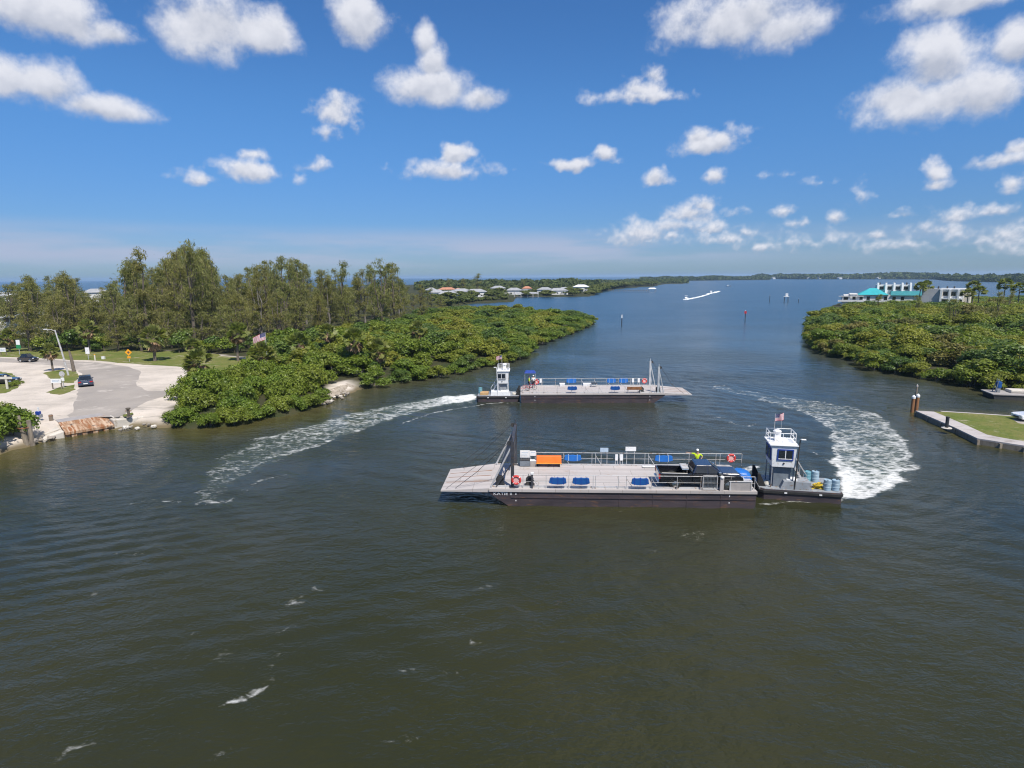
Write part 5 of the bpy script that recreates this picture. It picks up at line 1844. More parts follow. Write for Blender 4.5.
def palm_variant(seed, H=5.0, R_=1.5, skirt=True):
    r = np.random.default_rng(seed)
    tr = MB()
    lean = r.normal(0, 0.2, 2)
    pts = [Vector((lean[0] * f ** 1.6, lean[1] * f ** 1.6, -0.2 + (H + 0.2) * f)) for f in (0, 0.25, 0.5, 0.75, 1)]
    for k in range(4):
        tr.tube(pts[k], pts[k + 1], 0.19 - 0.012 * k, 0.18 - 0.012 * k, 8)
    top = np.array(pts[-1])

    def fans(nf, el_lo, el_hi, rad, petiole):
        V, Q = [], []
        for k in range(nf):
            a = r.uniform(0, 2 * PI)
            el = r.uniform(el_lo, el_hi)
            d = np.array([math.cos(a) * math.cos(el), math.sin(a) * math.cos(el), math.sin(el)])
            side = np.array([-math.sin(a), math.cos(a), 0])
            roll = r.uniform(-1.0, 1.0)
            side = side * math.cos(roll) + np.cross(d, side) * math.sin(roll)
            nrm = np.cross(d, side)
            hub = top + d * petiole
            for j in range(11):
                th = (j - 5) * 0.27
                bd = d * math.cos(th) + side * math.sin(th)
                L_ = rad * (1 - 0.28 * abs(th)) * r.uniform(0.85, 1.1)
                wv = np.cross(nrm, bd) * 0.125 * rad
                tip = hub + bd * L_ + np.array([0, 0, -0.16 * L_ * r.uniform(0.4, 1.2)])
                mid = hub + bd * L_ * 0.55
                o = len(V)
                V += [hub, mid - wv, tip, mid + wv]
                Q.append((o, o + 1, o + 2, o + 3))
            o = len(V)
            V += [top - side * 0.02, hub - side * 0.02, hub + side * 0.02, top + side * 0.02]
            Q.append((o, o + 1, o + 2, o + 3))
        return np.array(V), np.array(Q)
    V, q = fans(48, -0.7, 1.5, R_ * 0.62, R_ * 0.62)
    me = np_mesh('crown', V, q, M['palm_leaf'])
    V, q = fans(26, -1.45, -0.65, R_ * 0.7, R_ * 0.45)
    md = np_mesh('dead_fronds', V, q, M['dead_leaf'])
    return tr, me, md


class Kind:
    """a few source trees of one kind; place() copies tree and parts"""
    def __init__(self, name, cat, variants, bark):
        self.name, self.cat, self.v, self.bark, self.src = name, cat, variants, bark, {}

    def place(self, i, loc, rz, sc, label, group=None):
        i %= len(self.v)
        if i not in self.src:
            v = self.v[i]
            t = thing(self.name, label, self.cat)
            link(bpy.data.objects.new('trunk', v[0].mesh('trunk', M[self.bark])), t)
            link(bpy.data.objects.new('crown', v[1]), t)
            if len(v) > 2 and v[2]:
                link(bpy.data.objects.new('dead_fronds', v[2]), t)
            self.src[i] = t
        else:
            t = copy_tree(self.src[i])
        t.location = loc
        t.rotation_euler = (0, 0, rz)
        t.scale = sc if isinstance(sc, tuple) else (sc, sc, sc)
        t['label'] = label
        if group:
            t['group'] = group
        elif 'group' in t:
            del t['group']
        return t


K_BUSH = Kind('mangrove_bush', 'bush', [bush_variant(10 + k, 5200, 0.112, 2.6, 3.6, 'mangrove_leaf') for k in range(5)], 'bark_grey')
K_BUSHM = Kind('mangrove_bush', 'bush', [bush_variant(30 + k, 4200, 0.130, 2.9, 4.6, ('mangrove_olive', 'mangrove_leaf', 'mangrove_dark', 'mangrove_leaf')[k % 4]) for k in range(8)], 'bark_grey')
K_MAN = Kind('mangrove_tree', 'tree', [bush_variant(50 + k, 4400, 0.145, 3.3, 6.2, ('mangrove_olive', 'mangrove_leaf', 'mangrove_dark', 'mangrove_olive', 'mangrove_leaf', 'mangrove_rusty', 'mangrove_leaf')[k % 7]) for k in range(10)], 'bark_grey')
K_CAS = Kind('casuarina_tree', 'tree', [casuarina_variant(70 + k, 2600, 18, 3.3 + 0.3 * (k % 3), bare=0.1 * (k % 2)) for k in range(6)], 'bark')
K_CASB = Kind('casuarina_tree', 'tree', [casuarina_variant(90 + k, 2200, 17, 3.6, bare=0.45) for k in range(3)], 'bark_grey')
K_BROAD = Kind('broadleaf_tree', 'tree', [broad_variant(110 + k, 800, 0.42) for k in range(6)], 'bark')
K_UNDER = Kind('understorey_tree', 'tree', [broad_variant(210 + k, 1100, 0.34, 7.0, 4.2, 'mangrove_dark' if k % 2 else 'mangrove_leaf') for k in range(4)], 'bark')
K_PALM = Kind('cabbage_palm', 'palm', [palm_variant(130 + k, 2.9 + 0.45 * k, 1.55) for k in range(4)], 'palm_bark')
K_TALLP = Kind('tall_palm', 'palm', [palm_variant(150 + k, 10, 2.3)[:2] for k in range(3)], 'palm_bark')


def scatter(poly, s_near, s_far, y0, y1, seed, avoid=()):
    """irregular planting inside an outline, spacing growing with distance"""
    r = np.random.default_rng(seed)
    A = np.array(poly)
    out = []
    y = A[:, 1].min()
    while y < A[:, 1].max():
        f = min(1, max(0, (y - y0) / (y1 - y0)))
        s = s_near + (s_far - s_near) * f
        for x in np.arange(A[:, 0].min() + r.uniform(0, s), A[:, 0].max(), s):
            out.append((x + r.normal(0, s * 0.22), y + r.normal(0, s * 0.22), s))
        y += s * 0.87
    P = np.array([(a, b) for a, b, _ in out])
    ok = inside(P, poly)
    for av in avoid:
        ok &= sdist(P, av) < 1.5
    return [o for o, k in zip(out, ok) if k]


def seen(x, y, margin=0.06):
    """within the photographed sector (with a margin for a step to the side)"""
    return y > 10 and abs(x / y) < 0.865 + margin


road_poly, lawn_poly = road, lawn
# bushes of the near clump and the spit, on the left bank
clump = [at2(*p) for p in [(171, 423), (203, 425), (230, 423), (268, 415), (322, 402), (334, 394), (325, 387), (290, 385), (262, 386), (240, 391), (222, 396), (208, 400), (184, 410)]]
cnt = 0
for x, y, s in scatter(clump, 3.3, 4.0, 60, 90, 3):
    sc = random.uniform(0.68, 0.98) * s / 3.6
    edge = sdist([(x, y)], clump)[0] < 2.5
    K_BUSH.place(cnt, (x, y, 0.7), random.uniform(0, 6), (sc * 1.08, sc * 1.08, sc * random.uniform(1.0, 1.4)),
                 'glossy green mangrove bush at the water edge of the near left clump' if edge else 'glossy green mangrove bush inside the near left clump beside the sand lot',
                 'mangrove bushes in the near left clump, outer edge' if edge else 'mangrove bushes in the near left clump, inside')
    cnt += 1
def along(line, step, seed, off=0.0):
    r = np.random.default_rng(seed)
    out = []
    for (xa, ya), (xb, yb) in zip(line[:-1], line[1:]):
        k = max(1, int(math.hypot(xb - xa, yb - ya) / step))
        for i in range(k):
            f = (i + r.uniform(0.2, 0.8)) / k
            out.append((xa + (xb - xa) * f + r.normal(0, 0.35), ya + (yb - ya) * f + off + r.normal(0, 0.35)))
    return out


for x, y in along([at2(*p) for p in [(169, 424), (200, 426.5), (230, 424.5), (268, 416.5), (320, 404.5)]], 1.5, 4, 0.2):
    sc = random.uniform(0.5, 0.72)
    K_BUSH.place(cnt, (x, y, 0.05), random.uniform(0, 6), (sc, sc, sc * random.uniform(0.85, 1.1)), 'glossy green mangrove bush at the water edge of the near left clump', 'mangrove bushes in the near left clump, outer edge')
    cnt += 1
pen = [at2(*p) for p in [(366, 386), (423, 376), (473, 367), (512, 359), (521, 354), (528, 345), (563, 333.5), (582, 325.5), (585, 322.5), (576, 319.5), (556, 316), (510, 314), (440, 316), (405, 326), (350, 336), (320, 342),
                         (262, 353), (258, 366), (268, 375), (300, 380), (330, 383)]]
for x, y, s in scatter(pen, 4.9, 7.6, 90, 190, 5):
    sc = random.uniform(0.8, 1.15) * s / 5.0
    e = sdist([(x, y)], pen)[0] < 4 and seg_dist([(x, y)], LEFT)[0] < 9
    far = y > 140
    hgt = random.uniform(0.68, 1.25) * (0.72 if e else 1.0) * (0.8 if far else 0.95) * 5.0 / s * 1.0
    lab = ('mangrove on the shoreline near the tip of the left peninsula' if far else 'mangrove overhanging the shoreline behind the farther ferry tug') if e else \
          ('mangrove of the thicket covering the tip of the left peninsula' if far else 'mangrove of the thicket in front of the casuarina wood')
    K_BUSHM.place(cnt, (x, y, 0.8), random.uniform(0, 6), (sc * 1.08, sc * 1.08, sc * hgt), lab, lab.replace('mangrove', 'mangroves', 1))
    cnt += 1
for x, y in along([at2(*p) for p in [(362, 389), (423, 378.8), (473, 369.4), (513, 361.5), (522, 356), (530, 346.5), (565, 335), (584, 326.8), (588, 322.5), (580, 319)]], 3.6, 14, 0.3):
    sc = random.uniform(0.62, 0.85) * (1.0 if y < 140 else 1.2)
    far = y > 140
    lab = 'mangrove on the shoreline near the tip of the left peninsula' if far else 'mangrove overhanging the shoreline behind the farther ferry tug'
    K_BUSHM.place(cnt, (x, y, 0.0), random.uniform(0, 6), (sc, sc, sc * random.uniform(0.6, 0.8)), lab, lab.replace('mangrove', 'mangroves', 1))
    cnt += 1
# the right hand mangrove wood
rp_ = [at2(*p) for p in [(822, 320.5), (821, 326), (822, 343), (832, 351), (860, 358.5), (883, 369), (932, 375.5), (986, 386), (1030, 393), (1075, 399)]] + [(225, 200), (300, 300), (290, 345), (210, 338), (140, 250)]
for x, y, s in scatter(rp_, 6.2, 11.0, 100, 320, 6):
    if not seen(x, y, 0.12):
        continue
    e = sdist([(x, y)], rp_)[0] < 5 and seg_dist([(x, y)], RIGHT)[0] < 10
    sc = random.uniform(0.85, 1.15) * s / 5.5
    hgt = random.uniform(0.62, 1.18) * 5.5 / s * (0.74 if e else 0.95) * (1.0 if y < 200 else 0.85 if y < 250 else 0.62)
    lab = ('mangrove dipping into the water along the right wooded bank' if e else 'mangrove crown in the right wood, short of the teal roofed building' if y < 230 else 'mangrove crown at the back of the right wood below the white buildings')
    K_MAN.place(cnt, (x, y, 0.8), random.uniform(0, 6), (sc * 1.06, sc * 1.06, sc * hgt), lab, lab.replace('mangrove', 'mangroves', 1))
    cnt += 1
for x, y in along([at2(*p) for p in [(819, 319.5), (816, 325), (817, 344), (826, 353.5), (857, 360.5), (881, 371.4), (930, 378), (985, 389), (1030, 396.3), (1080, 404)]], 3.0, 15, 0.0):
    sc = random.uniform(0.62, 0.9)
    lab = 'mangrove dipping into the water along the right wooded bank'
    K_MAN.place(cnt, (x, y, -0.1), random.uniform(0, 6), (sc, sc, sc * random.uniform(0.6, 0.78)), lab, lab.replace('mangrove', 'mangroves', 1))
    cnt += 1
# brighter bush beside the seawall water, grey moored barge under it
# bush at the left frame edge
for k, (px, py, sc) in enumerate(((3, 440, 1.0), (-20, 446, 1.05), (-10, 430, 0.95), (12, 432, 0.75), (-40, 440, 1.1))):
    p = at(px, py, 0.7)
    K_BUSH.place(k, (p.x, p.y, 0.5), k * 1.3, (sc, sc, sc * 1.1), 'mangrove bush at the left frame edge beside the leaning wooden pile', 'mangrove bushes at the left frame edge')

# casuarina wood behind the road
wood = [at2(*p, G) for p in [(-130, 349), (0, 349.5), (60, 350), (110, 352), (180, 353), (240, 351), (300, 342), (360, 334), (400, 327), (432, 318), (446, 313)]] + [(-30, 275), (-90, 300), (-200, 290), (-260, 230)]
TOP = [(-60, 276), (0, 280), (40, 272), (65, 268), (90, 285), (120, 276), (140, 258), (160, 264), (190, 245), (205, 248), (222, 272), (245, 268), (262, 262), (280, 256), (310, 258), (325, 270), (345, 266), (380, 262), (398, 262), (420, 282), (440, 292), (470, 300)]


def skyline(px):
    return float(np.interp(px, [a for a, _ in TOP], [b for _, b in TOP]))


def to_px(v):
    q = CM.inverted() @ Vector(v)
    return CX + F * q.x / -q.z, CY - F * q.y / -q.z


n_c = 0
cas_all = scatter(wood, 8.0, 12.5, 120, 260, 9)
cas_all += [(*at2(px, 351, G), 6.5) for px in (30, 62, 118, 142, 205, 232)]
for x, y, s in cas_all:
    if not seen(x, y):
        continue
    px, _ = to_px((x, y, 5))
    front = sdist([(x, y)], wood)[0] < 10
    # height so that the crown reaches towards the wood's skyline
    hy = skyline(px) + random.choice((0, 2, 6, 12, 16, 22)) * (1.0 if not front else 1.25)
    ang = math.atan((CY - hy) / F) - R(PITCH)
    h = max(7.0, min(27.0, CAM_H + math.hypot(x, y) * math.tan(ang) - 1.2))
    if front:
        h = min(h, random.uniform(8, 13))
    bare = 250 < px < 420 and random.random() < 0.33
    K = K_CASB if bare else K_CAS
    wsc = (0.62 + 0.38 * h / 18) * random.uniform(0.95, 1.25)
    lab = ('thin half bare casuarina with grey limbs standing in the wood' if bare else 'low feathery casuarina at the front edge of the wood' if front else
           'tall casuarina rising against the sky above the wood' if h > 18 else 'feathery grey green casuarina in the middle of the wood')
    K.place(n_c, (x, y, G), random.uniform(0, 6), (wsc, wsc, h / 18.5), lab, lab.replace('casuarina', 'casuarinas', 1))
    n_c += 1
# the tall ones that stand out on the skyline
for px, top, dist in ((143, 252, 150), (190, 243, 148), (207, 250, 160), (283, 254, 165), (298, 256, 180), (322, 266, 190), (343, 262, 185), (381, 258, 178), (393, 262, 190), (66, 268, 170), (265, 262, 170), (126, 264, 165)):
    p = atd(px, dist)
    ang = math.atan((CY - top) / F) - R(PITCH)
    h = CAM_H + dist * math.tan(ang) / math.cos(math.atan(p.x / p.y)) ** 0 - 1.2
    K_CAS.place(n_c, (p.x, p.y, G), px * 0.7, (1.15, 1.15, max(0.5, h / 18.5)), 'tallest casuarina crown standing out on the skyline of the wood', 'tallest casuarinas on the skyline')
    n_c += 1
# broad green undergrowth trees between wood and thicket
for k in range(58):
    px = random.uniform(-20, 420)
    py = np.interp(px, [-20, 60, 120, 200, 250, 300, 420], [351, 351, 352.5, 354, 357, 349, 330]) - random.uniform(-0.5, 4.0)
    p = at(px, py, G)
    sc = random.uniform(0.25, 0.66)
    K_UNDER.place(k, (p.x, p.y, G), k * 1.7, (sc, sc, sc * random.uniform(0.8, 1.1)), 'rounded green tree under the front casuarinas', 'rounded green trees under the casuarinas')
# palms
for k, (px, py, sc, lab) in enumerate(((155, 361, 1.5, 'big bushy cabbage palm on the lawn before the wood'), (195, 363.5, 0.95, 'small cabbage palm on the lawn near the sand lot'),
                                       (53, 371, 0.88, 'small palm with dead skirt on the grass island'), (238, 361, 1.25, 'large palm with brown skirt near the flag'),
                                       (262, 380, 1.3, 'palm with hanging brown fronds beside the sand lot edge'), (199, 391, 1.2, 'ragged palm at the sand end of the near clump'),
                                       (90, 352, 1.3, 'palm with pinkish dead fronds behind the white sign'), (357, 372, 1.25, 'palm with brown skirt in the thicket before the sandy spit'),
                                       (380, 371, 1.2, 'palm with drooping brown fronds in the thicket'), (300, 366, 1.2, 'palm crown inside the thicket by the casuarinas'),
                                       (418, 352, 1.2, 'palm standing alone at the edge of the casuarina wood'), (330, 356, 1.1, 'slim palm half hidden at the foot of the wood'), (10, 352, 1.1, 'palm at the far left of the lawn'))):
    p = at(px, py, G)
    K_PALM.place(k, (p.x, p.y, G), k * 1.1, sc, lab)
t = thing('dead_palm', 'dark dead palm stump leaning beside the lamp post', 'palm', at(74, 371.5, G))
MB().tube((0, 0, 0), (-0.15, 0, 2.3), 0.28, 0.22, 8).tube((-0.15, 0, 2.3), (-0.35, 0, 3.6), 0.22, 0.12, 8).build('trunk', M['palm_bark'], t)

# trees among the far houses and along the back shore
for k, (x, y) in enumerate(along([at2(*p, 0) for p in [(440, 307.6), (470, 303), (508, 301)]], 9, 21) + along([at2(*p, 0) for p in [(540, 296.3), (592, 295.2), (597, 292), (608, 289.4), (625, 287.2), (655, 285.8)]], 11, 22)):
    sc = random.uniform(0.9, 1.3) * (1 if y < 620 else 1.7)
    lab = 'low mangrove along the far shoreline in front of the houses' if y < 620 else 'low mangrove along the shore of the far wooded point'
    K_BROAD.place(k, (x, y, -0.8), k * 1.9, (sc * 1.3, sc * 1.3, sc * 0.62), lab, lab.replace('mangrove', 'mangroves', 1))
far_zone = [at2(*p) for p in [(425, 307), (470, 303.2), (512, 301.5), (516, 297.6), (538, 297.8), (592, 296.4), (595, 293), (606, 290.4), (623, 288), (652, 286.6), (654, 284.6), (660, 284), (600, 284), (500, 286), (430, 290)]]
nb = 0
for x, y, s in scatter(far_zone, 16, 42, 330, 1000, 12):
    sc = random.uniform(0.7, 1.1) * s / 11
    hs_ = random.uniform(0.45, 0.82) * 11 / s
    lab = 'green tree among the far white houses' if y < 620 else 'dark tree on the far wooded point beyond the houses'
    K_BROAD.place(nb, (x, y, 1.0), nb * 1.3, (sc, sc, sc * hs_), lab, lab.replace('tree', 'trees', 1))
    nb += 1
for px, dist, sc, lab in ((463, 620, 1.0, 0), (478, 560, 1.25, 1), (450, 650, 0.9, 0), (448, 700, 0.95, 0), (522, 690, 0.9, 0)):
    p = atd(px, dist)
    K_CAS.place(int(px), (p.x, p.y, 1.0), px, (1.5 * sc, 1.5 * sc, 0.8 * sc), 'dark casuarina standing above the far houses', 'dark casuarinas above the far houses')
for k in range(22):      # island interior seen between the casuarinas
    px, dist = random.uniform(-20, 330), random.uniform(280, 430)
    p = atd(px, dist)
    K_BROAD.place(k, (p.x, p.y, 1.0), k, random.uniform(0.8, 1.2), 'green tree among the roofs behind the casuarina wood', 'green trees behind the casuarina wood')
for px, dist, h in ((920, 325, 9.5), (926, 330, 10), (974, 300, 10), (980, 296, 8.5), (969, 292, 7.5), (1005, 295, 10.8), (1020, 290, 9.6)):
    p = atd(px, dist)
    K_TALLP.place(int(px), (p.x, p.y, 1.0), px, (1.15, 1.15, h / 10.0 * 1.02), {920: 'palm left of the white building, the shorter of the pair', 926: 'palm touching the white building, the taller of the pair', 974: 'tallest palm of the clump right of the white building',
                   980: 'middle palm of the clump right of the white building', 969: 'shortest palm of the clump right of the white building', 1005: 'slim palm standing alone above the right wood', 1020: 'palm at the right frame edge above the wood'}[px])


for px, dist, h in ((957, 190, 9.5), (1000, 205, 10.5), (918, 240, 8.5), (1012, 260, 9.5), (880, 260, 8.0)):
    p = atd(px, dist)
    K_CAS.place(px, (p.x, p.y, 1.0), px, (0.75, 0.75, h / 18.5), 'small feathery casuarina standing up out of the right mangrove wood', 'small casuarinas in the right mangrove wood')


# far shores: woods that read as one mass
def treeline(name, line, h, n, size, seed, depth):
    r = np.random.default_rng(seed)
    A = np.array(line, float)
    seg = np.hypot(*np.diff(A, axis=0).T)
    cum = np.concatenate([[0], np.cumsum(seg)])
    u = r.uniform(0, cum[-1], n)
    i = np.clip(np.searchsorted(cum, u) - 1, 0, len(seg) - 1)
    f = (u - cum[i]) / seg[i]
    p = A[i] + (A[i + 1] - A[i]) * f[:, None]
    d = r.uniform(0, depth, n)
    view = p / np.hypot(*p.T)[:, None]
    p = p + view * d[:, None]
    hh = h * (0.45 + 0.75 * fbm(u / (size * 14), d * 0 + 3.3, 50 + seed, 4)) * (0.55 + 0.45 * np.clip(d / 60, 0, 1))
    C = np.column_stack([p, 0.8 + hh * r.uniform(0, 1, n) ** 0.6])
    V, q = leaves(C, r.normal(size=C.shape) + np.array([0, -0.6, 0.6]), size, 1.3, r)
    o = link(bpy.data.objects.new(name, np_mesh(name, V, q, M['shore_leaf'])))
    return tag(o, 'wooded far shoreline beyond the bay', 'treeline', None, 'stuff')


treeline('treeline', [at2(*p) for p in [(640, 281.3), (692, 280.7), (735, 280.1), (770, 279.8)]], 13, 9000, 3.4, 1, 300)
treeline('treeline', [at2(*p) for p in [(752, 278.7), (800, 279.3), (860, 279.2), (938, 279.4)]], 20, 12000, 4.0, 2, 500)
treeline('treeline', [at2(*p) for p in [(936, 279.6), (948, 280.8), (985, 281.9), (1030, 282.7), (1110, 283.6)]], 15, 12000, 2.4, 3, 250)
treeline('treeline', [at2(*p) for p in [(596, 284.0), (630, 283.6), (656, 283.9), (688, 283.2)]], 9, 5000, 2.0, 4, 260)
treeline('treeline', [tuple(atd(px, 740).to_2d()) for px in (415, 470, 530, 600)], 12, 9000, 1.7, 5, 160)

# ------------------------------------------------------------------ buildings
pmat('wall_white', (0.72, 0.71, 0.69), (0.64, 0.63, 0.61), 0.8, scale=0.6)
pmat('wall_cream', (0.62, 0.56, 0.46), (0.55, 0.50, 0.42), 0.8, scale=0.6)
pmat('roof_pale', (0.36, 0.36, 0.37), (0.28, 0.29, 0.30), 0.7, scale=0.6)
pmat('roof_grey', (0.33, 0.34, 0.35), (0.27, 0.28, 0.29), 0.8, scale=0.6)
pmat('roof_orange', (0.48, 0.22, 0.13), (0.40, 0.18, 0.11), 0.85, scale=0.6)
pmat('roof_teal', (0.03, 0.40, 0.43), (0.03, 0.34, 0.37), 0.5, scale=0.4)
pmat('roof_teal_dark', (0.03, 0.23, 0.25), (0.03, 0.19, 0.21), 0.6, scale=0.4)
pmat('wall_grey', (0.48, 0.48, 0.50), (0.42, 0.42, 0.44), 0.8, scale=0.6)


def house(label, loc, rz, w, d, h, roof, wall='wall_white', rh=2.2, storeys=1, group='pale houses beyond the wood'):
    t = thing('house', label, 'house', loc, rz, group)
    MB().box(-w / 2, w / 2, -d / 2, d / 2, -0.5, h).build('wall', M[wall], t)
    MB().frust((-w / 2 - 0.6, w / 2 + 0.6, -d / 2 - 0.6, d / 2 + 0.6), h + 0.003, (-w / 2 + d * 0.38, w / 2 - d * 0.38, -0.3, 0.3), h + rh).build('roof', M[roof], t)
    for s in range(storeys):
        zb = 0.9 + s * 2.8
        n = max(2, int(w / 3.2))
        for k in range(n):
            x = -w / 2 + (k + 0.5) * w / n
            f = MB().box(x - 0.75, x + 0.75, -d / 2 - 0.06, -d / 2 + 0.02, zb, zb + 1.4).build('window', M['white_paint'], t)
            MB().box(x - 0.62, x + 0.62, -d / 2 - 0.075, -d / 2 - 0.063, zb + 0.12, zb + 1.28).build('pane', M['glass'], f)
    MB().box(w * 0.12, w * 0.12 + 1.0, -d / 2 - 0.08, -d / 2 - 0.065, 0.0, 2.1).build('door', M['wall_grey'], t)
    return t


def face(p):
    return -math.atan2(p.x, p.y)


for px, dist, w, d, h, roof, lab in (
        (431, 590, 9, 8, 3.5, 'roof_pale', 'small white house farthest left of the far houses'), (447, 620, 17, 10, 3.2, 'roof_orange', 'far house with an orange tiled roof'),
        (458, 570, 8, 8, 3.2, 'roof_orange', 'small orange roofed house beside the larger one'),
        (437, 470, 11, 9, 4.0, 'roof_pale', 'white house low in front of the orange roof'), (448, 440, 13, 9, 3.6, 'roof_pale', 'pale roofed house nearest the lagoon trees'),
        (461, 480, 15, 11, 4.4, 'roof_pale', 'pale hip roofed house between orange roof and lagoon'), (476, 470, 16, 11, 4.2, 'roof_pale', 'pale hip roofed house right of its twin'),
        (498, 560, 13, 10, 5.2, 'roof_grey', 'tall grey roofed house behind the lagoon'), (514, 520, 13, 10, 4.0, 'roof_pale', 'pale hip roofed house above the boat docks'),
        (545, 540, 12, 9, 4.0, 'roof_grey', 'grey roofed house behind the lagoon point'), (527, 590, 9, 8, 4.2, 'roof_orange', 'small brown house between pale roofs'),
        (558, 520, 15, 10, 3.6, 'roof_pale', 'long pale house behind the mangrove point'), (564, 570, 11, 9, 3.4, 'roof_grey', 'low grey house at the right end of the row'),
        (581, 620, 15, 11, 5.0, 'roof_white', 'bright white gabled house set apart in the trees'),
        (540, 800, 14, 10, 4.5, 'roof_pale', 'distant pale roof above the middle of the row'), (551, 820, 13, 10, 4.5, 'roof_white', 'distant white roof near the bright gabled house')):
    p = atd(px, dist)
    house(lab, (p.x, p.y, 1.0), face(p) + random.uniform(-0.4, 0.4), w, d, h, roof)
for px, dist, w, d, h, roof, lab in ((8, 430, 20, 12, 7.0, 'roof_pale', 'long white house at the left frame edge behind the wood'), (26, 420, 15, 11, 7.5, 'roof_white', 'white house with stepped roof beside the long one'),
                                     (96, 430, 13, 10, 8.2, 'roof_pale', 'white upper storey showing over the wood'), (268, 400, 15, 10, 7.0, 'roof_pale', 'white house half hidden by tall casuarinas'),
                                     (243, 420, 14, 10, 6.6, 'roof_grey', 'grey roofed house glimpsed through the wood'), (27, 225, 13, 9, 5.0, 'roof_grey', 'low house in the dark trees behind the road')):
    p = atd(px, dist)
    house(lab, (p.x, p.y, 1.0), face(p) + random.uniform(-0.2, 0.2), w, d, h, roof, storeys=2)
# boathouse docks on the lagoon
for px, w, lab in ((521, 12, 'white boat shelter on the lagoon, the left one'), (533, 9, 'white boat shelter on the lagoon, the right one')):
    p = atd(px, 486)
    t = thing('boathouse', lab, 'boathouse', (p.x, p.y, 0), face(p))
    MB().frust((-w / 2, w / 2, -3, 3), 3.0, (-w / 2 + 2, w / 2 - 2, -0.2, 0.2), 4.2).build('roof', M['roof_pale'], t)
    for sx in (-1, 0, 1):
        for sy in (-1, 1):
            MB().box(sx * w * 0.46 - 0.15, sx * w * 0.46 + 0.15, sy * 2.7 - 0.15, sy * 2.7 + 0.15, -1, 3.0).build('post', M['wall_white'], t)
    MB().box(-w / 2, w / 2, -2.4, 2.4, 0.5, 0.8).build('platform', M['bark_grey'], t)


# the two white buildings on the right wood's far side
def condo_teal(loc, rz):
    t = thing('condominium', 'white waterfront building with bright teal hip roof', 'building', loc, rz)
    t.scale = (0.72, 0.72, 0.86)
    MB().box(-20, 16, -8, 8, -0.5, 6.6).build('wall', M['wall_white'], t)
    MB().box(-25, -20.01, -8.5, 6, -0.5, 5.6).build('wing', M['wall_white'], t)
    MB().box(-27.5, -12, -9.6, -8.02, 2.6, 3.6).build('balcony', M['wall_white'], t)
    b = MB()
    b.box(-27.2, -12.3, -9.5, -8.6, 5.6, 5.9)
    b.box(-24, -20.05, -6, 4, 5.9, 6.6)
    b.box(-20.5, -15.8, -8.4, 8.2, 6.61, 7.2)
    b.build('flat_roof', M['wall_white'], t)
    MB().frust((-15.6, 2.2, -9, 9), 6.61, (-8.5, -4.5, -0.5, 0.5), 10.2).build('hip_roof', M['roof_teal'], t)
    MB().frust((3.3, 23, -9, 8), 6.4, (4.2, 21, -1.5, 1.5), 8.6).build('long_roof', M['roof_teal_dark'], t)
    MB().box(16.1, 22.6, -7.8, 7.6, -0.5, 6.3).build('annex', M['wall_white'], t)
    # rear block with projecting party walls
    MB().box(-4, 15.5, 2.2, 14, 6.65, 12.0).build('upper_storey', M['wall_white'], t)
    for k in range(5):
        x = -3.6 + k * 4.7
        b = MB()
        b.prism([(0, 6.7), (0.9, 6.7), (0.9, 13.2), (0, 12.4)], 0, 1) if False else None
        b.hexa([(x - 0.5, -1.0, 7.5), (x + 0.5, -1.0, 7.5), (x + 0.5, 2.19, 7.5), (x - 0.5, 2.19, 7.5), (x - 0.5, 0.2, 13.0), (x + 0.5, 0.2, 13.0), (x + 0.5, 2.19, 13.2), (x - 0.5, 2.19, 13.2)])
        b.build('party_wall', M['roof_white'], t)
    for k in range(4):
        x = -1.3 + k * 4.7
        f = MB().box(x - 1.4, x + 1.4, 2.14, 2.22, 9.2, 11.3).build('window', M['wall_white'], t)
        MB().box(x - 1.25, x + 1.25, 2.1, 2.135, 9.3, 11.2).build('pane', M['glass'], f)
    for x in (-17.8, -13.6, -9.4, -4.2, 0.6, 5.4, 10.2):
        for zb in (0.6, 3.7):
            f = MB().box(x - 1.1, x + 1.1, -8.07, -7.98, zb, zb + 2.1).build('window', M['wall_white'], t)
            MB().box(x - 0.95, x + 0.95, -8.1, -8.075, zb + 0.1, zb + 2.0).build('pane', M['glass'], f)
    f = MB().box(-24.2, -21.2, -8.58, -8.5, 3.6, 5.3).build('window', M['wall_white'], t)
    MB().box(-24.0, -21.4, -8.62, -8.585, 3.65, 5.2).build('pane', M['glass'], f)
    for x in (-2.2, 1.5, 6.5, 13.5):
        MB().box(x - 0.4, x + 0.4, 6, 7, 12.0, 13.3).build('roof_vent', M['dark_gear'], t)


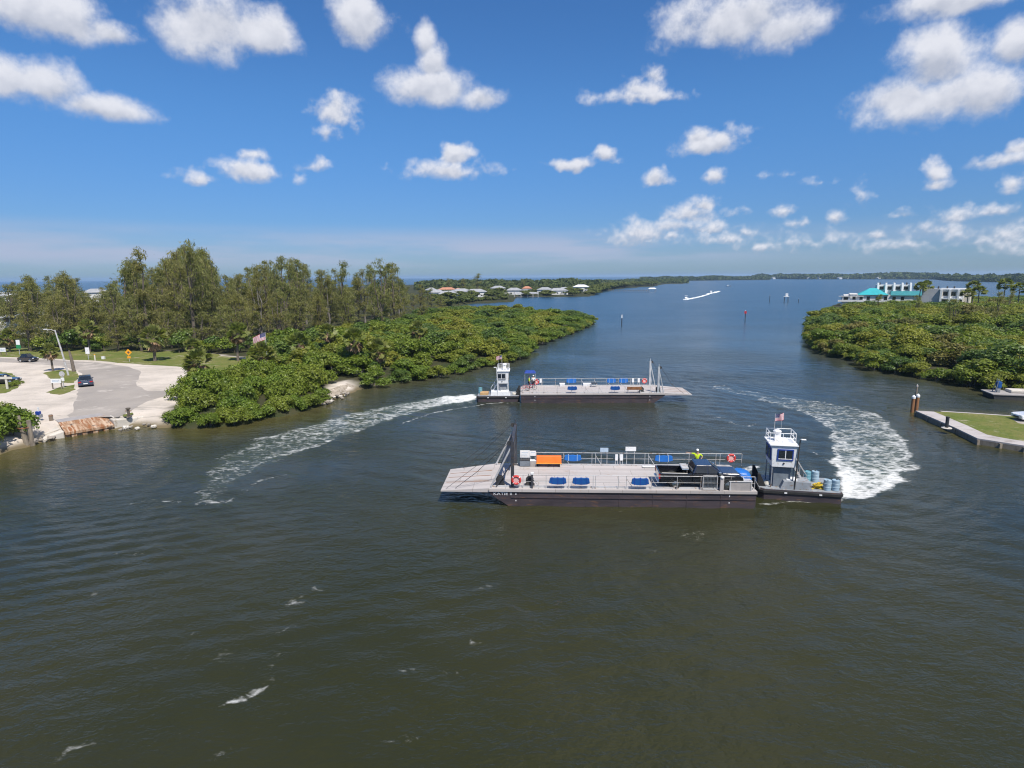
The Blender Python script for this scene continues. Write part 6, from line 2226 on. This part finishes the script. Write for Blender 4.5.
def condo_grey(loc, rz):
    t = thing('condominium', 'flat roofed white and grey building behind the palms', 'building', loc, rz)
    t.scale = (0.72, 0.72, 0.84)
    MB().box(-11.5, -2, -6, 7, -0.5, 10.6).build('grey_wing', M['wall_grey'], t)
    MB().box(-1.99, 9.5, -7, 7, -0.5, 10.2).build('wall', M['wall_white'], t)
    MB().box(-2.4, 9.9, -7.4, 7.2, 10.2, 10.9).build('parapet', M['roof_white'], t)
    MB().box(9.51, 12.5, -4, 6, -0.5, 9.0).build('side_wing', M['wall_cream'], t)
    for x in (0.6, 4.6, 8.0):
        for zb in (3.0, 7.0):
            f = MB().box(x - 1.35, x + 1.35, -7.08, -6.98, zb, zb + 2.4).build('window', M['wall_cream'], t)
            MB().box(x - 1.15, x + 1.15, -7.11, -7.085, zb + 0.15, zb + 2.25).build('pane', M['glass'], f)
    for k in range(3):
        x = -1.4 + k * 4.3
        MB().box(x - 0.5, x + 0.5, -8.6, -7.01, 0, 10.15).build('pier', M['roof_white'], t)
    MB().box(-1, 8.8, -8.5, -7.02, 5.4, 6.0).build('balcony', M['roof_white'], t)
    for x in (-9, -6.5, -4, 0.5, 4):
        MB().box(x - 0.4, x + 0.4, 0, 0.8, 10.6 if x < -2 else 10.9, 11.9).build('roof_vent', M['dark_gear'], t)


p = atd(884, 346)
condo_teal((p.x, p.y, 0.9), face(p) + 0.10)
p = atd(946, 330)
condo_grey((p.x, p.y, 0.9), face(p) - 0.1)
for px, dist, lab in ():
    p = atd(px, dist)
    house(lab, (p.x, p.y, 1.0), face(p), 14, 9, 5.0, 'roof_pale', group=None)

# pale houses along the far right shore
r = np.random.default_rng(5)
for k in range(6):
    px = [806, 828, 841, 862, 884, 779][k]
    q = at(px, 279.25, 0)
    s = q.length / 1000
    house('distant white house on the far shore below the trees', (q.x, q.y + (-20, 60, 10, 90, 30, 50)[k], 1.0), face(q) + k, 12 + 4 * (k % 3), 10, (3.5, 6.5, 4.5, 7, 4, 5)[k], 'roof_pale', group='white houses on the far shore')
# ------------------------------------------------------------------ landing on the left bank
m, nt, out = new_mat('rusty_steel')
bs = nt.new('ShaderNodeBsdfPrincipled')
nt.l.new(bs.outputs[0], out.inputs[0])
co = nt.coord()
c = nt.mix(nt.rng(nt.noise(nt.scalev(co, (2.6, 0.35, 0.5)), 1.2, 6, 0.7), 0.38, 0.6), (0.26, 0.13, 0.06), (0.50, 0.36, 0.25))
c = nt.mix(nt.rng(nt.noise(nt.scalev(co, (3, 0.5, 0.7)), 1.3, 6, 0.7), 0.50, 0.60), c, (0.26, 0.10, 0.035))
c = nt.mix(nt.rng(nt.noise(nt.scalev(co, (1, 1, 2)), 0.8, 5, 0.7), 0.58, 0.66), c, (0.09, 0.065, 0.05))
nt.l.new(c, bs.inputs['Base Color'])
bs.inputs['Roughness'].default_value = 0.9
pmat('concrete', (0.62, 0.57, 0.50), (0.50, 0.46, 0.40), 0.9, scale=0.6, c3=(0.34, 0.29, 0.23), s3=1.8, bump=0.4, bscale=4, spec=0.2)
pmat('old_wood', (0.26, 0.22, 0.17), (0.17, 0.14, 0.11), 0.95, stretch=(1, 1, 0.25), scale=4, bump=0.6, bscale=8)
pmat('pile_orange', (0.30, 0.14, 0.06), (0.22, 0.10, 0.04), 0.85, stretch=(1, 1, 0.3), scale=4)
pmat('sign_yellow', (0.80, 0.36, 0.01), (0.74, 0.32, 0.01), 0.5)
pmat('sign_green', (0.02, 0.24, 0.09), (0.02, 0.2, 0.075), 0.5)
pmat('marker_red', (0.60, 0.03, 0.04), (0.5, 0.03, 0.04), 0.5)
pmat('rock', (0.33, 0.29, 0.24), (0.22, 0.19, 0.16), 0.95, scale=2, bump=0.6, bscale=5)

ra, rb = at(66, 436.5, 0.1), at(113.5, 428.5, 0.1)
rz = math.atan2(rb.y - ra.y, rb.x - ra.x)
L_ = (rb - ra).length
t = thing('bulkhead', 'rust streaked steel bulkhead at the foot of the ferry ramp', 'bulkhead', (ra.x, ra.y, 0), rz)
b = MB()
n = int(L_ / 0.45)
for k in range(n):
    x0, x1 = L_ * k / n, L_ * (k + 1) / n
    o = 0.12 if k % 2 else 0.0
    b.box(x0 + 0.002, x1 - 0.002, -o, 0.3, -0.6, 0.29)
b.build('sheet_piles', M['rusty_steel'], t)
MB().hexa([(-0.05, -0.2, 0.30), (L_ + 0.05, -0.2, 0.30), (L_, 2.5, 1.10), (0, 2.5, 1.10), (-0.05, -0.2, 0.55), (L_ + 0.05, -0.2, 0.55), (L_, 2.5, 1.225), (0, 2.5, 1.225)]).build('apron', M['rusty_steel'], t)
MB().box(0.05, L_ - 0.05, 2.503, 4.4, 1.05, 1.232).build('wear_plate', M['panel_grey'], t)
for k, (x0, x1, h0, h1) in enumerate(((-2.0, -0.1, 0.35, 0.75), (L_ + 0.1, L_ + 5.2, 1.05, 0.85))):
    t = thing('abutment', ('short pale concrete abutment on the parking side of the rusty bulkhead', 'long pale concrete abutment on the bush side of the rusty bulkhead')[k], 'abutment', (ra.x, ra.y, 0), rz)
    MB().prism([(x0, -0.6), (x1, -0.6), (x1, h1), (x0, h0)], -0.05, 2.2).build('block', M['concrete'], t, bevel=0.12)
    MB().prism([(x0 + 0.2, h0 + 0.01), (x1 - 0.2, h1 + 0.01), (x1 - 0.2, h1 + 0.16), (x0 + 0.2, h0 + 0.16)], 0.9, 2.1).build('coping', M['concrete'], t, bevel=0.03)
# broken rock along the bank
rr = random.Random(4)


def rock(label, loc, s, seed, group):
    r = np.random.default_rng(seed)
    bm = bmesh.new()
    bmesh.ops.create_icosphere(bm, subdivisions=2, radius=1)
    for v in bm.verts:
        k = 1 + 0.22 * math.sin(v.co.x * 3 + seed) + 0.2 * math.sin(v.co.y * 4 + seed * 2) + r.normal(0, 0.05)
        v.co = Vector((v.co.x * s * k, v.co.y * s * k * 0.8, v.co.z * s * 0.6 * k))
    me = bpy.data.meshes.new('rock')
    bm.to_mesh(me)
    bm.free()
    me.materials.append(M['rock' if seed % 3 else 'concrete'])
    o = link(bpy.data.objects.new('rock', me))
    o.location = loc
    o.rotation_euler = (0, 0, seed)
    tag(o, label, 'rock', group)


k = 0
for (xa, ya), (xb, yb), n in (((30, 446), (64, 437), 8), ((116, 431.5), (162, 426), 9), ((322, 405), (350, 394), 16)):
    for i in range(n):
        f = (i + rr.random()) / n
        p = at(xa + (xb - xa) * f, ya + (yb - ya) * f + rr.uniform(-2.2, 0.6), 0.15)
        zone = ('left of the rusty bulkhead', 'between the rusty bulkhead and the bush clump', 'on the sandy spit past the bush clump')[0 if xa == 30 else 1 if xa == 116 else 2]
        rock('broken rock on the waterline ' + zone, (p.x, p.y, 0.1 + rr.uniform(0, 0.35)), rr.uniform(0.16, 0.42), k, 'rocks ' + zone)
        k += 1
# sandy spit: a low heap of pale sand
sp = [at2(*p) for p in [(322, 402), (332, 390.5), (345, 386.5), (358, 388), (350, 393), (338, 398)]]
b = MB()
c0 = np.mean(sp, axis=0)
ring1 = rough_line(sp, 1.2, 0.15, 5)
n = len(ring1)
b.add([(x, y, 0.3) for x, y in ring1] + [(c0[0] + (x - c0[0]) * 0.6, c0[1] + (y - c0[1]) * 0.6, 0.95 + 0.15 * math.sin(i * 1.7)) for i, (x, y) in enumerate(ring1)] + [(c0[0], c0[1], 1.1)],
      [(i, (i + 1) % n, n + (i + 1) % n, n + i) for i in range(n)] + [(n + i, n + (i + 1) % n, 2 * n) for i in range(n)])
pmat('rubble', (0.40, 0.34, 0.27), (0.22, 0.18, 0.13), 0.95, scale=1.6, c3=(0.58, 0.52, 0.45), s3=2.5, bump=1.0, bscale=3)
tag(b.build('sand', M['rubble'], smooth=True), kind='structure')


def stack(name, label, cat, p, parts, rz=0.0, group=None):
    """parts: (name, material, MB)"""
    t = thing(name, label, cat, p, rz, group)
    for nm, mt, b in parts:
        b.build(nm, M[mt], t)
    return t


def two_leg_sign(label, p, w, h, z0, rz=0.0, mat='white_paint', post='old_wood'):
    t = thing('sign', label, 'sign', p, rz)
    MB().box(-w / 2, w / 2, -0.03, 0.03, z0, z0 + h).build('board', M[mat], t, bevel=0.01)
    for s in (-1, 1):
        MB().box(s * w * 0.44 - 0.06, s * w * 0.44 + 0.06, 0.04, 0.15, 0, z0 + h * 0.8).build('post', M[post], t)
    b = MB()
    for k in range(2):
        b.box(-w * 0.36, w * (0.36 - 0.1 * k), -0.04, -0.032, z0 + h * (0.62 - 0.3 * k), z0 + h * (0.74 - 0.3 * k))
    b.build('print_line', M['strap'], t)
    return t


def post_sign(label, p, w, h, z0, mat, rz=0.0, diamond=False, plates=(), round_=False):
    t = thing('road_sign', label, 'sign', p, rz)
    MB().box(-0.04, 0.04, 0.0, 0.08, 0, z0 + h * 0.9).build('post', M['rail_grey'], t)
    b = MB()
    if diamond:
        s = w / 2 * 1.35
        b.prism([(0, z0), (s, z0 + s), (0, z0 + 2 * s), (-s, z0 + s)], -0.03, -0.005)
    elif round_:
        b.lathe([(w / 2, -0.03), (w / 2, -0.005)], 8, (0, 0, z0 + h / 2), 'y')
    else:
        b.box(-w / 2, w / 2, -0.03, -0.005, z0, z0 + h)
    b.build('plate', M[mat], t)
    for pw, ph, pz, pm in plates:
        MB().box(-pw / 2, pw / 2, -0.03, -0.005, pz, pz + ph).build('lower_plate', M[pm], t)
    return t


two_leg_sign('white board on two posts at the far edge of the road', at(3.5, 355.5, G), 1.25, 0.85, 0.75)
post_sign('white sign above a green one beside the road', at(19.8, 354.8, G), 0.8, 1.0, 2.1, 'white_paint', plates=((0.95, 0.72, 1.3, 'sign_green'),))
post_sign('white rectangular sign standing before the wood', at(88.5, 359.5, G), 0.85, 1.25, 1.1, 'white_paint', -0.1)
t = post_sign('yellow diamond warning sign on the lawn', at(129.5, 361.5, G), 0.95, 0.95, 1.1, 'sign_yellow', 0.1, True, ((0.62, 0.36, 0.62, 'sign_yellow'),))
b = MB()
b.box(-0.08, 0.08, -0.036, -0.031, 1.5, 1.98)
b.box(-0.24, 0.24, -0.036, -0.031, 1.68, 1.80)
b.build('symbol', M['letter_dark'], t)
two_leg_sign('white board on two wooden posts on the grass island', at(57, 389, G), 1.45, 0.62, 0.85, 0.0)
t = post_sign('round grey sign back beside the white board', at(63.8, 387.5, G), 0.85, 0.85, 1.55, 'rail_grey', 0, False, ((0.5, 0.5, 0.95, 'white_paint'),), True)
t = thing('marker_post', 'pale yellow marker post on the lawn', 'post', at(95.3, 360.5, G))
MB().box(-0.09, 0.09, -0.06, 0.06, 0, 1.05).build('post', M['board_white'], t)
MB().box(-0.1, 0.1, -0.07, 0.07, 1.05, 1.2).build('cap', M['sign_yellow'], t)
t = thing('utility_box', 'small white box on the lawn between post and yellow sign', 'box', at(103.5, 359.2, G))
MB().box(-0.28, 0.28, -0.2, 0.2, 0, 0.5).build('body', M['white_paint'], t, bevel=0.04)
MB().box(-0.3, 0.3, -0.22, 0.22, 0.5, 0.55).build('lid', M['white_paint'], t, bevel=0.015)
# cross shaped sign at the left hedge circle
t = thing('signpost', 'white cross shaped signpost in front of the round grass bed', 'signpost', at(7.5, 389, G))
MB().box(-0.13, 0.13, -0.06, 0.06, 0, 2.0).build('post', M['board_white'], t)
MB().box(-0.95, 0.95, -0.10, -0.062, 1.45, 1.78).build('crossboard', M['board_white'], t)
car('dark grey parked car behind the cross shaped signpost', at(4, 383.5, G), 0.25, 'car_black', 4.0, 1.7, 1.4)
for k, (px, py) in enumerate(((13, 386), (17, 384))):
    p = at(px, py, G)
    K_BUSH.place(k, (p.x, p.y, G - 0.1), k, (0.3, 0.3, 0.22), 'low shrub on the round grass bed by the signpost', 'low shrubs on the round grass bed')
# lamp post
t = thing('street_lamp', 'tall pale street lamp leaning over the grass island', 'street lamp', at(68.5, 375.5, G))
b = MB()
for a, c, r0, r1 in (((0, 0, 0), (-0.55, 0, 4.0), 0.14, 0.12), ((-0.55, 0, 4.0), (-1.15, 0, 7.4), 0.12, 0.09)):
    b.tube(a, c, r0, r1, 10)
b.build('pole', M['rail_grey'], t)
MB().path([(-1.1, 0, 7.15), (-1.7, 0, 7.45), (-2.4, 0, 7.5)], 0.05).build('arm', M['rail_grey'], t)
MB().frust((-2.95, -2.3, -0.14, 0.14), 7.42, (-2.85, -2.4, -0.1, 0.1), 7.58).build('lamp_head', M['rail_grey'], t)
# ramp furniture
t = thing('meter_stand', 'blue and white metering stand at the sandy ramp edge', 'meter stand', at(40, 421.5, 1.1))
MB().box(-0.06, 0.06, -0.06, 0.06, 0, 1.6).build('post', M['white_paint'], t)
MB().box(-0.3, 0.18, -0.14, 0.14, 0.72, 1.15).build('box', M['trim_blue'], t, bevel=0.03)
MB().box(0.0, 0.32, -0.12, 0.12, 0.45, 0.85).build('panel', M['tug_grey'], t, bevel=0.02)
t = thing('bollard', 'brown wooden bollard near the metering stand', 'bollard', at(51.5, 421.5, 1.1))
MB().lathe([(0.19, 0), (0.2, 0.6), (0.17, 0.78)], 12).build('post', M['old_wood'], t)
MB().lathe([(0.21, 0.62), (0.21, 0.7)], 12).build('band', M['rust'], t)
t = thing('bollard', 'rusty iron bollard on the abutment beside the ramp', 'bollard', at(129, 417, 1.15))
MB().lathe([(0.3, 0), (0.3, 0.06), (0.15, 0.1), (0.14, 0.85), (0.24, 0.92), (0.24, 1.05), (0.05, 1.08)], 14).build('post', M['bark'], t)
MB().tube((-0.35, 0, 0.7), (0.35, 0, 0.7), 0.05).build('crossbar', M['rust'], t)
t = thing('dolphin', 'leaning cluster of old wooden piles at the left shore', 'piles', at(29, 446, 0))
for k, (x, y, tx, ty, h) in enumerate(((0, 0, -0.75, 0.1, 3.1), (0.35, 0.1, -0.2, 0.1, 2.6), (-0.2, 0.3, -0.9, 0.4, 2.8))):
    MB().tube((x, y, -1), (x + tx, y + ty, h), 0.24, 0.19, 10).build('pile', M['old_wood'], t)
MB().torus((-0.3, 0.12, 1.9), 0.55, 0.05, 16, 6, 'z').build('lashing', M['rust'], t)
# flag in the trees
t = thing('flag', 'flag on a tall pole among the palms on the left bank', 'flag', at(268, 368, G))
MB().tube((0, 0, 0), (0, 0, 6.2), 0.06, 0.04).build('pole', M['rail_grey'], t)
make_flag(t, (-0.02, 0, 6.15), 2.1, 1.25, PI + 0.25, 0.38)
# cars on the road
car('dark blue car driving up the road away from the ramp', at(86, 385, G), PI / 2 + 0.62, 'car_blue', 4.3, 1.8, 1.5)
car('small black car turning at the far end of the road', at(28.5, 361.8, G), -0.03, 'car_black', 3.0, 1.5, 1.55)

# ------------------------------------------------------------------ seawall lawn on the right
ZT = 0.62
cap_o = [at2(*p, ZT) for p in [(915.5, 410.6), (955, 427.5), (977.5, 438.3), (1000, 441.8), (1024, 445.5), (1200, 472)]]
cap_i = [at2(*p, ZT) for p in [(934, 411.6), (965, 424.5), (987, 434.6), (1004, 438.0), (1024, 441.2), (1200, 464)]]
back = [at2(*p, ZT) for p in [(1250, 430), (1100, 420.8), (1024, 416.4), (975, 413.0), (940, 410.9)]]
t = thing('seawall', 'grey seawall with a pale cap around the right lawn', 'seawall', (0, 0, 0))
b = MB()
b.slab(cap_o + back, -1.0, ZT - 0.14)
b.build('wall', M['old_wood'], t)
b = MB()
n = len(cap_o)
b.add([(x, y, ZT - 0.135) for x, y in cap_o] + [(x, y, ZT - 0.135) for x, y in cap_i] + [(x, y, ZT) for x, y in cap_o] + [(x, y, ZT) for x, y in cap_i],
      [(2 * n + i, 2 * n + i + 1, 3 * n + i + 1, 3 * n + i) for i in range(n - 1)] + [(i, i + 1, 2 * n + i + 1, 2 * n + i) for i in range(n - 1)] +
      [(n + i + 1, n + i, 3 * n + i, 3 * n + i + 1) for i in range(n - 1)] + [(i + 1, i, n + i, n + i + 1) for i in range(n - 1)] + [(0, n, 3 * n, 2 * n)] + [(n - 1, 2 * n - 1, 4 * n - 1, 3 * n - 1)])
cp = b.build('cap', M['deck_steel'], t)
b = MB()
bi = [(x * 0.9985, y * 0.994) for x, y in back]
nb_ = len(back)
b.add([(x, y, ZT - 0.135) for x, y in back] + [(x, y, ZT - 0.135) for x, y in bi] + [(x, y, ZT + 0.01) for x, y in back] + [(x, y, ZT + 0.01) for x, y in bi],
      [(2 * nb_ + i, 2 * nb_ + i + 1, 3 * nb_ + i + 1, 3 * nb_ + i) for i in range(nb_ - 1)] + [(i, i + 1, 2 * nb_ + i + 1, 2 * nb_ + i) for i in range(nb_ - 1)] + [(n_ + nb_, n_ + nb_ + 1, n_ + 3 * nb_ + 1, n_ + 3 * nb_) for n_ in range(nb_ - 1)])
b.build('back_cap', M['deck_steel'], t)
b = MB()
for (xa, ya), (xb, yb) in zip(cap_o[:-1], cap_o[1:]):
    k = max(1, int(math.hypot(xb - xa, yb - ya) / 2.2))
    for i in range(k):
        x, y = xa + (xb - xa) * i / k, ya + (yb - ya) * i / k
        b.box(x - 0.12, x + 0.12, y - 0.2, y - 0.02, -0.8, ZT - 0.15)
b.build('buttress', M['old_wood'], t)
tag(sheet('lawn', cap_i + bi, ZT + 0.004, MATS['grass']), kind='structure')
drive = [at2(*p, ZT) for p in [(1012, 419), (1024, 418.3), (1100, 424), (1100, 434), (1040, 428), (1018, 423)]]
tag(sheet('driveway', drive, ZT + 0.008, MATS['asphalt']), kind='structure')
car('white car parked at the right edge of the seawall lawn', at(1037, 420.5, ZT) + Vector((0, 0, 0.01)), PI - 0.12, 'car_white', 4.3, 1.8, 1.35)
t = thing('bollard', 'black mooring bollard on the seawall lawn', 'bollard', at(946.5, 428.0, ZT))
MB().lathe([(0.16, 0), (0.16, 1.1), (0.19, 1.12), (0.19, 1.2), (0.05, 1.24)], 12).build('post', M['dark_gear'], t)
MB().lathe([(0.5, 0.0), (0.45, 0.06)], 12).build('footing', M['concrete'], t)
for k, (px, py, h, mt, lab) in enumerate(((914.3, 412.5, 1.85, 'pile_orange', 'orange brown mooring pile at the seawall corner, the nearer one'), (918.5, 411.5, 1.9, 'pile_orange', 'orange brown mooring pile at the seawall corner, the farther one'),
                                          (916.6, 411.0, 3.0, 'old_wood', 'tall thin grey pile at the seawall corner'))):
    p = at(px, py, 0)
    t = thing('mooring_pile', lab, 'pile', (p.x - 0.3, p.y, 0))
    r0 = 0.2 if k < 2 else 0.11
    MB().tube((0, 0, -1.5), (0.02, 0, h), r0, r0 * 0.92, 12).build('pile', M[mt], t)
    MB().lathe([(r0 * 1.08, h - 0.12 if k < 2 else h), (r0 * 1.08, h + 0.12), (0.03, h + 0.3)], 12, (0.02, 0, 0)).build('cap', M['white_paint' if k < 2 else 'rail_grey'], t)
# work barge moored under the right trees
pb = at(1000, 397.5, 0)
t = thing('work_barge', 'low dark work barge moored under the right trees', 'barge', (pb.x, pb.y, 0), -0.28)
MB().prism([(-1.5, 0.6), (-1.2, -0.3), (12, -0.3), (12, 0.6)], -1.6, 1.6).build('hull', M['dark_gear'], t)
MB().box(-1.6, 12, -1.7, 1.7, 0.6, 0.72).build('deck', M['panel_grey'], t)
MB().box(1.0, 11, -0.3, 1.4, 0.722, 1.1).build('cargo_pipe', M['concrete'], t, bevel=0.1)
MB().box(4.5, 11, 0.6, 1.5, 1.1, 1.7).build('locker', M['rail_grey'], t, bevel=0.05)
t = thing('hoist', 'blue hoist with ladder standing on the end of the work barge', 'hoist', on(Vector((pb.x, pb.y, 0)), -0.28, -0.6, 0, 0.722), -0.28)
t.scale = (0.7, 0.7, 0.72)
for s in (-1, 1):
    MB().tube((-0.3, s * 0.6, 0), (0.2, s * 0.3, 2.5), 0.08).build('leg', M['tug_blue_grey'], t)
MB().box(0.1, 0.7, -0.5, 0.5, 0.9, 2.0).build('motor_housing', M['tarp_blue'], t, bevel=0.05)
MB().box(0.05, 0.6, -0.4, 0.4, 0.0, 0.85).build('base', M['tug_grey'], t, bevel=0.03)

# ------------------------------------------------------------------ out on the bay
def marker(label, px, py, h, mt, top_mt, topw=0.7):
    p = at(px, py, 0)
    t = thing('channel_marker', label, 'channel marker', p, face(p))
    MB().tube((0, 0, -2), (0, 0, h), 0.16, 0.13, 8).build('pile', M[mt], t)
    MB().box(-topw / 2, topw / 2, -0.2, -0.14, h - 0.9, h).build('day_board', M[top_mt], t)
    MB().tube((0, 0, h), (0, 0, h + 0.35), 0.1, 0.06, 8).build('lantern', M['white_paint'], t)


marker('dark channel marker on the water past the left peninsula', 621.7, 325.5, 3.4, 'dark_gear', 'white_paint', 0.4)
marker('red topped channel marker in mid channel', 745, 321, 3.6, 'mast_dark', 'marker_red', 0.75)
marker('thin dark pile left of the platform marker on the bay', 769.5, 302.0, 4.0, 'dark_gear', 'dark_gear', 0.3)
marker('short pile right of the platform marker on the bay', 798.5, 302.5, 2.2, 'dark_gear', 'dark_gear', 0.3)
marker('farthest thin pile standing on the bay', 688, 300.2, 2.6, 'dark_gear', 'dark_gear', 0.3) if False else None
p = at(786, 302.5, 0)
t = thing('platform_marker', 'white platform marker on piles out on the bay', 'channel marker', p, face(p))
for sx in (-1, 1):
    for sy in (-1, 1):
        MB().tube((sx * 1.2, sy * 1.2, -2), (sx * 0.9, sy * 0.9, 3.4), 0.2, 0.18, 8).build('pile', M['dark_gear'], t)
MB().box(-1.5, 1.5, -1.5, 1.5, 3.4, 3.7).build('platform', M['white_paint'], t)
MB().box(-0.6, 0.9, -0.6, 0.6, 3.7, 5.4).build('housing', M['white_paint'], t, bevel=0.1)


def motor_boat(label, p, rz, L=7.5):
    t = thing('motorboat', label, 'boat', p, rz, 'white motorboats speeding on the bay')
    w = L * 0.17
    b = MB()
    pl = [(-L / 2, w), (L * 0.1, w), (L * 0.36, w * 0.6), (L / 2, 0), (L * 0.36, -w * 0.6), (L * 0.1, -w), (-L / 2, -w)]
    n = len(pl)
    b.add([(x * 0.96, y * 0.7, -0.2) for x, y in pl] + [(x, y, 0.95 + 0.3 * max(0, x / L)) for x, y in pl], [tuple(range(n))[::-1], tuple(range(n, 2 * n))] + [(i, (i + 1) % n, n + (i + 1) % n, n + i) for i in range(n)])
    b.build('hull', M['white_paint'], t)
    MB().frust((-0.6, 1.4, -w * 0.6, w * 0.6), 0.98, (-0.3, 0.7, -w * 0.5, w * 0.5), 1.7).build('console', M['roof_white'], t, bevel=0.05)
    MB().box(-1.2, 1.2, -w * 0.7, w * 0.7, 2.5, 2.6).build('hard_top', M['white_paint'], t)
    for sx in (-1, 1):
        MB().tube((sx * 0.9, w * 0.5, 1.0), (sx * 0.9, w * 0.5, 2.5), 0.04, None, 5).build('post', M['rail_grey'], t)
    MB().box(-L / 2 - 0.5, -L / 2, -0.3, 0.3, 0.1, 1.4).build('outboard', M['dark_gear'], t, bevel=0.08)


def strip(name, pts, widths, label):
    """broken white water behind a boat: many small patches of foam"""
    P3 = [at2(*p) for p in pts]
    b = MB()
    r = np.random.default_rng(3)
    for (xa, ya), (xb, yb), wa, wb in zip(P3[:-1], P3[1:], widths[:-1], widths[1:]):
        d = math.hypot(xb - xa, yb - ya)
        for k in range(int(d / 0.9)):
            f = r.uniform()
            w = wa + (wb - wa) * f
            x, y = xa + (xb - xa) * f + r.normal(0, w * 0.5), ya + (yb - ya) * f + r.normal(0, w * 0.5)
            s = r.uniform(0.5, 1.3) * (0.6 + w * 0.4)
            pts_ = [(x + s * 1.2 * math.cos(a) * r.uniform(0.6, 1.1), y + s * math.sin(a) * r.uniform(0.6, 1.1)) for a in np.linspace(0, 2 * PI, 8)[:-1]]
            b.add([(px_, py_, 0.02) for px_, py_ in pts_] + [(x, y, 0.25 + 0.25 * r.uniform())], [(i, (i + 1) % 7, 7) for i in range(7)])
    return tag(b.build(name, M['foam_white']), label, 'foam', None, 'stuff')


pmat('foam_white', (0.80, 0.81, 0.80), (0.72, 0.74, 0.74), 0.9)
boat_a, boat_b = at(689, 299.0, 0), at(711, 293.2, 0)
motor_boat('white motorboat leading, at the near end of the long wake', boat_a + Vector((-3, -3, 0)), math.atan2(boat_a.y - boat_b.y, boat_a.x - boat_b.x))
motor_boat('white motorboat following, farther out along the wake', boat_b, math.atan2(boat_a.y - boat_b.y, boat_a.x - boat_b.x), 9)
motor_boat('small distant motorboat near the far shore', at(728, 286.5, 0), 2.6, 7)
strip('wake_foam', [(686, 299.6), (692, 298.6), (702, 296.3), (709, 294.2)], [1.3, 1.1, 0.7, 0.4], 'white wake behind the leading motorboat')
strip('wake_foam', [(709, 293.8), (716, 292.3), (719, 291.4)], [1.5, 1.7, 0.6], 'white wake around the following motorboat')
# long dock with piles off the far point
pa, pb2 = at(608, 291.6, 0), at(648, 292.2, 0)
t = thing('dock', 'long thin dock on piles off the far wooded point', 'dock', pa, math.atan2(pb2.y - pa.y, pb2.x - pa.x))
dl_ = (pb2 - pa).length
MB().box(0, dl_, -0.9, 0.9, 1.5, 1.7).build('deck', M['old_wood'], t)
for k in range(16):
    x = dl_ * (k + 0.5) / 16
    MB().tube((x, -0.8, -1), (x, -0.8, 2.6), 0.2, None, 6).build('pile', M['old_wood'], t)
p = at(652, 292.0, 0)
t = thing('boat_shelter', 'white roofed shelter at the end of the long dock', 'shelter', p, 0.0)
MB().frust((-4, 4, -2.5, 2.5), 3.2, (-2.5, 2.5, -0.2, 0.2), 4.4).build('roof', M['roof_white'], t)
for sx in (-1, 1):
    for sy in (-1, 1):
        MB().box(sx * 3.5 - 0.12, sx * 3.5 + 0.12, sy * 2.1 - 0.12, sy * 2.1 + 0.12, -1, 3.2).build('post', M['old_wood'], t)

# ------------------------------------------------------------------ the air over the bay
if HAZE > 0:
    b = MB()
    b.box(-9500, 9500, -150, 22500, -2.0, 48.0)
    m, nt, out = new_mat('haze')
    vol = nt.new('ShaderNodeVolumePrincipled')
    vol.inputs['Color'].default_value = (*HAZE_C, 1)
    vol.inputs['Density'].default_value = HAZE
    vol.inputs['Anisotropy'].default_value = 0.2
    nt.l.new(vol.outputs[0], out.inputs['Volume'])
    tag(b.build('haze', m), kind='stuff')
